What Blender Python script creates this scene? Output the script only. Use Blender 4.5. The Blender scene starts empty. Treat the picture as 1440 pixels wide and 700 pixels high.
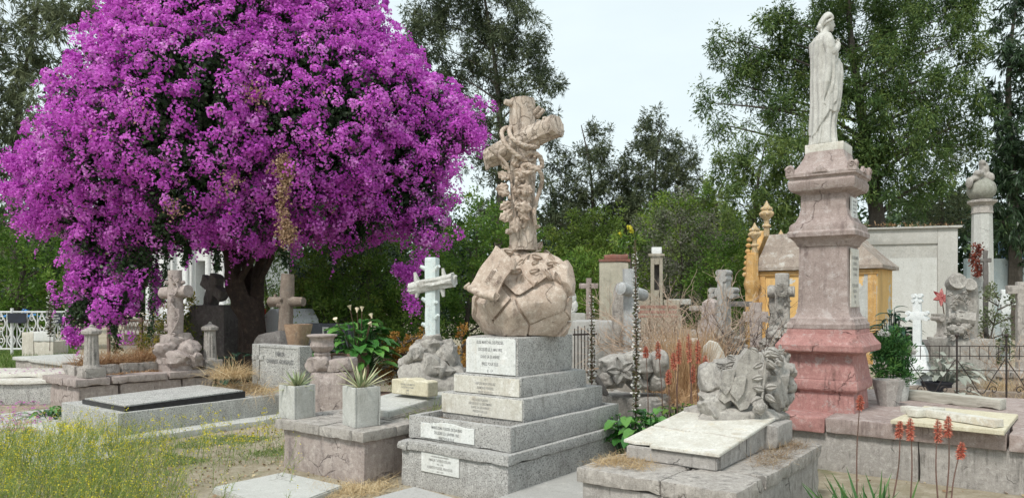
import bpy, bmesh, math, random
import numpy as np
from mathutils import Vector, Matrix, noise as mn
from mathutils.bvhtree import BVHTree
random.seed(7)
rng = np.random.default_rng(11)
sc = bpy.context.scene
COL = sc.collection
R = math.radians
FX, HZ, EYE = 1040.0, 422.0, 1.6
def W(px, py, Y):
    return Vector(((px-720)/FX*Y, Y, EYE+(HZ-py)/FX*Y))
def G(px, py, z=0.0):
    return W(px, py, (EYE-z)*FX/(py-HZ))
TH = R(-37.2)
AX = Vector((-math.sin(TH), math.cos(TH), 0))     # grave axis, away to the right
BX = Vector((-math.cos(TH), -math.sin(TH), 0))    # away to the left
def T(x, y, z=0): return Matrix.Translation((x, y, z))
def RZ(a): return Matrix.Rotation(a, 4, 'Z')
def RX(a): return Matrix.Rotation(a, 4, 'X')
def RY(a): return Matrix.Rotation(a, 4, 'Y')
def frame(loc, rz=TH): return Matrix.Translation(loc) @ RZ(rz)

# ------------------------------------------------------------------ materials
MATS = {}
class NT:
    def __init__(s, name, rough=.85, spec=.3):
        m = bpy.data.materials.new(name); m.use_nodes = True
        s.m = m; s.t = m.node_tree; s.t.nodes.clear()
        s.out = s.n('ShaderNodeOutputMaterial'); s.b = s.n('ShaderNodeBsdfPrincipled')
        s.b.inputs['Roughness'].default_value = rough
        s.b.inputs['Specular IOR Level'].default_value = spec
        s.l(s.b.outputs[0], s.out.inputs[0])
        tc = s.n('ShaderNodeTexCoord'); s.co = tc.outputs['Object']
        MATS[name] = m
    def n(s, k): return s.t.nodes.new(k)
    def l(s, a, b): s.t.links.new(a, b)
    def mapc(s, scale):
        mp = s.n('ShaderNodeMapping'); s.l(s.co, mp.inputs[0]); mp.inputs['Scale'].default_value = scale
        return mp.outputs[0]
    def noise(s, scale, detail=4, rough=.6, co=None, dist=0):
        n = s.n('ShaderNodeTexNoise'); n.inputs['Scale'].default_value = scale
        n.inputs['Detail'].default_value = detail; n.inputs['Roughness'].default_value = rough
        n.inputs['Distortion'].default_value = dist
        s.l(co or s.co, n.inputs['Vector']); return n.outputs[0]
    def vor(s, scale, feat='F1', co=None, out='Distance'):
        n = s.n('ShaderNodeTexVoronoi'); n.feature = feat; n.inputs['Scale'].default_value = scale
        s.l(co or s.co, n.inputs['Vector']); return n.outputs[out]
    def ramp(s, f, a, b, v0=0., v1=1.):
        r = s.n('ShaderNodeMapRange'); r.inputs[1].default_value = a; r.inputs[2].default_value = b
        r.inputs[3].default_value = v0; r.inputs[4].default_value = v1
        s.l(f, r.inputs[0]); return r.outputs[0]
    def mix(s, f, a, b, mode='MIX'):
        m = s.n('ShaderNodeMix'); m.data_type = 'RGBA'; m.blend_type = mode
        for i, v in ((6, a), (7, b)):
            if isinstance(v, tuple): m.inputs[i].default_value = (*v, 1)
            else: s.l(v, m.inputs[i])
        if isinstance(f, float): m.inputs[0].default_value = f
        else: s.l(f, m.inputs[0])
        return m.outputs[2]
    def math(s, op, a, b):
        m = s.n('ShaderNodeMath'); m.operation = op
        for i, v in ((0, a), (1, b)):
            if isinstance(v, (int, float)): m.inputs[i].default_value = v
            else: s.l(v, m.inputs[i])
        return m.outputs[0]
    def color(s, c): s.l(c, s.b.inputs['Base Color'])
    def bump(s, h, strength=.4, dist=.01):
        b = s.n('ShaderNodeBump'); b.inputs['Strength'].default_value = strength
        b.inputs['Distance'].default_value = dist; s.l(h, b.inputs['Height']); s.l(b.outputs[0], s.b.inputs['Normal'])

def stone(name, base, dark, light, k=1., speck=None, sp_amt=.5, stain=(.12, .11, .1), st=.5, bump=.5, rough=.9, lich=None, cracks=0, incise=0):
    t = NT(name, rough, .25)
    big = t.noise(1.7*k, 4, .6); mid = t.noise(11*k, 8, .72); fine = t.noise(70*k, 5, .75)
    c = t.mix(t.ramp(big, .38, .62), t.mix(.5, dark, base), base)
    c = t.mix(t.ramp(mid, .52, .66), c, light)
    c = t.mix(t.math('MULTIPLY', t.ramp(mid, .47, .36), .75), c, dark)
    c = t.mix(t.math('MULTIPLY', t.ramp(fine, .54, .64), .5), c, tuple(x*.55 for x in dark))
    c = t.mix(t.math('MULTIPLY', t.ramp(fine, .46, .36), .35), c, tuple(min(1, x*1.15) for x in light))
    if speck:
        v = t.noise(95*k, 2, .75); v2 = t.noise(70*k, 2, .7)
        c = t.mix(t.math('MULTIPLY', t.ramp(v, .535, .60), sp_amt), c, speck)
        c = t.mix(t.math('MULTIPLY', t.ramp(v2, .58, .66), sp_amt*.9), c, tuple(min(1, x*1.35) for x in light))
    if st > 0:
        stv = t.noise(1., 7, .75, co=t.mapc((11*k, 11*k, 1.*k)))
        pat = t.noise(2.3*k, 10, .78, dist=.3)
        m = t.math('MULTIPLY', t.ramp(stv, .50, .66), t.ramp(pat, .42, .60))
        c = t.mix(t.math('MULTIPLY', m, min(1, st*1.5)), c, stain)
        pn = t.noise(4.1*k, 12, .8, dist=.2)
        c = t.mix(t.math('MULTIPLY', t.ramp(pn, .565, .60), st*.75), c, tuple(x*1.5 for x in stain))
        pit = t.noise(34*k, 6, .8)
        c = t.mix(t.math('MULTIPLY', t.ramp(pit, .62, .67), st), c, tuple(x*.6 for x in stain))
    if lich:
        ln = t.noise(5.5*k, 10, .8, dist=.3)
        c = t.mix(t.math('MULTIPLY', t.ramp(ln, .57, .60), .7), c, lich)
    h = t.math('ADD', t.math('MULTIPLY', mid, 1.), t.math('MULTIPLY', fine, .6))
    if speck: h = t.math('ADD', h, t.math('MULTIPLY', v, .25))
    if cracks:
        wc = t.n('ShaderNodeVectorMath'); wc.operation = 'ADD'
        nn = t.n('ShaderNodeTexNoise'); nn.inputs['Scale'].default_value = 5*k; nn.inputs['Detail'].default_value = 5; t.l(t.co, nn.inputs['Vector'])
        sc_v = t.n('ShaderNodeVectorMath'); sc_v.operation = 'SCALE'; sc_v.inputs[3].default_value = .28/k; t.l(nn.outputs['Color'], sc_v.inputs[0])
        t.l(t.co, wc.inputs[0]); t.l(sc_v.outputs[0], wc.inputs[1])
        e = t.vor(cracks, 'DISTANCE_TO_EDGE', co=wc.outputs[0]); gate = t.ramp(t.noise(1.9*k, 3), .52, .60)
        cr = t.math('MULTIPLY', t.ramp(e, .010, .002), gate)
        c = t.mix(t.math('MULTIPLY', cr, .7), c, tuple(x*.7 for x in stain)); h = t.math('SUBTRACT', h, t.math('MULTIPLY', cr, 1.6))
    if incise:
        nn = t.n('ShaderNodeTexNoise'); nn.inputs['Scale'].default_value = 7; nn.inputs['Detail'].default_value = 3; t.l(t.co, nn.inputs['Vector'])
        sc_v = t.n('ShaderNodeVectorMath'); sc_v.operation = 'SCALE'; sc_v.inputs[3].default_value = .12; t.l(nn.outputs['Color'], sc_v.inputs[0])
        wc = t.n('ShaderNodeVectorMath'); wc.operation = 'ADD'; t.l(t.co, wc.inputs[0]); t.l(sc_v.outputs[0], wc.inputs[1])
        mp = t.n('ShaderNodeMapping'); mp.inputs['Scale'].default_value = (incise*1.7, incise*1.7, incise*.7); t.l(wc.outputs[0], mp.inputs[0])
        e = t.vor(1., 'DISTANCE_TO_EDGE', co=mp.outputs[0]); cr = t.ramp(e, .06, .015)
        c = t.mix(t.math('MULTIPLY', cr, .38), c, tuple(x*1.2 for x in stain)); h = t.math('SUBTRACT', h, t.math('MULTIPLY', cr, .9))
    t.color(c)
    t.bump(h, min(1., bump*1.2), .014/k)
    return t.m
def flat(name, c, c2=None, rough=.6, k=12, metal=0, spec=.4, bump=.2):
    t = NT(name, rough, spec); t.b.inputs['Metallic'].default_value = metal
    c2 = c2 or tuple(x*.7 for x in c)
    n = t.noise(k, 5, .65); t.color(t.mix(t.ramp(n, .38, .62), c2, c)); t.bump(n, bump, .005)
    return t.m
def leafmat(name, stops, trans=.25, rough=.55, spec=.3):
    """stops: list of (pos, colour) over the per-leaf value 'tint'"""
    t = NT(name, rough, spec)
    at = t.n('ShaderNodeAttribute'); at.attribute_name = 'tint'
    r = t.n('ShaderNodeValToRGB'); t.l(at.outputs['Fac'], r.inputs[0])
    el = r.color_ramp.elements
    while len(el) < len(stops): el.new(.5)
    for e, (p, c) in zip(el, stops): e.position = p; e.color = (*c, 1)
    t.l(r.outputs[0], t.b.inputs['Base Color'])
    if trans > 0:
        tr = t.n('ShaderNodeBsdfTranslucent'); t.l(r.outputs[0], tr.inputs[0])
        mx = t.n('ShaderNodeMixShader'); mx.inputs[0].default_value = trans
        t.l(t.b.outputs[0], mx.inputs[1]); t.l(tr.outputs[0], mx.inputs[2]); t.l(mx.outputs[0], t.out.inputs[0])
    return t.m

granite = stone('granite', (.44,.43,.41), (.36,.35,.335), (.55,.54,.52), 1, speck=(.085,.082,.08), sp_amt=.85, st=.45, bump=.3)
granite_side = granite
granite_fine = stone('fine_granite', (.46,.455,.43), (.37,.365,.345), (.56,.55,.52), .8, speck=(.11,.11,.105), sp_amt=.85, st=.4, bump=.3)
sandstone = stone('warm_sandstone', (.55,.45,.37), (.38,.285,.225), (.69,.61,.53), 1.8, st=.6, stain=(.15,.115,.095), bump=.8, cracks=3.)
sandlog = stone('sandstone_bark', (.55,.465,.39), (.42,.335,.27), (.67,.59,.52), 1.8, st=.7, stain=(.15,.115,.095), bump=.8, incise=7)
greystone = stone('weathered_stone', (.44,.405,.37), (.29,.265,.24), (.56,.52,.48), 1.6, st=.85, stain=(.09,.085,.08), bump=.9, cracks=2.4)
carved = stone('carved_grey_stone', (.41,.385,.35), (.27,.25,.23), (.52,.49,.45), 2.2, st=.8, stain=(.11,.105,.10), bump=.9, lich=(.52,.50,.45))
mauve = stone('mauve_stone', (.43,.365,.335), (.30,.25,.23), (.54,.475,.44), 1.7, st=.7, stain=(.12,.10,.10), bump=.7, cracks=2.2)
shaftstone = stone('pink_grey_stone', (.38,.31,.285), (.28,.22,.20), (.48,.41,.385), 1.3, st=.7, stain=(.16,.12,.11), bump=.45, lich=(.46,.41,.39), cracks=1.3)
marble = stone('old_marble', (.66,.64,.58), (.50,.47,.40), (.76,.745,.70), .9, st=.45, stain=(.36,.29,.21), bump=.2, rough=.6, lich=(.60,.54,.42))
marble_w = stone('white_marble', (.72,.73,.71), (.58,.585,.555), (.79,.79,.775), .9, st=.28, stain=(.45,.40,.34), bump=.1, rough=.5)
statue_m = stone('statue_marble', (.58,.57,.53), (.43,.42,.39), (.66,.65,.61), 1.8, st=.65, stain=(.27,.26,.24), bump=.3, rough=.75)
concrete = stone('concrete', (.44,.43,.41), (.35,.34,.32), (.52,.51,.48), 1, st=.4, stain=(.17,.16,.14), bump=.5)
concrete_lt = stone('pale_concrete', (.52,.52,.49), (.43,.43,.40), (.60,.60,.57), 1, st=.35, stain=(.22,.21,.18), bump=.4, cracks=1.6)
blockcon = stone('rough_render', (.44,.41,.38), (.30,.28,.26), (.56,.53,.50), 2., speck=(.18,.17,.17), sp_amt=.4, st=.7, stain=(.14,.13,.12), bump=1., cracks=2.0)
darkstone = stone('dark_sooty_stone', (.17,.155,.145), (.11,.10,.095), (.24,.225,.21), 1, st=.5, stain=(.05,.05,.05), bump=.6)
blackstone = flat('black_polished_stone', (.035,.035,.04), (.02,.02,.022), .35, 20)
def red_paint():
    m = stone('peeling_red_paint', (.44,.23,.21), (.34,.17,.155), (.52,.33,.305), 1.5, st=.75, stain=(.15,.085,.075), bump=.7, rough=.85, lich=(.42,.36,.34), cracks=1.9)
    return m
redpaint = red_paint()
def ochre_mat():
    t = NT('ochre_plaster', .85, .25)
    n = t.noise(1.1, 6, .65); f = t.noise(9, 6, .7)
    c = t.mix(t.ramp(n, .35, .65), (.64,.40,.15), (.74,.49,.21))
    c = t.mix(t.math('MULTIPLY', t.ramp(f, .5, .7), .4), c, (.50,.30,.12))
    p = t.noise(.95, 8, .62, dist=.35)
    c = t.mix(t.ramp(p, .545, .552), c, (.55,.55,.52))
    st = t.noise(1, 6, .7, co=t.mapc((3, 3, .4)))
    c = t.mix(t.math('MULTIPLY', t.ramp(st, .52, .74), .5), c, (.25,.19,.13))
    t.color(c); t.bump(p, .4, .02); return t.m
ochre = ochre_mat()
ochre_trim = stone('ochre_trim', (.60,.36,.13), (.45,.26,.10), (.62,.48,.30), .8, st=.4, stain=(.2,.16,.12), bump=.5)
roofst = stone('roof_stone', (.36,.30,.25), (.25,.20,.17), (.50,.46,.41), .5, st=.5, stain=(.14,.12,.11), bump=.6, lich=(.52,.50,.47))
render_w = stone('old_render', (.50,.49,.46), (.43,.42,.39), (.56,.55,.52), .35, st=.25, stain=(.3,.29,.26), bump=.3, lich=(.42,.40,.36))
render_p = stone('smooth_render', (.60,.60,.575), (.55,.55,.52), (.64,.64,.62), .3, st=.2, stain=(.36,.34,.31), bump=.15)
bluewall = stone('pale_blue_render', (.50,.57,.58), (.43,.50,.52), (.57,.62,.62), .3, st=.3, stain=(.3,.33,.34), bump=.2)
whitewash = stone('whitewash', (.76,.77,.76), (.66,.67,.66), (.82,.82,.81), .4, st=.2, stain=(.4,.4,.38), bump=.2)
creamwall = stone('cream_render', (.48,.45,.36), (.38,.35,.28), (.56,.52,.43), .5, st=.5, stain=(.2,.19,.16), bump=.4)
brickred = stone('red_brown_stone', (.26,.12,.09), (.17,.08,.065), (.34,.18,.14), 1, st=.4, bump=.5)
white_paint = stone('chalky_white_paint', (.74,.77,.77), (.62,.65,.65), (.82,.83,.82), 1, st=.3, stain=(.38,.37,.34), bump=.3)
paleblue_paint = stone('pale_blue_white_paint', (.66,.74,.73), (.50,.58,.58), (.76,.79,.77), 1.6, st=.5, stain=(.30,.28,.24), bump=.5)
peelwood = stone('flaking_white_paint', (.62,.62,.58), (.38,.36,.33), (.74,.74,.71), 2., st=.8, stain=(.22,.20,.17), bump=.8)
cream_marble = stone('cream_marble', (.62,.57,.43), (.52,.47,.34), (.70,.66,.54), 1, st=.3, stain=(.33,.28,.17), bump=.15)
ink = flat('engraved_ink', (.24,.24,.24), (.12,.12,.125), .8)
inkfaint = flat('faded_lettering', (.30,.29,.28), (.24,.23,.22), .8)
inkbrown = flat('worn_lettering', (.20,.15,.12), (.14,.10,.08), .8)
iron = flat('rusty_black_iron', (.03,.028,.028), (.05,.032,.025), .6, 30)
signdark = flat('dark_sign_enamel', (.025,.03,.05), (.02,.022,.03), .5, 5)
ironwhite = flat('white_painted_iron', (.75,.76,.76), (.6,.61,.6), .5)
bluefab = flat('blue_canopy', (.06,.25,.6), (.04,.2,.5), .7)
blackpl = flat('black_plastic', (.012,.012,.018), (.02,.02,.028), .45)
terra = stone('terracotta', (.38,.255,.17), (.28,.18,.12), (.46,.35,.25), 2, st=.5, bump=.5)
soil = flat('dry_soil', (.16,.12,.085), (.09,.07,.05), .95, 30, bump=1.)
bark = stone('dark_bark', (.055,.038,.03), (.03,.022,.018), (.09,.065,.05), 1, st=.4, stain=(.02,.02,.02), bump=1.)
bark_g = stone('grey_bark', (.10,.085,.07), (.06,.05,.042), (.15,.13,.11), 1, st=.3, bump=1.)
def logs():
    t = NT('weathered_board', .85, .2)
    n = t.noise(1, 5, .7, co=t.mapc((3, 60, 40)))
    t.color(t.mix(t.ramp(n, .4, .65), (.36,.34,.29), (.56,.54,.48))); t.bump(n, .6, .01); return t.m
board_m = logs()
# foliage
M_boug = leafmat('magenta_bracts', [(0,(.42,.045,.42)),(.35,(.65,.12,.64)),(.7,(.78,.23,.77)),(.93,(.86,.42,.85)),(1,(.45,.27,.20))], .42, .6, .15)
M_bleaf = leafmat('dark_glossy_leaves', [(0,(.015,.032,.014)),(.6,(.035,.075,.025)),(.9,(.07,.13,.035)),(1,(.25,.20,.10))], .2, .45, .4)
M_dryflower = leafmat('dry_bracts', [(0,(.30,.19,.11)),(1,(.52,.36,.24))], .3)
M_cas = leafmat('casuarina_needles', [(0,(.035,.055,.028)),(.5,(.085,.11,.055)),(1,(.16,.18,.09))], .2)
M_cas2 = leafmat('olive_needles', [(0,(.06,.085,.045)),(.5,(.13,.155,.08)),(1,(.22,.24,.13))], .25)
M_pine = leafmat('green_needles', [(0,(.028,.06,.018)),(.5,(.075,.135,.035)),(1,(.18,.24,.06))], .25)
M_lime = leafmat('bright_green_leaves', [(0,(.045,.10,.015)),(.5,(.12,.23,.035)),(1,(.28,.36,.07))], .35)
M_ever = leafmat('evergreen_leaves', [(0,(.018,.038,.018)),(.6,(.045,.085,.034)),(1,(.10,.16,.055))], .15, .4, .4)
M_olive = leafmat('olive_grey_leaves', [(0,(.065,.085,.04)),(.5,(.13,.16,.075)),(1,(.23,.25,.14))], .25)
M_haze = leafmat('grey_olive_twigs', [(0,(.06,.075,.04)),(.4,(.12,.15,.07)),(.6,(.20,.19,.16)),(1,(.33,.31,.28))], .15)
M_grey = leafmat('dry_twig_haze', [(0,(.13,.115,.10)),(1,(.27,.25,.22))], .1)
M_yel = leafmat('yellow_green_leaves', [(0,(.06,.10,.02)),(.5,(.13,.20,.03)),(.9,(.30,.33,.07)),(1,(.62,.50,.10))], .35)
M_orange = leafmat('rusty_orange_leaves', [(0,(.22,.10,.02)),(.5,(.42,.22,.05)),(1,(.55,.36,.10))], .3)
M_lily = leafmat('glossy_lily_leaves', [(0,(.03,.11,.025)),(.6,(.07,.22,.045)),(1,(.15,.34,.07))], .25, .3, .5)
M_acan = leafmat('blue_green_leaves', [(0,(.015,.045,.03)),(.6,(.03,.085,.05)),(1,(.06,.13,.08))], .2, .35, .4)
M_straw = leafmat('straw', [(0,(.34,.22,.11)),(.5,(.55,.40,.22)),(1,(.74,.62,.40))], .25)
M_rust = leafmat('rusty_dry_leaves', [(0,(.22,.12,.06)),(.5,(.42,.25,.13)),(1,(.60,.42,.25))], .2)
M_grass = leafmat('green_grass_blades', [(0,(.06,.12,.025)),(.5,(.14,.24,.05)),(1,(.33,.38,.13))], .3)
M_weed = leafmat('weed_stems', [(0,(.10,.17,.035)),(.5,(.22,.30,.07)),(1,(.42,.42,.18))], .3)
M_wflow = leafmat('small_yellow_flowers', [(0,(.55,.46,.02)),(1,(.80,.72,.08))], .35)
M_spikeb = leafmat('spike_bracts', [(0,(.04,.05,.02)),(.6,(.09,.10,.035)),(1,(.14,.10,.06))], .15)
M_white = leafmat('white_petals', [(0,(.60,.58,.55)),(1,(.82,.81,.78))], .3)
M_aloe = leafmat('coral_aloe_flowers', [(0,(.45,.10,.07)),(.6,(.60,.20,.13)),(1,(.70,.36,.26))], .25)
M_stem = leafmat('brown_stems', [(0,(.13,.08,.06)),(1,(.26,.17,.13))], 0)
M_agave = leafmat('striped_agave_leaves', [(0,(.14,.20,.09)),(.55,(.30,.36,.20)),(.8,(.62,.58,.36)),(1,(.28,.20,.14))], .15, .5)
M_red = leafmat('red_flowers', [(0,(.35,.01,.015)),(1,(.6,.04,.04))], .3)
M_petal = leafmat('fallen_petals', [(0,(.35,.07,.33)),(.7,(.55,.16,.45)),(1,(.5,.35,.3))], .2)
M_litter = leafmat('leaf_litter', [(0,(.12,.075,.04)),(.5,(.32,.22,.13)),(1,(.55,.45,.28))], .1)
M_silver = leafmat('silver_leaves', [(0,(.22,.24,.20)),(1,(.45,.46,.40))], .15)

# ------------------------------------------------------------------ mesh builder
def nz(v, s=1., seed=0): return mn.noise_vector(Vector(v)*s+Vector((seed*7.3, seed*3.1, seed*1.7)))
class MB:
    def __init__(s, M=None): s.v = []; s.f = []; s.mi = []; s.M = M or Matrix.Identity(4); s.cur = 0
    def add(s, vs, fs, M=None, mi=None):
        M = s.M @ M if M is not None else s.M
        o = len(s.v); s.v.extend([M @ Vector(v) for v in vs])
        s.f.extend([tuple(i+o for i in f) for f in fs]); s.mi.extend([s.cur if mi is None else mi]*len(fs))
    def bm(s, b, M=None, mi=None):
        b.verts.index_update()
        s.add([v.co.copy() for v in b.verts], [[v.index for v in f.verts] for f in b.faces], M, mi); b.free()
    def box(s, x0, x1, y0, y1, z0, z1, bev=.006, M=None, mi=None, taper=0):
        b = bmesh.new(); bmesh.ops.create_cube(b, size=1)
        for v in b.verts:
            t = (v.co.z+.5); k = 1-taper*t
            v.co = Vector(((x0+x1)/2+v.co.x*(x1-x0)*k, (y0+y1)/2+v.co.y*(y1-y0)*k, z0+(z1-z0)*t))
        if bev > 0: bmesh.ops.bevel(b, geom=b.edges[:], offset=bev, segments=2, affect='EDGES', profile=.6)
        s.bm(b, M, mi)
    def rough(s, x0, x1, y0, y1, z0, z1, bev=.012, cell=.09, amp=.005, chip=.02, seed=0, M=None, mi=None):
        b = bmesh.new(); bmesh.ops.create_cube(b, size=1)
        for v in b.verts: v.co = Vector((x0 if v.co.x < 0 else x1, y0 if v.co.y < 0 else y1, z0 if v.co.z < 0 else z1))
        bmesh.ops.bevel(b, geom=b.edges[:], offset=bev, segments=2, affect='EDGES', profile=.6)
        for ax, (a, c) in enumerate(((x0, x1), (y0, y1), (z0, z1))):
            n = max(1, min(30, int(round((c-a)/cell))))
            for i in range(1, n):
                co = [0, 0, 0]; co[ax] = a+(c-a)*i/n; no = [0, 0, 0]; no[ax] = 1
                bmesh.ops.bisect_plane(b, geom=b.verts[:]+b.edges[:]+b.faces[:], plane_co=co, plane_no=no)
        lo = Vector((x0, y0, z0)); hi = Vector((x1, y1, z1)); c = (lo+hi)/2
        for v in b.verts:
            p = v.co.copy(); ne = sum(1 for i in range(3) if min(p[i]-lo[i], hi[i]-p[i]) < bev*1.1)
            n1 = nz(p, 3.1, seed); n2 = nz(p, 11, seed+5)
            v.co += n1*amp+n2*amp*.7
            if ne >= 2:
                k = max(0., mn.noise(p*6+Vector((seed, 0, 3)))-.05)*2.2*chip
                for i in range(3):
                    if min(p[i]-lo[i], hi[i]-p[i]) < bev*1.1: v.co[i] += k*(1 if p[i] < c[i] else -1)
        s.bm(b, M, mi)
    def prism(s, pts, th, M=None, mi=None, bev=0):
        """polygon in the local xz plane, thickness along y (0..th)"""
        b = bmesh.new(); f = b.faces.new([b.verts.new((p[0], 0, p[1])) for p in pts])
        r = bmesh.ops.extrude_face_region(b, geom=[f])
        for e in r['geom']:
            if isinstance(e, bmesh.types.BMVert): e.co.y += th
        bmesh.ops.recalc_face_normals(b, faces=b.faces[:])
        if bev > 0: bmesh.ops.bevel(b, geom=b.edges[:], offset=bev, segments=1, affect='EDGES')
        s.bm(b, M, mi)
    def tube(s, pts, rad, n=8, M=None, mi=None, cap=True, nf=None):
        pts = [Vector(p) for p in pts]; N = len(pts)
        if not hasattr(rad, '__len__'): rad = [rad]*N
        vs = []; fs = []; up = None
        for i, p in enumerate(pts):
            d = (pts[min(i+1, N-1)]-pts[max(i-1, 0)])
            if d.length < 1e-9: d = Vector((0, 0, 1))
            d.normalize()
            if up is None: up = d.orthogonal().normalized()
            up = (up-d*up.dot(d)); up = up.normalized() if up.length > 1e-6 else d.orthogonal().normalized()
            w = d.cross(up)
            for j in range(n):
                a = 2*math.pi*j/n; r = rad[i]*(nf(i, a, p) if nf else 1)
                vs.append(p+(up*math.cos(a)+w*math.sin(a))*r)
        for i in range(N-1):
            for j in range(n): fs.append((i*n+j, i*n+(j+1) % n, (i+1)*n+(j+1) % n, (i+1)*n+j))
        if cap: fs.append(tuple(range(n-1, -1, -1))); fs.append(tuple((N-1)*n+j for j in range(n)))
        s.add(vs, fs, M, mi)
    def lathe(s, prof, n=24, M=None, mi=None, sq=0, nf=None, rot=0):
        """prof: (r, z) list; sq=4 gives a square plan (r = half width)"""
        if sq: n = sq
        vs = []; fs = []
        for (r, z) in prof:
            for j in range(n):
                a = 2*math.pi*(j+.5 if sq else j)/n+rot
                rr = r/math.cos(math.pi/n) if sq else r
                if nf: rr *= nf(a, z)
                vs.append((rr*math.cos(a), rr*math.sin(a), z))
        for i in range(len(prof)-1):
            for j in range(n): fs.append((i*n+j, i*n+(j+1) % n, (i+1)*n+(j+1) % n, (i+1)*n+j))
        fs.append(tuple(range(n-1, -1, -1))); k = (len(prof)-1)*n; fs.append(tuple(k+j for j in range(n)))
        s.add(vs, fs, M, mi)
    def blob(s, c, r, sub=3, amp=.1, fr=3., seed=0, e=2., M=None, mi=None, cuts=0, zflat=None):
        b = bmesh.new(); bmesh.ops.create_icosphere(b, subdivisions=sub, radius=1)
        rs = random.Random(seed*13+5); c = Vector(c)
        pl = []
        for _ in range(cuts):
            d = Vector((rs.gauss(0, 1), rs.gauss(0, 1), rs.gauss(0, 1))).normalized(); pl.append((d, rs.uniform(.66, .92)))
        for v in b.verts:
            p = v.co.normalized(); L = (abs(p.x)**e+abs(p.y)**e+abs(p.z)**e)**(-1/e); q = p*L
            for d, k in pl:
                t = q.dot(d)
                if t > k: q -= d*(t-k)*.93
            q *= 1+mn.fractal(p*fr+Vector((seed*5.1, 0, 0)), .8, 2., 4)*amp
            v.co = Vector((q.x*r[0], q.y*r[1], q.z*r[2]))+c
            if zflat is not None and v.co.z < zflat: v.co.z = zflat
        s.bm(b, M, mi)
    def sweep_rope(s, pts, r, twist=9., n=15, M=None, mi=None):
        p = spline(pts, 14)
        L = 0; acc = [0]
        for i in range(1, len(p)): L += (p[i]-p[i-1]).length; acc.append(L)
        s.tube(p, r, n, M, mi, nf=lambda i, a, q: 1+.42*abs(math.cos(1.5*(a+acc[i]*twist/r*.1)))-.25)
    def build(s, name, mats, parent=None, at=None, smooth=True, angle=38):
        me = bpy.data.meshes.new(name)
        inv = (MX[parent.name] if parent is not None else (at or Matrix.Identity(4))).inverted()
        me.from_pydata([inv @ v for v in s.v], [], s.f)
        if not isinstance(mats, (list, tuple)): mats = [mats]
        for m in mats: me.materials.append(m)
        if len(mats) > 1: me.polygons.foreach_set('material_index', s.mi)
        if smooth:
            me.polygons.foreach_set('use_smooth', [True]*len(me.polygons)); me.set_sharp_from_angle(angle=R(angle))
        me.update()
        return link(name, me, parent, at)
MX = {}
def link(name, me, parent=None, at=None):
    o = bpy.data.objects.new(name, me); COL.objects.link(o)
    if parent is not None: o.parent = parent; MX[o.name] = MX[parent.name]
    else:
        M = at or Matrix.Identity(4); o.matrix_world = M; MX[o.name] = M
    return o
def tag(o, label=None, cat=None, group=None, kind=None):
    if label: o['label'] = label
    if cat: o['category'] = cat
    if group: o['group'] = group
    if kind: o['kind'] = kind
    return o
def thing(name, label, cat, M, group=None):
    if isinstance(M, Vector): M = Matrix.Translation(M)
    o = bpy.data.objects.new(name, None); COL.objects.link(o); o.empty_display_size = .1
    o.matrix_world = M; MX[o.name] = M
    return tag(o, label, cat, group)
def spline(pts, k=8):
    P = [Vector(p) for p in pts]; out = []
    for i in range(len(P)-1):
        a = P[max(i-1, 0)]; b = P[i]; c = P[i+1]; d = P[min(i+2, len(P)-1)]
        for j in range(k):
            t = j/k; out.append(.5*((2*b)+(c-a)*t+(2*a-5*b+4*c-d)*t*t+(3*b-a-3*c+d)*t**3))
    out.append(P[-1]); return out
def text_into(mb, lines, M, size, lead=1.35, sx=.72, mi=1, align='CENTER'):
    """M maps text plane (x right, y up) into place; letters are thin faces"""
    y = 0
    for ln in lines:
        if isinstance(ln, tuple): ln, k = ln
        else: k = 1
        if ln:
            cu = bpy.data.curves.new('t', 'FONT'); cu.body = ln; cu.size = size*k; cu.align_x = align
            cu.resolution_u = 2; cu.offset = .012*size
            ob = bpy.data.objects.new('t', cu); COL.objects.link(ob)
            bpy.context.view_layer.update()
            me = ob.evaluated_get(bpy.context.evaluated_depsgraph_get()).to_mesh()
            vs = [Vector((v.co.x*sx, v.co.y+y-size*k, 0)) for v in me.vertices]
            mb.add(vs, [tuple(p.vertices) for p in me.polygons], M, mi)
            bpy.data.objects.remove(ob); bpy.data.curves.remove(cu)
        y -= size*k*lead
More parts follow.
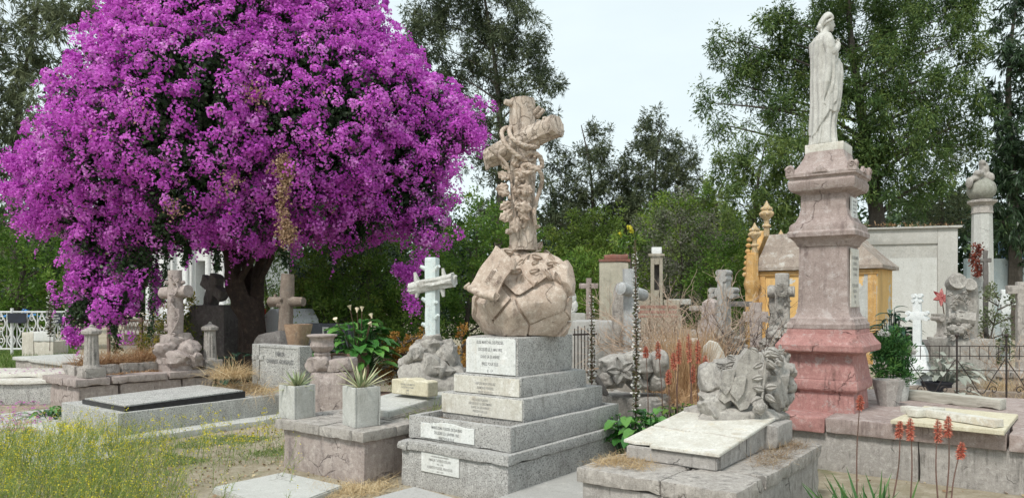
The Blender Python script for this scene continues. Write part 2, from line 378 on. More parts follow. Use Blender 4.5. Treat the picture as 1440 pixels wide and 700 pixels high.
# ---- quads by numpy
def nrm(a): return a/np.maximum(np.linalg.norm(a, axis=-1, keepdims=True), 1e-9)
class QB:
    def __init__(s): s.V = []; s.t = []; s.m = []
    def quads(s, V, tint, mi=0): s.V.append(V.astype(np.float32)); s.t.append(np.clip(tint, 0, 1).astype(np.float32)); s.m.append(np.full(len(V), mi, np.int32))
    def leaves(s, P, D, L, Wd, tint, mi=0, fold=.0, wide=.45):
        """diamond leaves from P along D"""
        D = nrm(D); N = nrm(np.cross(D, nrm(rng.normal(size=D.shape)))); S = N*np.reshape(Wd, (-1, 1))*.5; L = np.reshape(L, (-1, 1))
        U = np.cross(D, N)*L*fold
        V = np.stack([P, P+D*L*wide+S+U, P+D*L, P+D*L*wide-S+U], 1); s.quads(V, tint, mi)
    def facing(s, P, N, size, tint, mi=0):
        N = nrm(N); A = nrm(np.cross(N, nrm(rng.normal(size=N.shape)))); B = np.cross(N, A); sz = np.reshape(size, (-1, 1))
        k = rng.uniform(.8, 1., (len(P), 1))
        V = np.stack([P-A*sz*.5, P-B*sz*.5*k+N*sz*.12, P+A*sz*.5, P+B*sz*.5*k+N*sz*.12], 1); s.quads(V, tint, mi)
    def strips(s, P, D, L, w, bend, tint, mi=0, seg=3, G_=None, base=.7):
        """tapered blades curving along G_ (default down)"""
        n = len(P); D = nrm(D); L = np.reshape(L, (-1, 1)); w = np.reshape(w, (-1, 1)); bend = np.reshape(bend, (-1, 1))
        g = np.array([0, 0, -1.]) if G_ is None else G_
        S = nrm(np.cross(D, g+rng.normal(size=D.shape)*.35))
        prev = None
        for i in range(seg+1):
            t = i/seg; C = P+D*L*t+g*L*bend*t*t
            ww = w*(base+(1-base)*min(1, t*3))*(1-t)**.6*.5 if t < 1 else w*.02
            cur = (C-S*ww, C+S*ww)
            if prev is not None: s.quads(np.stack([prev[0], prev[1], cur[1], cur[0]], 1), tint, mi)
            prev = cur
    def build(s, name, mats, parent=None, at=None):
        V = np.concatenate(s.V); t = np.concatenate(s.t); m = np.concatenate(s.m); n = len(V)
        M = (MX[parent.name] if parent is not None else (at or Matrix.Identity(4))).inverted()
        Mn = np.array(M); V = V.reshape(-1, 3) @ Mn[:3, :3].T+Mn[:3, 3]
        me = bpy.data.meshes.new(name); me.vertices.add(n*4); me.vertices.foreach_set('co', V.astype(np.float32).ravel())
        me.loops.add(n*4); me.loops.foreach_set('vertex_index', np.arange(n*4, dtype=np.int32))
        me.polygons.add(n); me.polygons.foreach_set('loop_start', np.arange(0, n*4, 4, dtype=np.int32))
        if not isinstance(mats, (list, tuple)): mats = [mats]
        for x in mats: me.materials.append(x)
        if len(mats) > 1: me.polygons.foreach_set('material_index', m)
        me.update(calc_edges=True)
        a = me.attributes.new('tint', 'FLOAT', 'FACE'); a.data.foreach_set('value', t)
        return link(name, me, parent, at)
def rdir(n, up=0.): d = rng.normal(size=(n, 3)); d = nrm(d); d[:, 2] += up; return nrm(d)
def ball(n, shell=.0): return rdir(n)*(shell+(1-shell)*rng.random((n, 1))**(1/3))
# ------------------------------------------------------------------ plants
def foliage_points(lobes, cr, dens, shell=.35, depth=1.):
    """clump centres and radii spread through ellipsoidal lobes; lobes: (centre, rx, rz)"""
    C = []; RR = []; LB = []
    for k, (c, rx, rz) in enumerate(lobes):
        n = max(3, int(dens*(rx*rz)/(cr*cr)))
        p = ball(n, shell)*np.array([rx, rx*depth, rz])*(1+.25*rng.normal(size=(n, 1))*.6)
        C.append(p+np.array(c)); RR.append(np.full(n, cr)*rng.uniform(.6, 1.35, n)); LB.append(np.full(n, k))
    return np.concatenate(C), np.concatenate(RR), np.concatenate(LB)
def limbs(mb, base, r0, lobes, top=None, lean=(0, 0), clumps=None, n=7, twig=.2, rs=None, lb=None):
    rs = rs or random.Random(3)
    base = Vector(base); zt = max(l[0][2] for l in lobes) if top is None else top
    xs = sum(l[0][0] for l in lobes)/len(lobes); ys = sum(l[0][1] for l in lobes)/len(lobes)
    H = zt-base.z
    tr = [base+Vector(((xs-base.x)*t**1.5+math.sin(t*5+base.x)*.03*H*t, (ys-base.y)*t, H*t)) for t in [i/8 for i in range(9)]]
    mb.tube(tr, [r0*1.25]+[r0*(1-.9*i/8) for i in range(1, 9)], 10, nf=lambda i, a, p: 1+.12*math.sin(a*3+i*.7)+.08*math.sin(a*5+i))
    nodes = []
    for k, (c, rx, rz) in enumerate(lobes):
        c = Vector(c); zz = max(base.z+H*.12, min(c.z-.35*math.hypot(c.x-xs, c.y-ys)-rz*.3, zt*.93)); t = (zz-base.z)/H; i = min(7, int(t*8)); f = t*8-i
        s = tr[i].lerp(tr[i+1], f); m = s.lerp(c, .5)+Vector((rs.uniform(-.1, .1), rs.uniform(-.1, .1), .06))*(c-s).length
        rr = max(.02, r0*(1-t)*.5)
        mb.tube(spline([s, m, c], 4), [max(.012, rr*(1-.85*j/8)) for j in range(9)], n)
        nodes.append((s, m, c, rr))
    if clumps is not None:
        P, Rr, lb = clumps
        for j in range(len(P)):
            if rs.random() < twig:
                s, m, c, rr = nodes[lb[j]]; t = rs.uniform(.3, 1.); a = m.lerp(c, t); p = Vector(P[j])
                mid = a.lerp(p, .55)+Vector((rs.uniform(-.1, .1), rs.uniform(-.1, .1), .05))*(p-a).length
                mb.tube([a, mid, p], [max(.008, rr*.25), max(.006, rr*.15), .005], 4, cap=False)
def cas_foliage(q, P, Rr, tufts=9, needles=9, L=.34, w=.03, droop=.7, out=None, c0=None, tb=.5, spread=.8):
    n = len(P); ct = rng.normal(0, .17, n)
    for _ in range(tufts):
        o = P+rdir(n)*Rr[:, None]*rng.uniform(.2, 1.1, (n, 1))
        d0 = nrm((o-P)/Rr[:, None]*.7+rdir(n)*.6+np.array([0, 0, -droop*.5]))
        tt = rng.normal(0, .1, n)
        for _ in range(needles):
            d = nrm(d0+rdir(n)*spread*.6); ln = L*rng.uniform(.6, 1.25, n)
            st = o+d0*(rng.random((n, 1))-.4)*L*.8
            q.leaves(st, d+np.array([0, 0, -droop*.35]), ln, np.full(n, w)*rng.uniform(.7, 1.4, n), tb+ct+tt+rng.normal(0, .08, n))
def leaf_foliage(q, P, Rr, per=60, L=.09, w=.05, tb=.5, up=.2, tv=.15, droop=0., mi=0):
    n = len(P); ct = rng.normal(0, tv, n)
    for _ in range(per):
        u = rdir(n); o = P+u*Rr[:, None]*rng.random((n, 1))**.6
        d = nrm(u+rdir(n)*.8+np.array([0, 0, up-droop])); s = rng.uniform(.6, 1.3, n)
        q.leaves(o, d, L*s, w*s, tb+ct+rng.normal(0, .13, n), mi, fold=.12)
def px_lobes(L, Y, jit=.35, seed=0):
    rs = random.Random(seed); out = []
    for l in L:
        px, py, r = l[:3]; rz = l[3] if len(l) > 3 else r*.9
        y = Y+rs.uniform(-1, 1)*r*Y/FX*jit*2+(l[4] if len(l) > 4 else 0)
        out.append((W(px, py, y), r*y/FX, rz*y/FX))
    return out
def make_tree(name, label, cat, base, r0, lobes, mats, style='cas', cr=.35, dens=2., group=None, twig=.2, bark_=None, parts=('crown', 'trunk'), shell=.35, top=None, **kw):
    base = Vector(base); t = thing(name, label, cat, base, group)
    P, Rr, lb = foliage_points(lobes, cr, dens, shell)
    q = QB()
    if style == 'mix':
        mx = kw.pop('mx'); leaf_foliage(q, P, Rr*1.1, **mx)
    (cas_foliage if style in ('cas', 'mix') else leaf_foliage)(q, P, Rr, **kw)
    q.build(parts[0], mats, t)
    mb = MB(); limbs(mb, base, r0, lobes, top=top, clumps=(P, Rr, lb), twig=twig)
    mb.build(parts[1], bark_ or bark_g, t); return t

mb = MB(); mb.add([(-200,-60,0),(200,-60,0),(200,260,0),(-200,260,0)], [(0,1,2,3)])
def ground_mat():
    t = NT('dusty_ground', .95, .1)
    n = t.noise(.5, 6, .65); f = t.noise(7, 6, .7); g = t.noise(45, 4, .8)
    c = t.mix(t.ramp(n, .4, .62), (.40,.345,.26), (.31,.27,.19))
    c = t.mix(t.ramp(f, .45, .7), c, (.48,.43,.34)); c = t.mix(t.math('MULTIPLY', t.ramp(g, .52, .66), .5), c, (.15,.12,.085))
    n2 = t.noise(.9, 7, .7); c = t.mix(t.math('MULTIPLY', t.ramp(n2, .56, .66), .5), c, (.13,.17,.06))
    t.color(c); t.bump(t.math('ADD', f, g), .8, .02); return t.m
tag(mb.build('ground', ground_mat(), smooth=False), kind='structure')
# ------------------------------------------------------------------ stone tools
def chunks_rock(mb, c, r, seeds, gap=.012, seed=0, e=2.8, cuts=12, amp=.07, bev=.018, core=True, sub=4, M=None, zf=None, rel=.012):
    """a boulder carved as fitted blocks with open joints"""
    tmp = MB(); tmp.blob(c, r, sub, amp, 1.6, seed, e, cuts=cuts, zflat=zf)
    rs = random.Random(seed+40); c = Vector(c)
    if isinstance(seeds, int):
        S = []
        while len(S) < seeds:
            p = Vector((rs.gauss(0, 1), rs.gauss(0, 1), rs.gauss(0, 1))).normalized()*.72
            p = Vector((p.x*r[0], p.y*r[1], p.z*r[2]))+c
            if all((p-s_).length > min(r)*.45 for s_ in S) or rs.random() < .02: S.append(p)
    else: S = [Vector(s_) for s_ in seeds]
    for i, s_ in enumerate(S):
        b = bmesh.new(); vv = [b.verts.new(v) for v in tmp.v]
        for f in tmp.f: b.faces.new([vv[k] for k in f])
        for j, o in enumerate(S):
            if j == i: continue
            n = (o-s_).normalized(); m = (o+s_)/2-n*gap*rs.uniform(.5, 1.3); n = (n+Vector((rs.gauss(0,.06), rs.gauss(0,.06), rs.gauss(0,.06)))).normalized()
            g = bmesh.ops.bisect_plane(b, geom=b.verts[:]+b.edges[:]+b.faces[:], plane_co=m, plane_no=n, clear_outer=True)
            ed = [x for x in g['geom_cut'] if isinstance(x, bmesh.types.BMEdge)]
            if ed:
                try: bmesh.ops.edgeloop_fill(b, edges=ed)
                except Exception: pass
        if len(b.faces) < 6: b.free(); continue
        bmesh.ops.remove_doubles(b, verts=b.verts[:], dist=.002)
        b.normal_update()
        ed = [x for x in b.edges if len(x.link_faces) == 2 and x.calc_face_angle(0) > R(38)]
        if bev and ed:
            try: bmesh.ops.bevel(b, geom=ed, offset=bev, segments=2, affect='EDGES', profile=.6, clamp_overlap=True)
            except Exception: pass
        k = rs.uniform(-.3, 1)*rel; d = (s_-c).normalized()*k
        for v in b.verts: v.co += d+nz(v.co, 9, seed)*.004
        mb.bm(b, M)
    if core: mb.blob(c, [x*.95 for x in r], 4, amp, 1.6, seed, e, M=M, cuts=cuts, zflat=zf)
def bvh(mb): return BVHTree.FromPolygons(mb.v, mb.f)
CAM = Vector((0, 0, EYE))
def hit(bv, px, py, fallback=None):
    d = (W(px, py, 10)-CAM).normalized(); r = bv.ray_cast(CAM, d)
    if r[0] is None:
        f = fallback or 7.; return W(px, py, f), Vector((0, -1, 0))
    n = r[1]; n = -n if n.dot(d) > 0 else n
    return r[0], n
def basis(p, n, ang):
    """x along the direction ang (radians, picture-plane-ish) in the plane of n, z = n"""
    u = Vector((math.cos(ang), 0, math.sin(ang))); u = (u-n*u.dot(n)).normalized(); v = n.cross(u)
    return Matrix(((u.x, v.x, n.x, p.x), (u.y, v.y, n.y, p.y), (u.z, v.z, n.z, p.z), (0, 0, 0, 1)))
def leaf3(mb, p, n, ang, L, w=.6, kind='ovate', th=.012, mi=None):
    """carved leaf: domed, with a mid groove; base at p, pointing to ang"""
    N = 15; vs = []; fs = []
    def prof(t):
        if kind == 'oak': return (math.sin(math.pi*min(1, t*1.03))**.6)*(.62+.38*abs(math.sin(t*math.pi*3.4)))
        if kind == 'ivy': return (math.sin(math.pi*t**.6)**.7)*(.75+.25*math.cos(t*9))
        return math.sin(math.pi*t**.75)**.9
    M = basis(p, n, ang); hw = L*w*.5
    for i in range(N+1):
        t = i/N; x = t*L; ww = prof(t)*hw+.001; dz = .25*L*t*t*-.25
        for yy, zz in ((-ww, 0), (-ww*.9, th), (-ww*.45, th*1.9), (0, th*1.1), (ww*.45, th*1.9), (ww*.9, th), (ww, 0)):
            vs.append((x, yy, zz+dz*.5-.004))
    K = 7
    for i in range(N):
        for j in range(K-1): fs.append((i*K+j, (i+1)*K+j, (i+1)*K+j+1, i*K+j+1))
    for i in range(N): fs.append((i*K, i*K+K-1, (i+1)*K+K-1, (i+1)*K))
    mb.add(vs, fs, M, mi)
def flower3(mb, p, n, r, petals=6, th=.012, layers=2):
    for l in range(layers):
        for k in range(petals):
            a = 2*math.pi*(k+.5*l)/petals; leaf3(mb, p+n*th*l*1.2, (n+.1*Vector((math.cos(a), 0, math.sin(a)))).normalized(), a, r*(1-.35*l), .75, th=th)
    mb.blob(p+n*th*2.2, (r*.25,)*3, 2, .05, 3)
def slab_text(mb, c, xdir, n, lines, size, **kw):
    x = Vector(xdir).normalized(); n = Vector(n).normalized(); y = n.cross(x)
    M = Matrix(((x.x, y.x, n.x, c.x), (x.y, y.y, n.y, c.y), (x.z, y.z, n.z, c.z), (0, 0, 0, 1)))
    text_into(mb, lines, M, size, **kw)
def log3(mb, a, b, r0, r1, n=26, seg=18, seed=0, knots=4, groove=.10, bend=0., kr=.3):
    a = Vector(a); b = Vector(b); pts = [a.lerp(b, i/seg) for i in range(seg+1)]
    d = (b-a).normalized(); o = d.orthogonal()
    if bend: pts = [p+o*math.sin(i/seg*math.pi)*bend for i, p in enumerate(pts)]
    L = (b-a).length
    def nf(i, an, p):
        t = i/seg
        g = mn.noise(Vector((math.cos(an)*3.3+seed, math.sin(an)*3.3, t*L*3)))
        g2 = mn.noise(Vector((math.cos(an)*9+seed, math.sin(an)*9, t*L*7)))
        return 1+groove*g-abs(g2)*groove*.7+.05*math.sin(t*7+seed)
    mb.tube(pts, [r0+(r1-r0)*i/seg for i in range(seg+1)], n, nf=nf)
    rs = random.Random(seed+9)
    for k in range(knots):
        t = rs.uniform(.12, .9); p = a.lerp(b, t); u = (o*rs.gauss(0, 1)+d.cross(o)*rs.gauss(0, 1)).normalized(); r = r0+(r1-r0)*t
        if u.y > .3: u.y *= -1
        q = p+u*r*1.35+d*r*.15; mb.tube([p, p+u*r*.8, q], [r*kr*1.5, r*kr*1.1, r*kr*.85], 9)
        mb.tube([q-u*.001, q+u*.006], [r*kr*.55, r*kr*.5], 8)

# ------------------------------------------------------------------ 1. the stepped granite tomb with the log cross
FR = frame(Vector((-.027, 5.70, 0))+BX*.605)          # x -.605...605, y 0..2.11
t1 = thing('stepped_tomb', 'stepped grey granite tomb topped by a sandstone boulder and a rope bound log cross', 'tomb', FR)
mb = MB(FR); mb.rough(-.585,.585,.02,2.09,-.05,.315, .008,.12,.0015,.006,1)
mb.build('base', granite, t1)
mb = MB(FR); mb.rough(-.49,.605,-.005,2.115,.318,.40, .006,.1,.0015,.008,2)
mb.rough(-.62,-.487,-.02,.30,.31,.392, .014,.05,.004,.02,3); mb.rough(-.60,-.487,.30,2.1,.318,.398,.01,.1,.003,.012,4)
mb.build('ledge', granite, t1)
mb = MB(FR)                                            # the trough: four walls and soil
for a in ((-.56,.56,.085,.15),(-.56,-.50,.15,1.82),(.50,.56,.15,1.82),(-.50,.50,1.76,1.82)): mb.rough(*a, .403,.60, .006,.12,.0015,.006,5)
tr = mb.build('trough', granite, t1)
mb = MB(FR); mb.rough(-.50,.50,.15,.5,.40,.545,.01,.04,.012,0,6); mb.build('soil', soil, tr)
def tier(x, y0, y1, z0, z1, seed):
    mb = MB(FR); mb.rough(-x,x,y0,y1,z0,z1,.005,.12,.0015,.006,seed); return mb.build('step', granite, t1)
tier(.455,.402,1.69,.50,.78,11); tier(.372,.475,1.53,.78,.946,12); s3 = tier(.289,.545,1.41,.946,1.279,13)
fn = -AX; fx = -BX
def face(x, y, z): return FR @ Vector((x, y, z))
def panel(x0, x1, y, z0, z1, lines, size, mat, inkm=ink, th=.012, cut=0, arch=0, name='marble_panel', sx=.72, lead=1.35, top=.02, parent=t1, FR_=None, dx=0):
    F_ = FR_ or FR
    mb = MB(F_); pts = [(x0,z0),(x1,z0)]
    if cut: pts += [(x1,z1-cut),(x1-cut,z1),(x0+cut,z1),(x0,z1-cut)]
    elif arch:
        xm = (x0+x1)/2; w = (x1-x0); pts += [(x1,z1-arch),(x1-w*.2,z1-arch),(x1-w*.24,z1-arch*.7),(xm+w*.1,z1-arch*.15),(xm,z1),(xm-w*.1,z1-arch*.15),(x0+w*.24,z1-arch*.7),(x0+w*.2,z1-arch),(x0,z1-arch)]
    else: pts += [(x1,z1),(x0,z1)]
    mb.prism(pts, th, T(0, y-th, 0), bev=.002)
    R_ = F_.to_3x3(); c = F_ @ Vector(((x0+x1)/2+dx, y-th-.0012, z1-top))
    m2 = MB(); slab_text(m2, c, R_ @ Vector((1,0,0)), R_ @ Vector((0,-1,0)), lines, size, sx=sx, lead=lead)
    mb.v += m2.v; o = len(mb.v)-len(m2.v); mb.f += [tuple(i+o for i in f) for f in m2.f]; mb.mi += m2.mi
    return mb.build(name, [mat, inkm], parent, smooth=False)
panel(-.286,.270,.545,.955,1.268, [('ELISE MARCHAL DE FOESSEL',1),'DECEDEE LE 31 MAI 1903','DANS SA 53 ANNEE','PRIEZ POUR ELLE','R  I  P'], .039, marble_w, cut=.022, lead=1.62, top=.012, sx=.62)
panel(-.370,.362,.475,.785,.935, [('ICI',.8),'REPOSE MON EPOUSE','EDMOND FOESSEL','PRIEZ POUR LUI'], .031, marble, inkfaint, top=.010, lead=1.22, sx=.72)
panel(-.452,.445,.402,.60,.770, ['NICOLAS FOESSEL','DECEDE LE 15 DECEMBRE','DANS SA 58 ANNEE','PRIEZ POUR LUI','R I P'], .028, marble, inkfaint, top=.010, lead=1.18, sx=.8)
panel(-.405,.195,.085,.425,.572, ['MARIE ZEMA FOESSEL DE DAUBAS','DECEDEE LE 6 JANVIER 1962','PRIEZ POUR ELLE'], .034, marble_w, arch=.02, top=.026, lead=1.25, sx=.66, name='small_marble_plaque')
panel(-.335,.09,.020,.155,.318, [('A SUS QUERIDOS RECUERDO SUS NIETOS',.5),('AMALIA CATENTI SOLARI',1.02),('* 1902 - + 1978',.6),('ALBERTO FOESSEL FRANCOIS',1.02),('* 1907 - + 1975',.6)], .031, marble_w, inkfaint, top=.012, lead=1.25, sx=.68, name='small_marble_plaque')

# boulder
RC = FR @ Vector((-.005, .955, 0)); RY0 = RC.y
s_ = RY0/FX
rock = MB()
seeds = [W(a, b, RY0+d) for a, b, d in ((690,375,-.25),(735,385,-.3),(690,430,-.3),(668,452,-.1),(715,452,-.3),(760,430,-.35),(782,400,-.1),(790,440,-.1),(760,365,-.05),(795,462,-.1),(775,465,-.3),(700,390,.3),(760,400,.35),(730,450,.4),(670,420,.2))]
chunks_rock(rock, W(730, 424, RY0), (.50,.44,.50), seeds, .007, 3, 2.8, 20, .13, .018, zf=1.281, rel=.035)
ro = rock.build('boulder', sandstone, t1, angle=50)
bv = bvh(rock)
# scroll
mb = MB()
def surf(px, py, off=.03, y_=RY0-.42):
    p, n = hit(bv, px, py, y_); return p+Vector((0, -off, 0))
q4 = [(697,345),(724,368),(694,420),(658,404)]     # tl, tr, br, bl
NU, NV = 8, 12; grid = []
plane = [hit(bv, *q, RY0-.3)[0] for q in q4]
yc = [RY0-.30, RY0-.385, RY0-.47, RY0-.36]
for j in range(NV+1):
    for i in range(NU+1):
        u = i/NU; v = j/NV
        a = Vector(q4[0]).lerp(Vector(q4[1]), u).lerp(Vector(q4[3]).lerp(Vector(q4[2]), u), v)
        y = (yc[0]*(1-u)+yc[1]*u)*(1-v)+(yc[3]*(1-u)+yc[2]*u)*v-.03*math.sin(v*math.pi)-.02*math.sin(u*math.pi)
        grid.append(W(a.x+1.2*math.sin(v*9), a.y, y))
vs = grid+[g+Vector((.01, .05, 0)) for g in grid]; n1 = len(grid); fs = []
for j in range(NV):
    for i in range(NU):
        a = j*(NU+1)+i; fs += [(a, a+NU+1, a+NU+2, a+1), (a+n1, a+1+n1, a+NU+2+n1, a+NU+1+n1)]
def rim(seq):
    for a, b in zip(seq, seq[1:]): fs.append((a, b, b+n1, a+n1))
rim(list(range(0, NU+1))); rim([j*(NU+1)+NU for j in range(NV+1)]); rim([NV*(NU+1)+i for i in range(NU, -1, -1)]); rim([j*(NU+1) for j in range(NV, -1, -1)])
mb.add(vs, fs)
mb.tube([W(660,405,yc[3]-.02), W(676,413,RY0-.46), W(696,417,yc[2]-.03)], [.032,.037,.040], 14, nf=lambda i,a,p: 1+.06*math.sin(a*3))
e_ = W(697,417.5,yc[2]-.034); 
for k in range(22):
    a = k*.55; rr = .034*(1-k/24); a2 = (k+1)*.55; r2 = .034*(1-(k+1)/24)
    o = Vector((.004, -.004, 0)); mb.tube([e_+o+Vector((math.cos(a)*rr, 0, math.sin(a)*rr)), e_+o+Vector((math.cos(a2)*r2, 0, math.sin(a2)*r2))], .0045, 5)
mb.tube([W(722,364,yc[1]-.01), W(724,372,yc[1]-.02), W(721,379,yc[1]-.02)], [.016,.022,.016], 10)
mb.tube([W(658,402,yc[3]), W(655,404,yc[3]+.03), W(660,398,yc[3]+.08)], [.012,.02,.01], 8)
g = grid[6*(NU+1)+4]; gu = (grid[6*(NU+1)+5]-grid[6*(NU+1)+3]).normalized(); gv = (grid[4*(NU+1)+4]-grid[8*(NU+1)+4]).normalized(); gn = gu.cross(gv).normalized()
if gn.y > 0: gn = -gn
for (row, txt, sz) in ((3, 'FOESSEL', .050), (6, 'FAMILIA', .040)):
    m2 = MB(); c = (grid[7*(NU+1)+row]-gn*-.006); slab_text(m2, c+gn*.002, gv, gn, [txt], sz, sx=.75)
    o = len(mb.v); mb.v += m2.v; mb.f += [tuple(i+o for i in f) for f in m2.f]; mb.mi += m2.mi
mb.build('scroll', [sandstone, inkbrown], ro, angle=50)
# carved vine on the boulder
mb = MB()
st = [hit(bv, a, b)[0]+Vector((0,-.004,0)) for a, b in ((760,352),(744,358),(733,370),(736,384),(742,392))]
mb.tube(spline(st, 5), .009, 7)
for (a, b, an, L, w) in ((728,352,2.8,.07,.8),(742,350,1.2,.06,.9),(732,360,3.3,.08,.7),(748,360,-.3,.08,.8),(736,366,3.9,.07,.8),(733,380,3.4,.085,.8),(735,388,-2.0,.095,.75),(745,383,.2,.075,.7),(722,356,2.9,.07,.7),(755,350,.9,.07,.8),(748,372,.4,.055,.7),(765,352,-.8,.08,.6),(772,358,-1.0,.08,.6),(768,372,.1,.08,.6),(778,372,-.8,.11,.5),(766,380,-1.0,.10,.45),(780,384,-1.1,.10,.5)):
    p, n = hit(bv, a, b); leaf3(mb, p+n*.006, (n*.5+Vector((0,-1,.15))).normalized(), an, L*1.25, w*.9, 'ovate', .016)
p, n = hit(bv, 741, 391); mb.tube([p, p+Vector((.035,-.02,-.03)), p+Vector((.075,-.03,-.055))], [.010,.014,.034], 12)
mb.build('carved_vine', sandstone, ro, angle=60)
# log cross
CY = RY0-.02
cr = MB()
log3(cr, W(736,352,CY), W(735,140,CY), .125, .115, 48, 50, 2, 0, .17)
for (a, b, dx, dz, r) in ((719,146,-.06,.01,.03),(752,160,.05,.05,.03),(720,327,-.05,.01,.03),(742,337,.0,.02,.032),(751,321,.05,.02,.02),(757,163,.05,.05,.025)):
    p = W(a, b, CY-.04); cr.tube([W(736, b, CY), p, p+Vector((dx,-.03,dz))], [r*1.3, r*1.1, r*.8], 9)
A_ = W(689,222,CY+.19); B_ = W(784,176,CY-.30)
log3(cr, A_, B_, .100, .105, 48, 36, 5, 0, .18)
d = (B_-A_).normalized(); cr.tube([B_-d*.01, B_+d*.004], [.098,.090], 22); cr.tube([B_+d*.004, B_+d*.008], [.072,.07], 20)
cr.tube([A_, A_+Vector((-.03,-.03,-.12))], [.07,.012], 9)
for t_, u in ((.72, Vector((.1,-.3,1))), (.55, Vector((0,-1,.4))), (.82, Vector((0,-.6,.8)))):
    p = A_.lerp(B_, t_); cr.tube([p, p+u.normalized()*.13], [.035,.024], 9)
co = cr.build('log_cross', sandlog, t1, angle=45); bc = bvh(cr)
rp = MB()
def P3(x, y, dy=-.16): return W(680+x*.3288, 120+y*.3288, CY+dy)
rp.sweep_rope([P3(135,190,.12),P3(100,182,-.05),P3(78,200,-.15),P3(90,245,-.22),P3(135,292,-.22),P3(185,322,-.19),P3(215,318,-.17),P3(222,300,-.10),P3(200,288,.02)], .019)
rp.sweep_rope([P3(140,180,.10),P3(112,186,-.10),P3(118,220,-.24),P3(160,252,-.27),P3(210,264,-.24),P3(232,262,-.1),P3(230,255,.1)], .019)
rp.sweep_rope([P3(178,300,-.2),P3(205,288,-.22),P3(240,305,-.19),P3(250,345,-.16),P3(225,352,-.2),P3(190,340,-.21),P3(168,345,-.19),P3(176,372,-.19),P3(205,370,-.21),P3(238,350,-.17)], .020)
rp.sweep_rope([P3(195,352,-.22),P3(232,360,-.21),P3(250,390,-.17),P3(246,430,-.12),P3(228,490,-.11),P3(216,550,-.13),P3(222,598,-.12)], .018)
rp.sweep_rope([P3(178,345,-.18),P3(184,400,-.155),P3(190,470,-.15),P3(186,550,-.14),P3(168,608,-.13)], .018)
rp.build('rope', sandstone, co, angle=80)
mb = MB()
br = [P3(26,268,-.2),P3(60,300,-.2),P3(95,335,-.17),P3(112,380,-.15),P3(122,440,-.14),P3(130,500,-.14),P3(138,568,-.13)]
mb.tube(spline(br, 5), [.02-.0004*i for i in range(31)], 8)
rs = random.Random(5)
for k, (x, y, an, L) in enumerate(((118,340,.4,.10),(128,370,-.1,.11),(112,400,2.6,.10),(140,400,.2,.09),(108,430,3.4,.10),(146,440,-.2,.12),(112,465,2.9,.10),(150,470,-.5,.11),(118,500,3.7,.10),(140,515,-.2,.12),(150,540,-.6,.10),(125,545,3.6,.11),(138,560,-1.6,.12),(120,530,4.2,.11),(128,345,1.2,.08),(105,360,2.2,.08),(135,425,-1.2,.10),(140,490,-1.1,.10))):
    leaf3(mb, P3(x, y, -.155-rs.uniform(0,.03)), Vector((rs.uniform(-.3,.3), -1, rs.uniform(-.2,.3))).normalized(), an, L*1.25, .8, 'oak', .014)
for (x, y) in ((143,398),(140,412),(150,455),(112,480)): p = P3(x, y, -.19); mb.blob(p, (.017,.017,.022), 2, 0)
mb.build('oak_garland', sandstone, co, angle=60)

# ------------------------------------------------------------------ 2. foreground tomb with slanted broken marble slab
F2 = frame(Vector((1.342, 4.41, 0)))                  # origin at near corner; x from -1.13 to 0
t2 = thing('slab_tomb', 'weathered tomb with a slanted cracked marble slab and a carved rose headstone, lower right', 'tomb', F2 @ T(-.56,.96,0))
mb = MB(F2); mb.rough(-1.10,-.03,.03,1.90,-.05,.35,.012,.11,.004,.015,21); mb.build('base', blockcon, t2)
mb = MB(F2)
for (a, b, c, d) in ((-1.13,-.505,-.0,.55),(-.50,0,0,.52),(-.40,.003,.525,1.2),(-.40,0,1.205,1.93),(-1.13,-.403,.555,1.93)): mb.rough(a,b,c,d,.352,.452,.012,.09,.003,.018,22+int(c*9))
mb.build('coping', greystone, t2)
mb = MB(F2)
def wedge(mb, x0, x1, y0, y1, zb, za, zc, **k):
    """top rises from za at y0 to zc at y1"""
    b = bmesh.new(); bmesh.ops.create_cube(b, size=1)
    for v in b.verts:
        y = y0 if v.co.y < 0 else y1
        v.co = Vector((x0 if v.co.x < 0 else x1, y, zb if v.co.z < 0 else (za if v.co.y < 0 else zc)))
    bmesh.ops.bevel(b, geom=b.edges[:], offset=k.get('bev', .008), segments=2, affect='EDGES')
    for ax in (0, 1):
        lo, hi = ((x0, x1), (y0, y1))[ax]
        for i in range(1, 10):
            co = [0,0,0]; co[ax] = lo+(hi-lo)*i/10; no = [0,0,0]; no[ax] = 1
            bmesh.ops.bisect_plane(b, geom=b.verts[:]+b.edges[:]+b.faces[:], plane_co=co, plane_no=no)
    for v in b.verts: v.co += nz(v.co, 7, k.get('seed', 0))*k.get('amp', .003)
    mb.bm(b)
wedge(mb, -.99,-.31,.455,.50,.452,.545,.55, seed=1); wedge(mb, -.345,-.30,.50,1.0,.452,.553,.60, seed=2); wedge(mb, -.345,-.30,1.005,1.6,.452,.60,.655, seed=3); wedge(mb, -1.02,-.98,.60,1.6,.452,.56,.655, seed=4)
mb.rough(-.36,-.20,1.40,1.78,.452,.64,.012,.07,.004,.015,29); mb.rough(-1.02,-.36,1.5,1.78,.452,.70,.012,.1,.004,.015,30)
mb.build('ledger_box', blockcon, t2)
def quadslab(mb, P, th, bev=.004):
    """P: four or more corner points (top), thickness down"""
    b = bmesh.new(); f = b.faces.new([b.verts.new(p) for p in P]); r = bmesh.ops.extrude_face_region(b, geom=[f])
    for e in r['geom']:
        if isinstance(e, bmesh.types.BMVert): e.co.z -= th
    bmesh.ops.recalc_face_normals(b, faces=b.faces[:])
    if bev: bmesh.ops.bevel(b, geom=b.edges[:], offset=bev, segments=2, affect='EDGES')
    mb.bm(b)
def sz(y): return .575+(y-.43)*.1/1.19
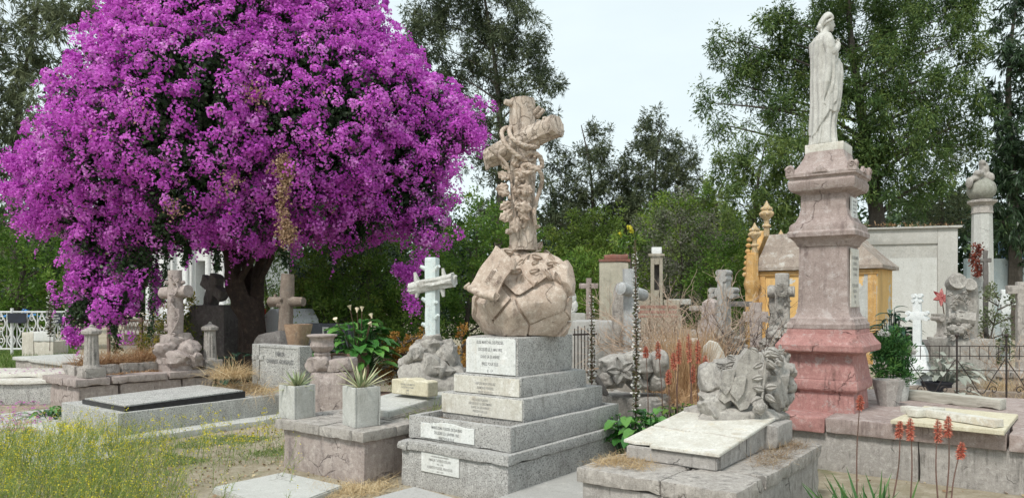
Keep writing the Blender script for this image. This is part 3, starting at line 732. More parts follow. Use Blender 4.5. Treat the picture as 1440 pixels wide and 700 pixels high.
mb = MB(F2); quadslab(mb, [(-.79,.43,sz(.43)),(-.28,.43,sz(.43)),(-.28,.86,sz(.86)),(-.52,.92,sz(.92)),(-.72,.90,sz(.9)),(-1.035,.955,sz(.95)),(-1.035,.50,sz(.5)),(-.93,.475,sz(.47)),(-.80,.50,sz(.5))], .022)
mb.build('marble_slab', marble, t2)
mb = MB(F2); quadslab(mb, [(-.28,.88,sz(.88)),(-.28,1.62,sz(1.62)),(-1.035,1.62,sz(1.62)),(-1.035,.985,sz(.985)),(-.72,.925,sz(.925)),(-.52,.948,sz(.948))], .022)
mb.build('marble_slab', marble, t2)
mb = MB(F2); wedge(mb, -.985,-.335,.80,1.05,.50,sz(.80)-.016,sz(1.05)-.016, seed=44, amp=.002, bev=.002); mb.build('mortar', flat('brown_joint', (.22,.14,.09), (.12,.08,.06), .9, 30), t2)
# carved headstone
HR = MB(); c2 = F2 @ Vector((-.66, 1.62, 0))
HY = 6.02
def HP(px, py, dy=0): return W(px, py, HY+dy)
chunks_rock(HR, HP(1053, 543, .16), (.36,.20,.31), 6, .005, 8, 3.0, 14, .12, .012); HR.blob(HP(1050,590,.12),(.36,.2,.16),3,.1,2,36,3,cuts=6)
HR.blob(HP(1003,532,.06), (.12,.16,.15), 4, .12, 1.8, 31, 2.6, cuts=6); HR.blob(HP(1005,562,-.02), (.13,.14,.12), 4, .12, 2, 32, 2.6, cuts=6)
HR.blob(HP(1000,573,-.04), (.12,.14,.10), 4, .15, 2, 37, 2.6, cuts=8); HR.blob(HP(1040,585,-.02), (.34,.16,.09), 4, .1, 2, 38, 3, cuts=8); HR.blob(HP(1085,540,.12), (.14,.16,.22), 4, .18, 2.4, 33, 3, cuts=10)
for k, (a, b, r) in enumerate(((1106,520,.08),(1110,545,.07),(1102,560,.08),(1094,512,.07),(1105,535,.07),(1085,500,.07))):
    HR.blob(HP(a, b, .25), (r,r*1.2,r), 3, .2, 2.5, 50+k, 3, cuts=10)
ho = HR.build('headstone_rock', carved, t2, angle=48); bh = bvh(HR)
mb = MB()
# broken shield-like plate
pl = [(1052,490),(1072,499),(1068,512),(1066,524),(1070,540),(1064,553),(1058,562),(1051,574),(1041,577),(1036,569),(1028,562),(1019,567),(1010,560),(1018,545),(1026,530),(1034,520),(1040,505)]
pv = [HP(a, b, -.20-.0010*(a-1045)+.0004*(b-530)) for a, b in pl]; pb = [p+Vector((0,.09,0)) for p in pv]; n = len(pv)
mb.add(pv+pb, [tuple(range(n-1,-1,-1))]+[(i,(i+1)%n,(i+1)%n+n,i+n) for i in range(n)]+[tuple(range(n,2*n))])
pl = [(1044,541),(1052,541),(1049,575),(1040,577),(1036,566)]
for off, (dx, dy_) in ((-.245,(0,0)),(-.235,(-16,-9))):
    pv = [HP(a+dx, b+dy_, off+.015-.0010*(a+dx-1045)+.0004*(b+dy_-530)) for a, b in ((1034,530),(1050,528),(1046,552),(1037,564),(1027,552))]; pb = [p+Vector((0,.05,0)) for p in pv]; n = 5
    mb.add(pv+pb, [tuple(range(n-1,-1,-1))]+[(i,(i+1)%n,(i+1)%n+n,i+n) for i in range(n)])
mb.build('carved_plate', carved, ho, angle=30)
mb = MB()
vine = [HP(1072,492,-.14),HP(1076,505,-.19),HP(1075,525,-.21),HP(1073,550,-.22),HP(1071,565,-.22)]
mb.tube(spline(vine, 6), .010, 8)
for (a, b, an, L, w) in ((1072,510,3.6,.085,.7),(1078,507,-.7,.09,.6),(1072,530,3.3,.085,.7),(1074,548,2.9,.09,.7),(1076,545,.1,.10,.6),(1076,555,-.6,.10,.6),(1072,560,3.5,.10,.7),(1074,500,.4,.09,.6),(1080,497,-.2,.10,.5),(1066,496,2.6,.08,.6)):
    leaf3(mb, HP(a, b, -.215), Vector((0,-1,.1)).normalized(), an, L, w, th=.012)
def rose(mb, p, r):
    for k, (rr, zz) in enumerate(((1,.0),(.75,.012),(.5,.022),(.28,.03))):
        for j in range(5):
            a = j*1.2566+k*.6; mb.blob(p+Vector((math.cos(a)*r*rr*.62, -zz, math.sin(a)*r*rr*.62)), (r*.42*(.6+.4*rr), .014, r*.42*(.6+.4*rr)), 2, .1, 3, j+k)
rose(mb, HP(1068,572,-.225), .062)
for (a, b, r) in ((1016,514,.085),(1034,507,.075),(1034,527,.075)):
    p, n = hit(bh, a, b, HY-.1)
    for k in range(5): leaf3(mb, p+Vector((0,-.015,0)), Vector((.1*math.cos(k), -1, .2)).normalized(), 3.0+k*.9-(a>1020)*.4, r*1.15, .95, 'ivy', .014)
rs = random.Random(8)
for k in range(13):
    a = rs.uniform(1074, 1100); b = rs.uniform(492, 518)-(a-1072)*.1
    leaf3(mb, HP(a, b, .0-rs.uniform(.02,.09)), Vector((rs.uniform(-.12,.12), -1, rs.uniform(.1,.4))).normalized(), rs.uniform(-1.6,1.6), rs.uniform(.05,.09), .65, 'ivy', .012)
mb.build('rose_garland', carved, ho, angle=60)

# ------------------------------------------------------------------ 3. tomb with the two planters
F3 = frame(Vector((-1.294, 6.35, 0)))
t3 = thing('planter_tomb', 'low plastered tomb with cracked stone coping and slanting stone slab, behind the two concrete planters', 'tomb', F3 @ T(-.6,1.1,0))
mb = MB(F3); mb.rough(-1.17,-.02,.05,2.35,-.05,.375,.01,.11,.004,.012,41); mb.build('base', mauve, t3)
mb = MB(F3)
for a in ((-1.24,-.58,0,.42),(-.575,.02,0,.40),(-.25,.02,.405,1.2),(-.25,.02,1.205,2.4),(-1.24,-.99,.425,2.4),(-.99,-.25,.42,2.4)): mb.rough(*a,.376,.468,.010,.08,.003,.008,int(a[0]*9)+45)
mb.build('coping', greystone, t3)
mb = MB(F3); wedge(mb, -.97,-.30,.60,1.85,.465,.545,.66, seed=5, bev=.008, amp=.004); mb.build('slanted_slab', concrete_lt, t3)
mb = MB(F3); wedge(mb, -.995,-.275,.575,1.60,.46,.49,.565, seed=6, bev=.012, amp=.008); mb.build('slab_bed', greystone, t3)
CY3 = 8.15
F3b = frame(W(583, 536, 7.62)); F3b.translation.z = .63
pm = MB(F3b); pts = [(-.26,0),(.26,0),(.26,.15),(.18,.16),(.12,.15),(.05,.17),(-.05,.17),(-.12,.15),(-.18,.16),(-.26,.15)]
pm.prism(pts, .16, T(0,-.08,0), bev=.01)
m2 = MB(); slab_text(m2, F3b @ Vector((-.02,-.0815,.125)), F3b.to_3x3() @ Vector((1,0,0)), -AX, ['LEONIE CHAUMETTE','DECEDEE LE 9 MAI','1898','R I P'], .024, lead=1.25, sx=.9)
o = len(pm.v); pm.v += m2.v; pm.f += [tuple(i+o for i in f) for f in m2.f]; pm.mi += m2.mi
pm.build('name_block', [cream_marble, inkfaint], t3, smooth=False)
rk = MB()
for k, (a, b, r, dy) in enumerate(((608,492,.15,0),(585,500,.13,-.1),(628,500,.14,.0),(600,515,.17,-.1),(638,512,.11,.1),(622,520,.14,-.12),(575,512,.11,-.05),(645,530,.12,.05),(608,480,.11,0),(590,486,.08,0),(632,487,.09,0))):
    rk.blob(W(a, b, CY3+dy), (r,r,r*.95), 3, .28, 2.2, 60+k, 2.6, cuts=9)
rk.blob(W(608,530,CY3), (.36,.3,.24), 3, .15, 2, 75, 3, cuts=8)
rk.build('rockwork', carved, t3, angle=42)
cx = MB()
c0 = W(608,474,CY3); FRc = frame(Vector((c0.x, c0.y, 0)), R(-20))
zt = EYE+(422-362)/FX*CY3; zb = c0.z-.05
cx.rough(-.068,.068,-.06,.06,zb,zt,.02,.05,.004,.006,48,M=FRc)
for (x, z, dx, dz) in ((-.06,zb+.18,-.04,.02),(.05,zb+.25,.05,.05),(-.06,zb+.45,-.04,.03),(-.06,zb+.80,-.06,.03),(.06,zb+.80,.05,.03),(.05,zb+.42,.03,.02)):
    p = FRc @ Vector((x,-.03,z)); cx.tube([p, p+FRc.to_3x3() @ Vector((dx,-.03,dz))], [.03,.018], 8)
cpo = cx.build('cross_post', paleblue_paint, t3, angle=45)
cx = MB(); za = EYE+(422-398)/FX*CY3
log3(cx, FRc @ Vector((-.25,-.03,za-.06)), FRc @ Vector((.285,-.05,za+.03)), .070,.078, 24, 18, 6, 0, .28)
for (x, z, dx, dz, r) in ((-.16,za,-.03,.12,.04),(-.14,za-.03,-.03,-.13,.045),(.17,za+.03,-.02,.13,.035),(.13,za-.02,.03,-.13,.04),(-.23,za-.04,-.05,-.05,.03),(.27,za+.03,.04,.05,.035)):
    p = FRc @ Vector((x,-.04,z)); cx.tube([p, p+FRc.to_3x3() @ Vector((dx,-.01,dz))], [r,r*.4], 8)
cx.build('cross_arm', peelwood, cpo, angle=45)
# planters
def planter(px, py, s, h, rz, label, z=.468, leaves='agave', tint=concrete):
    P = G(px, py, z); M = frame(P+Vector((0,.0,0)), rz); M = M @ T(-s/2, s/2, 0)
    P0 = thing('concrete_planter', label, 'planter', M, 'square concrete planters on the plastered tomb')
    mb = MB(M); w = .022; a = s/2
    for q in ((-a,a,-a,-a+w),(-a,a,a-w,a),(-a,-a+w,-a+w,a-w),(a-w,a,-a+w,a-w)): mb.rough(*q,0,h,.005,.06,.0015,.004,int(px))
    mb.box(-a+w,a-w,-a+w,a-w,.01,h-.03,0); bx_ = mb.build('box', concrete_lt, P0)
    mb = MB(M); mb.rough(-a+w,a-w,-a+w,a-w,h-.05,h-.02,.004,.02,.006,0,3); mb.build('soil', soil, bx_)
    return M @ T(0,0,h-.02)
Mp1 = planter(414, 590, .245, .315, TH, 'left square concrete planter at the coping end, in front of the granite headstone')
Mp2 = planter(499, 602, .255, .355, R(-52), 'right square concrete planter at the coping corner, nearer the stepped tomb')
def agave(M, n, L, w, label, spread=1., name='agave_plant', tb=.5, stripes=True):
    P0 = thing(name, label, 'plant', M); mb = MB(M); q = QB()
    for k in range(n):
        a = k*2.4+random.uniform(-.2,.2); el = 1.3-(k/n)*1.3*spread+random.uniform(-.12,.12)*spread; l = L*random.uniform(.7,1.1)*(1 if k > 2 else .9)
        d = Vector((math.cos(a)*math.cos(el), math.sin(a)*math.cos(el), math.sin(el))); u = Vector((-math.sin(a), math.cos(a), 0)); nn = u.cross(d)
        dry = random.random() < .3 and el < .7; tt = random.uniform(.9,1) if dry else random.uniform(.1,.8)
        pr = None; S = 7
        for i in range(S+1):
            t = i/S; c = d*l*t*(1)-Vector((0,0,1))*l*t*t*(.35 if dry else .12)+Vector((math.cos(a), math.sin(a), 0))*.012
            ww = w*(1-t)**.7*(.6+.4*min(1,t*4)); ww = max(ww, .0008)
            row = [M @ (c-u*ww+nn*ww*.45), M @ (c-u*ww*.45), M @ (c-nn*0), M @ (c+u*ww*.45), M @ (c+u*ww+nn*ww*.45)]
            if pr:
                for j in range(4):
                    tint = tt if (dry or j in (1, 2)) else min(1, tt*.5+.42) if stripes else tt
                    q.quads(np.array([[pr[j], pr[j+1], row[j+1], row[j]]]), np.array([tint]))
            pr = row
    q.build('leaves', M_agave, P0)
agave(Mp1, 30, .22, .019, 'low spiky variegated rosette growing in the left square planter', 1.05)
agave(Mp2, 17, .34, .020, 'tall spiky variegated rosette growing in the right square planter', .75)

# ------------------------------------------------------------------ 4. granite tomb with black edged slab, its headstone
F4 = frame(Vector((-4.42, 8.30, 0)))
t4 = thing('granite_tomb', 'long grey speckled granite tomb with a black edged slab, left foreground', 'tomb', F4 @ T(-.75,1.2,0))
mb = MB(F4); mb.rough(-1.49,0,0,2.9,0,.33,.006,.15,.002,.006,61); mb.build('body', granite_fine, t4)
mb = MB(F4); mb.rough(-1.7,.28,-.35,3.1,-.04,.075,.012,.15,.004,.015,62); mb.build('footing', concrete_lt, t4)
mb = MB(F4); wedge(mb, -1.13,-.08,.12,1.62,.345,.40,.43, seed=8, bev=.003, amp=.0); mb.build('slab', granite_fine, t4)
mb = MB(F4); wedge(mb, -1.15,-.06,.10,1.64,.332,.385,.415, seed=8, bev=.003, amp=.0); mb.build('slab_edge', blackstone, t4)
F5 = frame(Vector(((421-720)/FX*10.2, 10.2, 0)))
t5 = thing('granite_headstone', 'wide granite headstone with a raised cross and a family name, beside dry straw', 'headstone', F5 @ T(-.55,.1,0))
mb = MB(F5); mb.rough(-1.12,0,0,.22,.0,.96,.008,.15,.001,.004,65); hb5 = mb
mb = MB(F5)
for a in ((-.995,-.925,.45,.955),(-1.10,-.83,.735,.805)): mb.box(a[0],a[1],-.016,.004,a[2],a[3],.003)
mb.box(-.925,-.02,-.008,.003,.925,.935,.001); mb.box(-.032,-.02,-.008,.003,.4,.925,.001)
mb.build('raised_cross', granite_fine, t5)
m2 = MB(); slab_text(m2, F5 @ Vector((-.44,-.004,.895)), -BX, -AX, ['FAMILIA','DANGLES  GONZALEZ'], .085, sx=.72, lead=1.25)
o = len(hb5.v); hb5.v += m2.v; hb5.f += [tuple(i+o for i in f) for f in m2.f]; hb5.mi += m2.mi; hb5.build('block', [granite_fine, ink], t5, smooth=False)

# ------------------------------------------------------------------ 5. plot with fluted columns
F6 = frame(Vector((-6.29, 10.68, 0)))
t6 = thing('walled_plot', 'raised grave plot of mauve stone with heavy cracked coping under the magenta blossom', 'grave plot', F6 @ T(-.6,1.1,0))
mb = MB(F6)
for a in ((-1.06,-.04,.05,.12),): pass
mb.rough(-1.08,-.03,.04,.62,-.03,.335,.012,.1,.006,.02,71); mb.rough(-1.08,-.03,.64,1.6,-.03,.335,.012,.1,.005,.02,72); mb.rough(-1.08,-.03,1.62,2.2,-.03,.335,.012,.1,.005,.02,73)
mb.build('base', mauve, t6)
mb = MB(F6)
for i, a in enumerate(((-.40,.03,-.03,.46),(-.36,.02,.50,1.35),(-.35,.03,1.37,2.28),(-1.13,-.42,-.03,.30),(-1.12,-.82,.32,2.28),(-.80,-.36,1.95,2.28))): mb.rough(*a,.345,.455,.014,.08,.005,.016,74+i)
mb.build('coping', mauve, t6)
mb = MB(F6)
for i, a in enumerate(((-.62,-.50,.25,.85),(-.62,-.48,.87,1.5),(-.64,-.50,1.52,2.1),(-1.05,-.62,.22,.34))): mb.rough(*a,.40,.60,.02,.08,.008,.03,84+i)
mb.build('inner_kerb', greystone, t6)
mb = MB(F6); mb.rough(-.84,-.33,.3,2.0,.36,.425,.01,.06,.012,0,91); mb.rough(-1.02,-.62,.32,2.1,.4,.56,.01,.06,.02,0,92); mb.build('soil', soil, t6)
def fluted(px, py, label, z=.455, h=.74):
    P = G(px, py, z); M = frame(P) @ T(-.13,.13,0)
    t = thing('fluted_column', label, 'column', M, 'short fluted stone columns on the mauve plot')
    mb = MB(M); mb.rough(-.15,.15,-.15,.15,0,.15,.01,.06,.004,.012,int(px)); mb.lathe([(.12,.15),(.118,.17),(.105,.19)], 32); mb.build('plinth', greystone, t)
    mb = MB(M); mb.lathe([(.108,.18),(.100,.35),(.094,.50),(.092,.63)], 96, nf=lambda a,z: 1-.10*max(0, math.sin(a*12))**.8); mb.build('shaft', greystone, t, angle=60)
    mb = MB(M); mb.lathe([(.10,.625),(.118,.635),(.135,.65),(.138,.69),(.12,.705),(.05,.74),(.03,.75),(.032,.765),(.012,.785)], 8, rot=R(22.5)); mb.build('cap', greystone, t)
fluted(121, 532, 'fluted stone column at the left corner of the mauve plot, blackened in its grooves')
fluted(291, 519, 'fluted stone column at the right end of the mauve plot, near the dark trunk')
F7 = Vector((W(245,0,12.2).x, 12.2, 0))
t7 = thing('carved_cross', 'mauve carved cross on piled rocks between the two fluted columns', 'cross', F7)
mb = MB()
for k, (a, b, r, dy) in enumerate(((245,480,.20,0),(262,492,.20,0),(235,492,.18,-.1),(252,505,.22,-.1),(272,505,.18,0),(235,510,.18,0),(258,475,.15,.05))): mb.blob(W(a,b,12.2+dy), (r*1.05,r,r*.8), 3, .25, 2, 90+k, 2.6, cuts=8)
mb.blob(W(252,515,12.25), (.3,.25,.3), 3, .1, 2, 99, 3)
mb.build('rock', mauve, t7, angle=42)
mb = MB(); log3(mb, W(247,485,12.2), W(246,380,12.2), .125,.115,20,16,11,5,.10,kr=.3); log3(mb, W(229,412,12.35), W(265,409,12.05), .10,.10,18,8,12,1,.1)
cc = spline([W(240,470,12.06),W(252,445,12.04),W(241,425,12.05),W(250,405,12.03),W(243,390,12.05)], 6); mb.tube(cc, .016, 6)
for k, p in enumerate(cc[::3]): leaf3(mb, p, Vector((0,-1,0)), k*1.9, .09, .7)
mb.build('cross', mauve, t7, angle=50)
# ------------------------------------------------------------------ right: raised plot wall
F8 = frame(Vector((2.72, 7.10, 0)) + BX*.13)          # x 0 .. 4.6, y 0..2.7
t8 = thing('raised_plot', 'long raised plot of rough rendered wall with a pink grey coping, lower right', 'grave plot', F8 @ T(2,1,0))
mb = MB(F8); mb.rough(.03,1.165,.05,2.7,-.05,.36,.008,.12,.004,.006,101); mb.rough(1.17,2.565,.05,2.7,-.05,.36,.012,.12,.006,.012,102); mb.rough(2.57,4.6,.05,2.7,-.05,.36,.012,.12,.006,.012,103)
mb.build('wall', blockcon, t8)
mb = MB(F8)
for i, a in enumerate(((.40,1.82,0,.5),(1.835,3.3,0,.5),(3.315,4.65,0,.5),(.40,2.3,.5,1.6),(2.31,4.65,.5,1.6),(0,2.3,1.6,2.75),(2.31,4.65,1.6,2.75))): mb.rough(*a,.362,.50,.010,.1,.004,.010,104+i)
mb.build('coping', shaftstone, t8)
mb = MB(F8); mb.rough(-.03,.40,-.02,1.6,.355,.503,.02,.08,.006,.03,112); mb.build('red_coping', redpaint, t8)
# ------------------------------------------------------------------ statue monument
SC = Vector((3.25, 7.59, 0)); FS = frame(SC)
t9 = thing('pedestal_monument', 'tall square pedestal, pink grey above and peeling red paint below, carrying the standing statue', 'monument', FS @ T(0,0,.5))
def zz(py, s): return EYE+(HZ-py)/FX*(SC.y-1.403*s)
def prof(L): return [(s, zz(py, s)) for s, py in L]
def sqlathe(mb, pr, M, bev=.008, seed=0, amp=.003):
    """square stack with subdivided faces and slightly worn corners"""
    N = 8; vs = []; fs = []
    for (r, z) in pr:
        ring = []
        for side in range(4):
            for k in range(N):
                u = -1+2*k/N
                c = 1-.0*abs(u)
                p = [Vector((u*r, -r, z)), Vector((r, u*r, z)), Vector((-u*r, r, z)), Vector((-r, -u*r, z))][side]
                if k == 0: p.x *= .985; p.y *= .985
                p += nz(p*1., 5, seed)*amp+nz(p, 17, seed)*amp*.8; ring.append(p)
        vs += ring
    m = 4*N
    for i in range(len(pr)-1):
        for j in range(m): fs.append((i*m+j, i*m+(j+1) % m, (i+1)*m+(j+1) % m, (i+1)*m+j))
    fs.append(tuple(range(m-1,-1,-1))); k = (len(pr)-1)*m; fs.append(tuple(k+j for j in range(m)))
    mb.add(vs, fs, M)
def dense(pr, step=.05):
    out = [pr[0]]
    for a, b in zip(pr, pr[1:]):
        n = max(1, int(abs(b[1]-a[1])/step)); out += [(a[0]+(b[0]-a[0])*i/n, a[1]+(b[1]-a[1])*i/n) for i in range(1, n+1)]
    return out
mb = MB()
sqlathe(mb, dense(prof([(.322,596),(.320,585),(.308,560),(.306,555),(.312,554),(.343,552),(.350,550),(.350,541),(.342,538),(.326,535.5)])), FS, seed=1, amp=.0025)
sqlathe(mb, dense(prof([(.334,536),(.326,530),(.310,514),(.297,504),(.300,501),(.325,499),(.412,497),(.418,495.5),(.418,488),(.408,486),(.385,481),(.355,474),(.350,471),(.332,470.5),(.326,464)])), FS, seed=2, amp=.0025)
mb.build('red_base', redpaint, t9, angle=24)
mb = MB()
sqlathe(mb, dense(prof([(.305,466),(.326,463),(.328,457),(.310,453),(.306,449),(.27,446),(.252,440),(.242,428),(.236,400),(.232,345),(.238,341)])), FS, seed=3, amp=.002)
mb.build('shaft', shaftstone, t9, angle=30)
mb = MB()
sqlathe(mb, dense(prof([(.245,344),(.262,338),(.30,331),(.325,329),(.328,323),(.312,320),(.310,314),(.296,311),(.262,308),(.235,300),(.222,292)])), FS, seed=4, amp=.0015)
sqlathe(mb, dense(prof([(.220,296),(.218,268),(.226,266)])), FS, seed=5, amp=.0015)
sqlathe(mb, dense(prof([(.225,270),(.25,266),(.30,262),(.318,257),(.322,249),(.308,246),(.318,243),(.335,241),(.335,236),(.30,233),(.255,230),(.225,224),(.195,216),(.182,209)])), FS, seed=6, amp=.0015)
zc0 = zz(238, .33)
for k in range(4):                                    # corner scrolls and small pediments
    Mk = FS @ RZ(k*math.pi/2)
    mb.prism([(-.11,0),(.11,0),(0,.085)], .03, Mk @ T(0,-.338,zc0-.005), bev=.004)
    mb.prism([(-.07,.012),(.07,.012),(0,.062)], .01, Mk @ T(0,-.347,zc0-.005), bev=.002)
    for sx_ in (-1, 1):
        P = [(0,0),(.085,0),(.088,.06),(.08,.095),(.055,.112),(.03,.10),(.012,.07)]
        pts = [(-.338+x, z) for x, z in P] if sx_ < 0 else [(.338-x, z) for x, z in reversed(P)]
        mb.prism(pts, .028, Mk @ T(0,-.336,zc0-.005), bev=.006)
        for j in range(16):
            a = j*.5; r_ = .034*(1-j/18); a2 = a+.5; r2 = .034*(1-(j+1)/18); c = Vector((sx_*.295,-.339,zc0+.055))
            mb.tube([Mk @ (c+Vector((math.cos(a)*r_,0,math.sin(a)*r_))), Mk @ (c+Vector((math.cos(a2)*r2,0,math.sin(a2)*r2)))], .006, 5)
mb.build('cornice', shaftstone, t9, angle=30)
mb = MB(FS); z0 = zz(211,.18); z1 = zz(198,.18); mb.rough(-.185,.185,-.185,.185,z0,z1,.006,.08,.001,.004,120); mb.build('plinth', marble, t9)
# side inscriptions (on the +x face)
FSr = FS @ RZ(math.pi/2)
zA, zB = zz(432,.24), zz(348,.235)
mb = MB(FSr); wA = .17
mb.prism([(-wA,zA),(wA,zA),(wA,zB),(-wA,zB)], .012, T(0,-.252,0), bev=.003)
m2 = MB(); slab_text(m2, FSr @ Vector((0,-.2535,zB-.06)), FSr.to_3x3() @ Vector((1,0,0)), FSr.to_3x3() @ Vector((0,-1,0)), [('FOUCHE MARIA',1.2),'DECEDEE A','VALPARAISO','LE 9 AVRIL','',('VICTOR TOSTE',1.1),'DECEDE A','PARIS','1888'], .040, sx=.8, lead=1.35)
o = len(mb.v); mb.v += m2.v; mb.f += [tuple(i+o for i in f) for f in m2.f]; mb.mi += m2.mi
mb.build('inscription_panel', [marble, inkfaint], t9, smooth=False)
zA, zB = zz(307,.22), zz(275,.22)
mb = MB(FSr); mb.prism([(-.11,zA),(.13,zA),(.13,zB),(-.11,zB)], .018, T(0,-.245,0), bev=.002)
m2 = MB(); slab_text(m2, FSr @ Vector((.01,-.2465,zB-.02)), FSr.to_3x3() @ Vector((1,0,0)), FSr.to_3x3() @ Vector((0,-1,0)), ['ALINE ROBERT','VEUVE TOSTE','DECEDEE LE','12 MARS 1903','R I P'], .028, sx=.85, lead=1.3)
o = len(mb.v); mb.v += m2.v; mb.f += [tuple(i+o for i in f) for f in m2.f]; mb.mi += m2.mi
mb.build('name_plaque', [marble_w, ink], t9, smooth=False)

# ------------------------------------------------------------------ the statue
zp = z1; U = .00224
SF = T(SC.x-.045, SC.y, zp) @ RZ(R(4))               # faces +x
def X_(x): return (x-170)*U
def Z_(y): return (632-y)*U
body = [(632,98,228,.17),(620,100,226,.175),(600,102,222,.17),(570,106,219,.165),(550,108,218,.16),(500,110,226,.155),(450,112,240,.155),(400,113,249,.155),(350,112,253,.155),(320,113,258,.155),(300,114,258,.15),(270,112,254,.145),(240,111,240,.142),(210,110,226,.15),(185,110,218,.165),(165,110,212,.172),(150,113,208,.165),(138,118,202,.14),(128,130,196,.10),(118,142,190,.06),(108,152,186,.045)]
def ring_loft(mb, rows, n=72, fold=None, M=None):
    vs = []; fs = []; K = len(rows)
    for (y, a, b, w) in rows:
        cx_ = X_((a+b)/2); rx = (b-a)/2*U; z = Z_(y)
        for j in range(n):
            an = 2*math.pi*j/n; f = fold(an, y) if fold else 1
            vs.append((cx_+rx*math.cos(an)*f, w*math.sin(an)*f, z))
    for i in range(K-1):
        for j in range(n): fs.append((i*n+j, i*n+(j+1) % n, (i+1)*n+(j+1) % n, (i+1)*n+j))
    fs.append(tuple(range(n-1,-1,-1))); fs.append(tuple((K-1)*n+j for j in range(n)))
    mb.add(vs, fs, M)
def interp(rows, step=8):
    out = []
    for a, b in zip(rows, rows[1:]):
        n = max(1, int(abs(a[0]-b[0])/step)); out += [tuple(a[k]+(b[k]-a[k])*i/n for k in range(4)) for i in range(n)]
    return out+[rows[-1]]
def fold1(a, y):
    lo = min(1, max(0, (y-250)/200)); hi = 1-lo
    ph = a+ (y-400)*.0012*math.sin(a*2)
    s1 = abs(math.sin(ph*6.5+.4*math.sin(y*.011)))**.7; s2 = abs(math.sin(ph*11+y*.004+1))
    return 1+lo*(.22*(s1-.6)+.08*(s2-.5))+hi*.045*(abs(math.sin(a*5+y*.045))-.5)*(y > 140)
SFs = SF @ Matrix.Diagonal((.86,.86,1,1)); mb = MB(SFs); ring_loft(mb, interp(body), 96, fold1)
# mantle over the shoulder and back, hem slanting forward
def mantle(mb, a0, a1, top, hem, off, n=36, thick=.022, wave=.08):
    vs = []; fs = []; K = 40
    for lay in (off, off-thick*2):
        for i in range(K+1):
            for j in range(n+1):
                t = j/n; an = a0+(a1-a0)*t; hb = hem(t); y = top(t)+(hb-top(t))*i/K
                # body radius at y
                for r0, r1 in zip(body, body[1:]):
                    if r0[0] >= y >= r1[0]: break
                k = (y-r0[0])/(r1[0]-r0[0]+1e-9); k = min(1, max(0, k))
                A = r0[1]+(r1[1]-r0[1])*k; B = r0[2]+(r1[2]-r0[2])*k; w = r0[3]+(r1[3]-r0[3])*k
                f = 1+wave*math.sin(t*34+i*.09+2*math.sin(i*.12))*(.3+.7*i/K)
                cx_ = X_((A+B)/2); rx = (B-A)/2*U+lay*(.35+.65*abs(math.sin(an))); ry = w+lay
                vs.append((cx_+rx*math.cos(an)*f, ry*math.sin(an)*f, Z_(y)))
    m = n+1; N1 = (K+1)*m
    for i in range(K):
        for j in range(n):
            a = i*m+j; fs += [(a, a+1, a+m+1, a+m), (a+N1, a+m+N1, a+m+1+N1, a+1+N1)]
    for j in range(n): fs += [(j, j+N1, j+1+N1, j+1), (K*m+j, K*m+j+1, K*m+j+1+N1, K*m+j+N1)]
    for i in range(K): fs += [(i*m, (i+1)*m, (i+1)*m+N1, i*m+N1), (i*m+n, i*m+n+N1, (i+1)*m+n+N1, (i+1)*m+n)]
    mb.add(vs, fs)
PI = math.pi
mantle(mb, PI*.75, PI*1.63, lambda t: 150+20*t, lambda t: 560-150*max(0,t-.35)/.65+40*math.sin(t*3), .030)
mantle(mb, PI*1.2, PI*1.95, lambda t: 255+10*t, lambda t: 420+70*math.sin(t*PI), .026, wave=.045)
mantle(mb, -PI*.35, PI*.9, lambda t: 250, lambda t: 460+40*math.sin(t*PI), .022, wave=.05)
def S3(x, y, w): return Vector((X_(x), w, Z_(y)))
# near (right) arm in a draped sleeve, forearm up to the chest
mb.tube(spline([S3(150,150,-.15),S3(150,180,-.185),S3(160,215,-.195),S3(178,228,-.19)],5), [.056]*5+[.06]*5+[.055]*6, 16)
mb.tube(spline([S3(172,230,-.19),S3(195,212,-.165),S3(218,188,-.12),S3(228,176,-.09)],5), [.046]*4+[.036]*5+[.027]*4+[.022]*3, 14)
mb.tube(spline([S3(150,175,-.20),S3(148,230,-.205),S3(150,290,-.195),S3(140,360,-.185),S3(130,430,-.17)],6), [.03,.035,.04]+[.038]*16+[.03,.025,.02,.012,.01,.008], 12)
mb.tube(spline([S3(170,232,-.2),S3(172,275,-.20),S3(178,330,-.18),S3(168,400,-.165),S3(160,455,-.15)],6), [.03,.035]+[.028]*17+[.022,.018,.014,.01,.008,.006], 12)
mb.tube(spline([S3(205,225,-.15),S3(190,262,-.18),S3(160,272,-.19),S3(140,262,-.18)],6), .02, 10)
mb.tube(spline([S3(245,265,-.05),S3(225,290,-.13),S3(190,300,-.165),S3(155,300,-.17)],6), .018, 10)
# far arm crossing to the same place
mb.tube(spline([S3(158,150,.14),S3(165,190,.17),S3(185,222,.15),S3(215,205,.05),S3(232,180,-.02)],5), [.05]*10+[.036]*6+[.026]*5, 14)
# hands: palm, four fingers, thumb
for side, hx, hy, hw in ((-1,230,172,-.075),(1,236,170,-.02)):
    c = S3(hx, hy, hw); mb.blob(c, (.021,.016,.028), 2, 0)
    for k in range(4):
        o = Vector((.004,.009*(k-1.5),.018)); L = (.036,.044,.041,.032)[k]
        b0 = c+o; d = Vector((-.25,.1*(k-1.5),.95)).normalized(); mb.tube([b0, b0+d*L*.5, b0+d*L*.8+Vector((-.012,0,-.002))], [.0085,.0075,.006], 8)
    mb.tube([c+Vector((-.012,.012*side,0)), c+Vector((-.028,.012*side,.022)), c+Vector((-.030,.008*side,.034))], [.0095,.008,.006], 8)
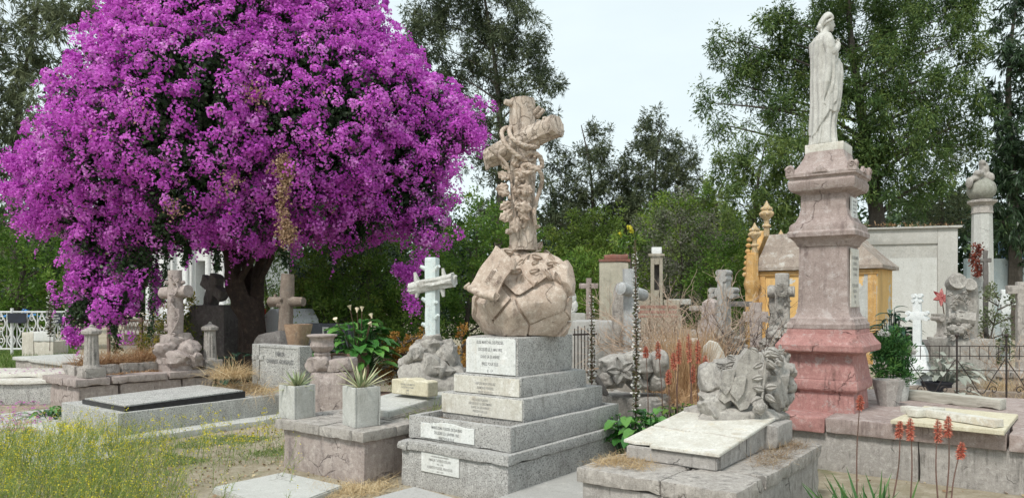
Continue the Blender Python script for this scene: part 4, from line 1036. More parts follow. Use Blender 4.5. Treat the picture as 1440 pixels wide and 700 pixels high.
# neck and head
mb.tube(spline([S3(168,128,0),S3(172,112,0),S3(180,92,0)],4), [.07,.058,.050,.047,.046,.046,.046,.047,.048], 16)
HC = S3(188,70,0)
mb.blob(HC, (.068,.060,.083), 4, 0)
mb.blob(HC+Vector((.028,0,-.028)), (.046,.044,.055), 3, 0)                       # jaw and cheeks
mb.blob(HC+Vector((.056,0,-.070)), (.018,.018,.015), 3, 0)                       # chin
mb.tube([HC+Vector((.066,0,.018)), HC+Vector((.082,0,-.012)), HC+Vector((.088,0,-.024)), HC+Vector((.070,0,-.028))], [.008,.009,.012,.008], 8)   # nose
mb.blob(HC+Vector((.068,0,-.043)), (.012,.018,.006), 2, 0); mb.blob(HC+Vector((.065,0,-.053)), (.012,.016,.006), 2, 0)     # lips
for sd_ in (-1, 1):
    mb.blob(HC+Vector((.058,.024*sd_,-.004)), (.010,.013,.008), 2, 0); mb.blob(HC+Vector((.062,.024*sd_,.012)), (.010,.018,.006), 2, 0)
    mb.blob(HC+Vector((-.005,.060*sd_,-.012)), (.012,.008,.020), 2, 0)
so_ = mb
# union the figure into one continuous surface
tmp_ = so_.build('standing_statue', statue_m, None, at=SF)
hair = MB(SFs)
HH = [(160,42),(178,30),(200,28),(216,40)]
for k in range(9):
    w = (-.060+.015*k); cz = math.sqrt(max(0, 1-(w/.075)**2))
    hair.tube(spline([HC+Vector((.045*cz+.006,w,.055*cz)), HC+Vector((.0,w*1.15,.092*cz+.004)), HC+Vector((-.05,w*1.1,.06*cz)), HC+Vector((-.078,w*.8,.0)), HC+Vector((-.088,w*.5,-.04))], 5), [.015,.018]+[.019]*16+[.016,.014,.012], 8)
hair.blob(HC+Vector((-.092,0,-.045)), (.040,.040,.036), 3, .15, 4, 3)
for sd_ in (-1, 1):
    hair.tube(spline([HC+Vector((.05,.035*sd_,.045)), HC+Vector((.02,.066*sd_,.022)), HC+Vector((-.03,.068*sd_,.0)), HC+Vector((-.075,.035*sd_,-.03))], 5), .014, 8)
    hair.tube(spline([HC+Vector((-.085,.02*sd_,-.06)), HC+Vector((-.09,.03*sd_,-.10)), HC+Vector((-.07,.045*sd_,-.135))], 5), .013, 8)
def remesh(o, vox, smooth_it=2):
    m = o.modifiers.new('r', 'REMESH'); m.mode = 'VOXEL'; m.voxel_size = vox; m.use_smooth_shade = True
    if smooth_it: s = o.modifiers.new('s', 'SMOOTH'); s.factor = .5; s.iterations = smooth_it
    bpy.context.view_layer.update()
    me = bpy.data.meshes.new_from_object(o.evaluated_get(bpy.context.evaluated_depsgraph_get()))
    o.modifiers.clear(); o.data = me; me.polygons.foreach_set('use_smooth', [True]*len(me.polygons)); me.update()
remesh(tmp_, .005, 1)
tag(tmp_, 'white marble statue of a robed woman with hands at her chest, on the tall pedestal', 'statue')
ho_ = hair.build('hair', statue_m, tmp_)
remesh(ho_, .005, 0)
# ------------------------------------------------------------------ helpers for the many smaller things
def PX(px, Y): return (px-720)/FX*Y
def ZP(py, Y): return EYE+(HZ-py)/FX*Y
def at(px, Y, z=0, rz=TH): return frame(Vector((PX(px, Y), Y, z)), rz)
def scale(Y): return Y/FX
def one(mb, name, mat, M, label, cat, group=None, **k):
    o = mb.build(name, mat, None, at=M, **k); return tag(o, label, cat, group)
def cross_mb(M, w, t, h, az, al, aw=None, seed=0, bev=.01, amp=.004, z0=0, flare=0):
    mb = MB(M); aw = aw or w
    mb.rough(-w/2,w/2,-t/2,t/2,z0,h,bev,.07,amp,.012,seed); mb.rough(-al,al,-t/2-.003,t/2+.003,az-aw/2,az+aw/2,bev,.07,amp,.012,seed+1); return mb
def roll(mb, M, x, z, r, t, horiz=True): mb.tube([M @ Vector((x,-t/2,z)), M @ Vector((x,t/2,z))], r, 16)

# --- white mausoleum behind the trunk
Y = 24; M = at(325, Y, 0, R(-20)); t = thing('white_mausoleum', 'whitewashed mausoleum with columns behind the dark trunk', 'mausoleum', M)
mb = MB(M); mb.box(-3.3,-1.45,0,3,0,4.0,.01); mb.box(-.85,0,0,3,0,4.0,.01); mb.box(-1.45,-.85,0,3,2.9,4,.01); mb.box(-1.45,-.85,.5,3,0,2.9,.01); mb.box(-3.5,.2,-.15,3.2,3.72,3.9,.02); mb.box(-3.5,.2,-.15,3.2,4.0,4.2,.02)
mb.build('wall', whitewash, t)
mb = MB(M); mb.box(-1.40,-.90,.42,.48,1.3,2.88,.005); mb.build('door', flat('green_grey_door', (.10,.16,.13), (.06,.1,.08), .5), t)
mb = MB(M)
for x in (-3.2,-2.4,-1.6,-.7,-.1): mb = MB(M); mb.lathe([(.14,0),(.14,.15),(.10,.2),(.09,2.9),(.13,3.0),(.15,3.15)], 16, T(x,-.25,.75)); mb.build('column', whitewash, t)
mb = MB(M); mb.box(-3.6,.3,-.9,-.05,0,.75,.02); mb.box(-3.7,.4,-1.0,0,.75,.87,.02); mb.box(-3.7,.4,-1.2,-.95,.5,.6,.02); mb.build('plinth', greystone, t)
# lattice fence in front of it
M = at(240, 17, 0, R(-10)); t = thing('lattice_fence', 'low rusty lattice fence behind the mauve plot', 'fence', M)
mb = MB(M)
for z in (.55,1.12): mb.box(-1.6,0.1,-.012,.012,z,z+.03,0)
for k in range(18):
    x = -1.6+k*.1
    for a in (-1, 1): mb.tube([(x,0,.58),(x+.05*a,0,.72),(x,0,.86),(x-.05*a,0,.98),(x,0,1.12)], .008, 5)
mb.build('lattice', flat('rusty_lattice', (.22,.15,.12), (.14,.09,.07), .8), t)
rpm = flat('rusty_post', (.22,.15,.12), (.14,.09,.07), .8)
for x in (-1.6,-.75,.1): mb = MB(M); mb.box(x-.03,x+.03,-.03,.03,0,1.2,.004); mb.build('post', rpm, t)
# --- dark leaning cross on its stepped tomb
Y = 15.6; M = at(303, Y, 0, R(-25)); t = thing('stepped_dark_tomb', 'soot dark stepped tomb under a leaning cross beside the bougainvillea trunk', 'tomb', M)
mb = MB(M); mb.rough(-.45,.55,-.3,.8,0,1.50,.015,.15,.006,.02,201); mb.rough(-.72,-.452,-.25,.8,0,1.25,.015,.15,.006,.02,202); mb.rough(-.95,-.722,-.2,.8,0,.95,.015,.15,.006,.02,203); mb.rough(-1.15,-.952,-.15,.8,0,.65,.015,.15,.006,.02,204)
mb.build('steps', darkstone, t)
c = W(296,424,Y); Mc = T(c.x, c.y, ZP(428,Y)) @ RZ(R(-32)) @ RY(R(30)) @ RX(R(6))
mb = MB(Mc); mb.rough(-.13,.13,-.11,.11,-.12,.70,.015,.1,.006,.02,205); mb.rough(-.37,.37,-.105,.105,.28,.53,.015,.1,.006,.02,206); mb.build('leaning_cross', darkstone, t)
# --- white rounded tomb
Y = 15; M = at(400, Y, 0, R(-40)); t = thing('white_tomb', 'white tomb with rounded sloping lid behind the weathered cross', 'tomb', M)
mb = MB(M); pts = [(-.75,.62),(.02,.62),(.02,.80),(-.1,1.2),(-.3,1.42),(-.55,1.42),(-.75,1.3)]; mb.prism(pts, .9, None, bev=.02); mb.build('lid', white_paint, t)
mb = MB(M); mb.box(-.73,0,.03,1.2,0,.62,.01); mb.build('base', concrete, t)
mb = MB(M); mb.box(-.55,-.1,.02,.03,.12,.52,.003); mb.build('panel', darkstone, t)
# red blooms beside
t = thing('red_flowers', 'three small red and pink blooms behind the white tomb', 'flowers', Vector((PX(380,17.6),17.6,0)))
for px, py in ((372,438),(388,439),(365,442)):
    mb = MB(); q = QB(); p = W(px, py, 17.6); mb.tube([(p.x+.02, p.y, 0), p], .008, 5); q.facing(np.array(p)+ball(60)*.075, rdir(60), .05, rng.random(60))
    st_ = mb.build('stem', M_stem, t); q.build('bloom', M_red, st_)
# --- weathered cross and clay pot
Y = 11.6; M = at(402, Y, 0, R(-30)); t = thing('weathered_cross', 'brown weathered log cross behind the granite headstone', 'cross', M)
mb = MB(); log3(mb, W(400,485,Y), W(405,385,Y), .13,.095,18,16,21,2,.14); log3(mb, W(380,424,Y+.1), W(427,424,Y-.1), .085,.075,16,10,22,2,.18); mb.build('cross', stone('brown_grey_stone', (.24,.19,.155),(.16,.12,.10),(.32,.27,.225),1.2,st=.5,bump=.9), t, angle=50)
mb = MB(); mb.blob(W(392,495,Y), (.34,.3,.34), 3, .25, 2, 23, 2.5, cuts=8); mb.blob(W(408,515,Y), (.4,.35,.5), 3, .2, 2, 24, 2.5, cuts=8); mb.build('rock', darkstone, t)
M = T(PX(419,11.0), 11.0, ZP(485,11)) ; t = thing('clay_pot', 'worn clay pot with a broken scalloped rim, above the granite headstone', 'pot', M)
mb = MB(M); mb.lathe([(.145,0),(.15,.02),(.195,.27),(.20,.31),(.185,.31),(.175,.25),(.13,.05)], 28, nf=lambda a,z: 1+(.05*math.sin(a*9) if z>.2 else 0)+.02*math.sin(a*3)); mb.build('pot', terra, t)
mb = MB(M); mb.rough(-.2,.2,-.2,.25,-.78,0,.02,.1,.01,.02,25); mb.build('pedestal', darkstone, t)
# --- urn on its pier, brick planter, low kerb
Y = 9.9; M = T(PX(453,Y), Y, 0); t = thing('stone_urn', 'short wide fluted urn on a rough mauve pier beside the granite headstone', 'urn', M)
z = ZP(497,Y); mb = MB(M)
mb.lathe([(.10,z-.03),(.11,z),(.09,z+.02),(.13,z+.05),(.155,z+.10),(.145,z+.16),(.15,z+.19),(.17,z+.22),(.20,z+.235),(.20,z+.255),(.16,z+.26)], 40, nf=lambda a,zz_: 1+(.05*abs(math.sin(a*8)) if zz_ < z+.13 else 0)); mb.build('urn', mauve, t)
mb = MB(); mb.blob(W(449,512,Y), (.17,.17,.14), 3, .2, 2, 26, 3, cuts=8); mb.rough(PX(438,Y),PX(492,Y),Y-.18,Y+.3,0,ZP(522,Y),.03,.08,.02,.03,27); mb.rough(PX(462,Y),PX(496,Y),Y-.12,Y+.3,ZP(522,Y),ZP(503,Y),.03,.08,.015,.03,28); mb.build('pier', mauve, t)
Y = 10.6; M = T(PX(492,Y), Y, 0); t = thing('brick_planter', 'low brick planter stained rusty red, right of the stone urn', 'planter', M)
mb = MB(M); mb.rough(-.30,.22,-.1,.3,.25,ZP(497,Y),.015,.08,.008,.02,29); mb.rough(-.34,1.0,-.16,.4,0,.25,.02,.1,.01,.02,30); mb.build('bricks', stone('rust_stained_brick', (.28,.17,.13),(.19,.10,.08),(.38,.31,.28),1.2,st=.6,bump=1), t)
mb = MB(F3 @ T(-.35,2.7,0)); mb.rough(-1.3,.9,0,.22,0,.62,.02,.12,.008,.02,31); one(mb, 'stone_kerb', greystone, F3 @ T(-.35,2.7,0), 'grey stone kerb running behind the white painted cross', 'kerb')
Y = 13.5; M = at(480, Y, 0, R(-8)); mb = MB(M); mb.rough(-.7,.15,0,.3,0,ZP(455,Y),.01,.15,.003,.006,32); t = thing('dark_headstone', 'low dark grey headstone left of the white flowering lily', 'headstone', M); mb.build('block', stone('slate', (.075,.08,.09),(.05,.055,.065),(.11,.115,.125),1,st=.3), t)
mb = MB(M); mb.box(-.36,-.33,-.012,.002,.95,1.08,.002); mb.box(-.27,-.24,-.012,.002,.95,1.08,.002); mb.box(-.36,-.24,-.013,.002,1.08,1.11,.002); mb.build('handle', concrete_lt, t)

# --- large leafed plants
def big_leaves(name, label, M, n, L, w, mat, spread=1.1, H=.5, upr=.6, stems=True, wavy=.06, mats=None, flowers=None):
    t = thing(name, label, 'plant', M); q = QB(); mb = MB(M)
    for k in range(n):
        a = random.uniform(0, 6.28); r = random.random()**.6; h = H*random.uniform(.35,1.)*(1.15-r*.55)
        root = Vector((math.cos(a)*.06, math.sin(a)*.06, 0)); tip0 = Vector((math.cos(a)*r*spread*.45, math.sin(a)*r*spread*.45, h))
        if stems: mb.tube([root, root.lerp(tip0, .5)+Vector((0,0,.05)), tip0], .006, 4)
        el = upr*(1-r*.9)+random.uniform(-.25,.25); d = Vector((math.cos(a)*math.cos(el), math.sin(a)*math.cos(el), math.sin(el))); u = Vector((-math.sin(a), math.cos(a), 0)); nn = u.cross(d).normalized()
        l = L*random.uniform(.6,1.15); tt = random.random(); S = 6; pr = None
        for i in range(S+1):
            s_ = i/S; ww = w*l/L*(math.sin(math.pi*min(1, s_*.93+.07))**.7)*.5+.002; c = tip0+d*l*s_-Vector((0,0,1))*l*s_*s_*.45
            wv = math.sin(i*2.3+k)*wavy*w
            row = [M @ (c-u*ww-nn*(ww*.35)+nn*wv), M @ (c-nn*0), M @ (c+u*ww-nn*(ww*.35)-nn*wv)]
            if pr:
                for j in range(2): q.quads(np.array([[pr[j], pr[j+1], row[j+1], row[j]]]), np.array([min(1,max(0,tt+random.uniform(-.06,.06)+.1*j))]))
            pr = row
    q.build('leaves', mat, t)
    if stems: mb.build('stalks', mat, t)
    if flowers:
        mb = MB()
        for (px, py, Y) in flowers:
            p = W(px, py, Y); mb.tube([M @ Vector((0,0,.2)), (M @ Vector((0,0,.2))).lerp(p, .6)+Vector((.02,0,.02)), p], .007, 5, mi=1)
            mb.lathe([(.006,-.04),(.014,-.01),(.026,.015),(.034,.03)], 10, Matrix.Translation(p) @ RX(random.uniform(-.6,.6)) @ RY(random.uniform(-.6,.6)), mi=0)
        mb.build('lilies', [flat('lily_white', (.75,.68,.50), (.62,.48,.33), .5), M_stem], t)
    return t
random.seed(21)
big_leaves('lily_plant', 'lush arum lily with glossy leaves and cream blooms behind the planters', T(PX(503,11.0),11.0,.42), 130, .32, .17, M_lily, 1.15, .85, .7, flowers=[(492,432,10.7),(502,436,10.7),(509,434,10.8),(522,444,10.6),(472,450,10.6),(521,456,10.5)])
for (px, py, Y, n, L, w, sp, H, lab) in ((316,500,12.9,40,.38,.16,1.1,.45,'dark blue green acanthus leaves right of the second fluted column'),(330,475,13.4,30,.34,.14,1.0,.62,'dark acanthus clump against the foot of the bougainvillea trunk'),(70,590,9.9,34,.24,.05,.7,.16,'low dark green leafy weed beside the corner of the granite tomb')):
    big_leaves('acanthus_plant' if n > 34 or Y > 12 else 'leafy_weed', lab, T(PX(px,Y),Y,0), n, L, w, M_acan if Y > 12 else M_lily, sp, H)
big_leaves('arum_plant', 'bright green arum leaves between the stepped tomb and the slab tomb', T(PX(915,6.95),6.95,.20), 70, .18, .11, M_lily, .75, .34, .6)
big_leaves('arum_plant', 'yellowish green leaf clump behind the slanted marble slab', T(PX(952,7.4),7.4,.22), 60, .13, .06, M_lime, .7, .34, .6)
big_leaves('arum_plant', 'green leaves at the foot of the right tall white flower spike', T(PX(882,7.0),7.0,.1), 26, .17, .12, M_lily, .42, .55, .5)
big_leaves('oleander_plant', 'dark long leafed plant between the pedestal and the white scrolled cross', T(PX(1254,12.5),12.5,.5), 150, .30, .085, M_acan, .55, .95, .5, wavy=.02)
big_leaves('upright_agave', 'upright yellow green agave in front of the cream wall stub', T(PX(862,18),18,.6), 40, .75, .06, M_yel, .5, .1, 1.4, stems=False)

# --- straw and dry reeds (each heap one thing)
def straw(name, label, pts, n, L, w, spread, up=.5, mat=None, bend=.7, zoff=0, kind='stuff', tb=.5):
    """pts: list of world points forming a polyline / cloud"""
    A = np.array([list(p) for p in pts]); idx = rng.integers(0, len(A), n); P = A[idx]+rng.normal(0, 1, (n, 3))*np.array(spread)
    P[:, 2] = np.maximum(P[:, 2], A[idx][:, 2]+zoff-.01); q = QB(); d = rdir(n); d[:, 2] = np.abs(d[:, 2])*.5+up
    q.strips(P, d, L*rng.uniform(.4, 1.2, n), w*rng.uniform(.6, 1.3, n), bend*rng.uniform(.2, 1.2, n), tb+rng.normal(0, .22, n), seg=4)
    return tag(q.build(name, mat or M_straw), label, None, kind=kind)
straw('dry_straw', 'heap of golden dry straw', [F4 @ Vector((random.uniform(-1.3,-.1), random.uniform(1.7,2.6), .33)) for _ in range(60)], 1500, .30, .008, (.09,.09,.02), .15, bend=.9)
straw('dry_straw', 'golden straw left of the granite headstone', [W(322+random.uniform(-10,14), 530, 10.4+random.uniform(-.3,.3)) for _ in range(20)], 900, .42, .007, (.1,.12,.03), .5, bend=.8)
straw('dry_straw', 'dry brown grass filling the raised bed', [F6 @ Vector((random.uniform(-1.,-.65), random.uniform(.35,2.0), .56)) for _ in range(80)], 2600, .45, .008, (.06,.06,.02), .6, M_rust, .5)
straw('leaf_litter', 'brown leaf litter on the plot ledge', [F6 @ Vector((random.uniform(-.5,-.36), random.uniform(.3,2.0), .43)) for _ in range(80)], 2600, .07, .03, (.05,.05,.01), .05, M_rust, .5)
straw('dry_straw', 'pale dry grass left of the mauve plot', [W(random.uniform(75,118), 500, 13.5+random.uniform(-.8,.8))-Vector((0,0,.55)) for _ in range(40)], 1500, .6, .012, (.15,.2,.03), .5, M_straw, .6)
straw('dry_straw', 'matted straw in front of the planter tomb', [G(random.uniform(450,530), random.uniform(685,698)) for _ in range(40)], 2200, .16, .004, (.05,.05,.008), .08, bend=.6, tb=.75)
straw('dry_straw', 'bleached weeds at the corner of the planter tomb', [G(random.uniform(520,550), random.uniform(668,690)) for _ in range(12)], 400, .16, .005, (.04,.05,.008), .4, bend=.6, tb=.8)
straw('dry_twigs', 'brown twigs scattered on the slab tomb', [F2 @ Vector((random.uniform(-.24,-.06), random.uniform(.75,1.75), .455)) for _ in range(70)], 900, .12, .003, (.04,.06,.004), .02, M_litter, .15, tb=.4)
straw('dry_twigs', 'dry moss and twigs at the broken slab corner', [F2 @ Vector((random.uniform(-1.05,-.72), random.uniform(.18,.46), .455)) for _ in range(40)], 1000, .09, .003, (.05,.05,.006), .12, M_straw, .5, tb=.45)
straw('dry_twigs', 'dry moss on the left rim of the slab tomb', [F2 @ Vector((random.uniform(-1.1,-1.0), random.uniform(.1,.8), .455)) for _ in range(20)], 700, .08, .003, (.04,.06,.006), .15, M_straw, .7, tb=.5)
straw('dry_reeds', 'tall dry orange reeds behind the coral flower spikes', [Vector((PX(random.uniform(943,985), 9.8), 9.8+random.uniform(-.4,.4), .35)) for _ in range(60)], 1500, .95, .009, (.05,.1,.02), 1.8, M_rust, .15, tb=.8)
straw('dry_reeds', 'low dry grass bed behind the carved blocks', [Vector((PX(random.uniform(925,990), 9.3), 9.3+random.uniform(-.4,.4), .35)) for _ in range(60)], 1300, .28, .008, (.08,.12,.02), .5, M_rust, .5, tb=.7)
straw('dry_straw', 'dry grass inside the iron fence', [G(random.uniform(1385,1500), random.uniform(535,575), .2) for _ in range(70)], 2600, .28, .006, (.1,.1,.02), .6, M_straw, .5, tb=.4)
straw('dry_straw', 'dry grass line on top of the flat roofed building', [W(random.uniform(1215,1345), 317.5, 24.6) for _ in range(60)], 160, .18, .02, (.2,.3,.02), .5, M_rust, .5, tb=.6)
def bare_bush(label, px, Y, n, H, spread, r=.012, seed=1, mat=None, z=0):
    M = T(PX(px,Y), Y, z); t = thing('bare_bush', label, 'bush', M); mb = MB(M); rs = random.Random(seed)
    def grow(p, d, L, rr, dep):
        q = p; pts = [p]
        for i in range(4): d = (d+Vector((rs.gauss(0,.22), rs.gauss(0,.22), rs.gauss(0,.12)))).normalized(); q = q+d*L/4; pts.append(q)
        mb.tube(pts, [rr*(1-.12*i) for i in range(5)], 4, cap=False)
        if dep:
            for _ in range(4 if dep > 1 else 3):
                k = rs.choice((2,3,4)); grow(pts[k], (d+Vector((rs.gauss(0,.6), rs.gauss(0,.6), rs.gauss(.1,.4)))).normalized(), L*rs.uniform(.4,.75), rr*.6, dep-1)
    for _ in range(n): a = rs.uniform(0,6.28); grow(Vector((0,0,0)), Vector((math.cos(a)*spread, math.sin(a)*spread, 1)).normalized(), H*rs.uniform(.5,.8), r, 3)
    mb.build('twigs', mat or M_straw, t); return t
tw = flat('dry_twig_bark', (.50,.39,.30), (.34,.25,.19), .9)
bare_bush('tangled bare bush with pale twigs in front of the niche tower', 945, 11.0, 22, 1.6, .65, .017, 3, tw)
bare_bush('second bare bush with pinkish twigs behind the coral spikes', 915, 12.5, 14, 1.5, .6, .015, 9, tw)
M = at(952, 19, 0, R(-8)); t = thing('plank_bench', 'low red brown plank bench beyond the tangled bare bush', 'bench', M); mb = MB(M)
for z in (ZP(441,19), ZP(434,19)): mb.rough(-1.0,0,0,.04,z,z+.09,.005,.2,.003,.004,300)
mb.rough(-1.0,0,-.4,-.02,ZP(446,19),ZP(446,19)+.05,.005,.2,.003,.004,301); mb.build('planks', stone('old_red_paint_wood', (.33,.18,.14),(.24,.13,.10),(.42,.28,.24),1,st=.5), t)
for x in (-.95,-.05): mb = MB(M); mb.box(x-.03,x+.03,-.35,.0,0,ZP(446,19),.004); mb.build('leg', iron, t)
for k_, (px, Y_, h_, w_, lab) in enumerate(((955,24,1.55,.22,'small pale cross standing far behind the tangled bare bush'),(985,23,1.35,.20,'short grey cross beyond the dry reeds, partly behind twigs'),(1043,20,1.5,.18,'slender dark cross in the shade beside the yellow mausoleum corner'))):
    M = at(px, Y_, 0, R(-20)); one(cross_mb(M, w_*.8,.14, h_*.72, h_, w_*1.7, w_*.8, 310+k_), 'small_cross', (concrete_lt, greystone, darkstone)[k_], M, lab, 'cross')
bare_bush('leafless bush with dark upright stems beside the small pink cross', 1058, 10.6, 6, 1.1, .35, .011, 5, flat('dark_twig', (.12,.08,.07), (.07,.05,.045), .9))
bare_bush('dry thorny bush behind the iron fence at the right edge', 1425, 11, 8, 1.1, .7, .011, 6, tw)

# --- spikes with white flowers
def bear_spike(label, px, Y, pyt, H0=0., r=.032, n=44, name='flower_spike', lean=0):
    zt = ZP(pyt, Y); M = T(PX(px,Y), Y, H0); t = thing(name, label, 'plant', M, 'tall white flowering spikes'); top = Vector((lean,0,zt-H0)); mb = MB(M)
    mb.tube(spline([Vector((0,0,0)), top*.5+Vector((.012,0,0)), top], 8), [.010-.0004*i for i in range(17)], 6); mb.build('stem', M_stem, t)
    q = QB(); qf = QB(); z0 = top.z*.22
    for i in range(n):
        f = i/(n-1); z = z0+(top.z-z0)*f; c = np.array(M @ Vector((lean*z/top.z+.012*math.sin(math.pi*z/top.z), 0, z))); rr = r*(1-.55*f)*(.7+.3*math.sin(min(1,f*4)*1.57)); k = 7
        a = rng.uniform(0,6.28)+np.arange(k)*2*np.pi/k; D = np.stack([np.cos(a), np.sin(a), np.full(k,.45)], 1)+rng.normal(0,.28,(k,3)); c0_ = c+np.array([0,0,rng.normal(0,.006)])
        q.leaves(np.repeat(c0_[None],k,0)+rng.normal(0,.004,(k,3)), D, rr*rng.uniform(.9,1.7,k), rr*rng.uniform(.5,.8,k), rng.random(k))
        if f < .93:
            kk = 4; a = rng.uniform(0,6.28)+np.arange(kk)*2*np.pi/kk; D = np.stack([np.cos(a), np.sin(a), np.full(kk,-.15)], 1)+rng.normal(0,.3,(kk,3))
            qf.leaves(np.repeat(c[None],kk,0)+D*rr*.45, D, np.full(kk, rr*1.0), np.full(kk, rr*.85), rng.random(kk), wide=.7)
    q.build('bracts', M_spikeb, t); qf.build('white_flowers', M_white, t)
bear_spike('tall dark flower spike with white blossoms right of the stepped tomb, taller of two', 893, 7.1, 338, .0, .042, 56)
bear_spike('shorter brown flower spike close to the right side of the stepped tomb', 831, 8.2, 402, .2, .040, 34)
bear_spike('pale beige flower spike above the white ornate fence at far left', 70, 19, 400, .3, .09, 26)
# yellow flowers above the right spike
t = thing('yellow_senna', 'small branch with yellow blossoms just above the tall white flowering spike', 'plant', T(PX(895,26),26,0))
q = QB(); 
for (a, b, s_) in ((885,320,4),(888,325,3.5),(872,330,3.5)): q.facing(np.array(W(a,b,26))+ball(26)*s_*.026, rdir(26), .07, .8+.2*rng.random(26))
q.build('blossom', M_wflow, t); q = QB()
for (a, b) in ((870,335),(885,340),(900,338),(895,350),(875,350)): q.leaves(np.array(W(a,b,26))+ball(60)*.3, rdir(60), .25, .06, rng.random(60))
q.build('leaves', M_lime, t); mb = MB(); mb.tube([(PX(895,26),26,0), W(885,345,26)], .04, 6); mb.build('stem', bark_g, t)

# --- coral aloe spikes
def aloe_spike(label, px, Y, pyt, headh, base=None, lean=0., r=.030, z0=0, grp='coral aloe flower spikes behind the slab tomb', bare=False):
    zt = ZP(pyt, Y); M = T(PX(base or px, Y), Y, z0); t = thing('aloe_spike', label, 'flower spike', M, grp); top = Vector((PX(px,Y)-PX(base or px,Y), 0, zt-z0)); mb = MB(M)
    sp = spline([Vector((0,0,0)), top*.5+Vector((random.uniform(-.03,.03),0,0)), top], 8); mb.tube(sp, [.0065-.0002*i for i in range(17)], 6); mb.build('stem', flat('red_brown_stem', (.20,.11,.09), (.12,.08,.06), .6) if 'red_brown_stem' not in MATS else MATS['red_brown_stem'], t)
    q = QB(); n = 34
    for i in range(n):
        f = i/(n-1); z = top.z-headh*(1-f); c = np.array(M @ (top*(z/top.z))); rr = r*(.25+.75*math.sin(min(1,(1-f)*1.8+.08)*1.57)); k = 7; a = rng.uniform(0,6.28)+np.arange(k)*2*np.pi/k
        D = np.stack([np.cos(a), np.sin(a), np.full(k, -.75+f*1.3)], 1); q.leaves(np.repeat(c[None],k,0)+rng.normal(0,.002,(k,3)), D+rng.normal(0,.15,(k,3)), rr*rng.uniform(.8,1.3,k), np.full(k, rr*.26), rng.random(k), wide=.6)
    q.build('flower_head', M_aloe, t)
random.seed(5)
names = ['leftmost small coral spike beside the white flowering spike','coral spike over the right edge of the carved blocks','short coral spike left of the reeds','bright coral spike in front of the dry reeds','tallest bright coral spike in the middle clump','coral spike on the right side of the middle clump','lower coral spike beside the marble slab headstone','small faded coral spike low in the middle clump','thin coral spike behind the middle clump']
for (px, py, h, Y), lab in zip(((908,487,.10,7.7),(925,480,.16,7.5),(947,496,.14,7.2),(955,478,.22,7.4),(968,470,.26,7.3),(981,478,.22,7.5),(992,500,.16,7.2),(940,520,.12,7.1),(975,512,.18,7.6)), names): aloe_spike(lab, px, Y, py, h, base=px+random.uniform(-6,8), r=.034)
names = ['coral spike in front of the red pedestal base','thin coral spike left of a pair by the raised wall','fuller coral spike, second of the pair by the raised wall','coral spike rising under the lying stone cross','tallest of the two coral spikes under the lying stone cross','lower coral spike near the right end of the raised wall']
for (px, py, h, Y, b), lab in zip(((1210,556,.10,5.9,1205),(1266,592,.11,5.6,1252),(1280,588,.15,5.5,1279),(1319,590,.15,5.5,1321),(1334,585,.14,5.5,1328),(1353,622,.10,5.3,1336)), names): aloe_spike(lab, px, Y, py, h, base=b, r=.032, grp='coral aloe flower spikes in front of the raised wall')
def aloe_leaves(label, px, Y, n, L, w, mat, z=0, sp=.35):
    M = T(PX(px,Y), Y, z); t = thing('aloe_plant', label, 'plant', M, 'green aloe clumps'); q = QB(); P = ball(n)*np.array([sp,sp*.6,0]); d = rdir(n); d[:,2] = np.abs(d[:,2])*.6+.9
    q.strips(P+np.array(M.translation), d, L*rng.uniform(.5,1.1,n), w, .12, .5+rng.normal(0,.15,n), seg=5, base=1.); q.build('leaves', mat, t)
M_al = leafmat('aloe_green', [(0,(.03,.09,.03)),(.5,(.07,.17,.05)),(1,(.20,.30,.09))], .15, .4)
aloe_leaves('spiky green aloe clump at the bottom edge beside the slab tomb', 1175, 4.9, 60, .42, .030, M_al, 0, .12)
aloe_leaves('largest spiky green aloe clump at the bottom edge in front of the raised wall', 1222, 4.9, 120, .52, .032, M_al, 0, .24)

# --- carved blocks behind the arums
Y = 8.9; M = at(888, Y, 0); t = thing('carved_blocks', 'grey carved tomb of bulging stone blocks wrapped by a flower ribbon', 'tomb', M)
mb = MB()
for k, (a, b, r, rz_) in enumerate(((862,512,.17,.13),(895,510,.19,.15),(925,512,.12,.18),(862,532,.16,.11),(893,533,.18,.12),(922,535,.12,.12),(908,522,.18,.2))): mb.blob(W(a,b,Y+.02*k), (r,.2,rz_), 4, .12, 2, 130+k, 3.2, cuts=5)
mb.build('blocks', carved, t, angle=45)
mb = MB(M); mb.rough(-.52,.33,-.12,.5,.0,.44,.03,.08,.012,.03,137); mb.rough(-.75,.7,-.3,.8,0,.16,.02,.1,.01,.02,138); mb.build('base', carved, t)
mb = MB(); c = W(873,521,Y-.2)
for k in range(5): leaf3(mb, c+Vector((0,-.0,0)), Vector((0,-1,.1)), R(35+k*72), .17, .95, th=.03)
mb.build('flower_ribbon', carved, t, angle=60)
M = T(PX(843,8.7), 8.7, 0); mb = MB(M @ T(0,0,.62) @ RY(R(60))); mb.rough(-.13,.13,-.2,.2,-.03,.03,.01,.06,.004,.01,139); mb.v += []; m2 = MB(M); m2.rough(-.2,.12,-.2,.2,.0,.50,.02,.1,.01,.02,140); t = thing('broken_slab', 'dark broken slab leaning beside the carved blocks', 'slab', M); mb.build('slab', darkstone, t); m2.build('support', greystone, t)

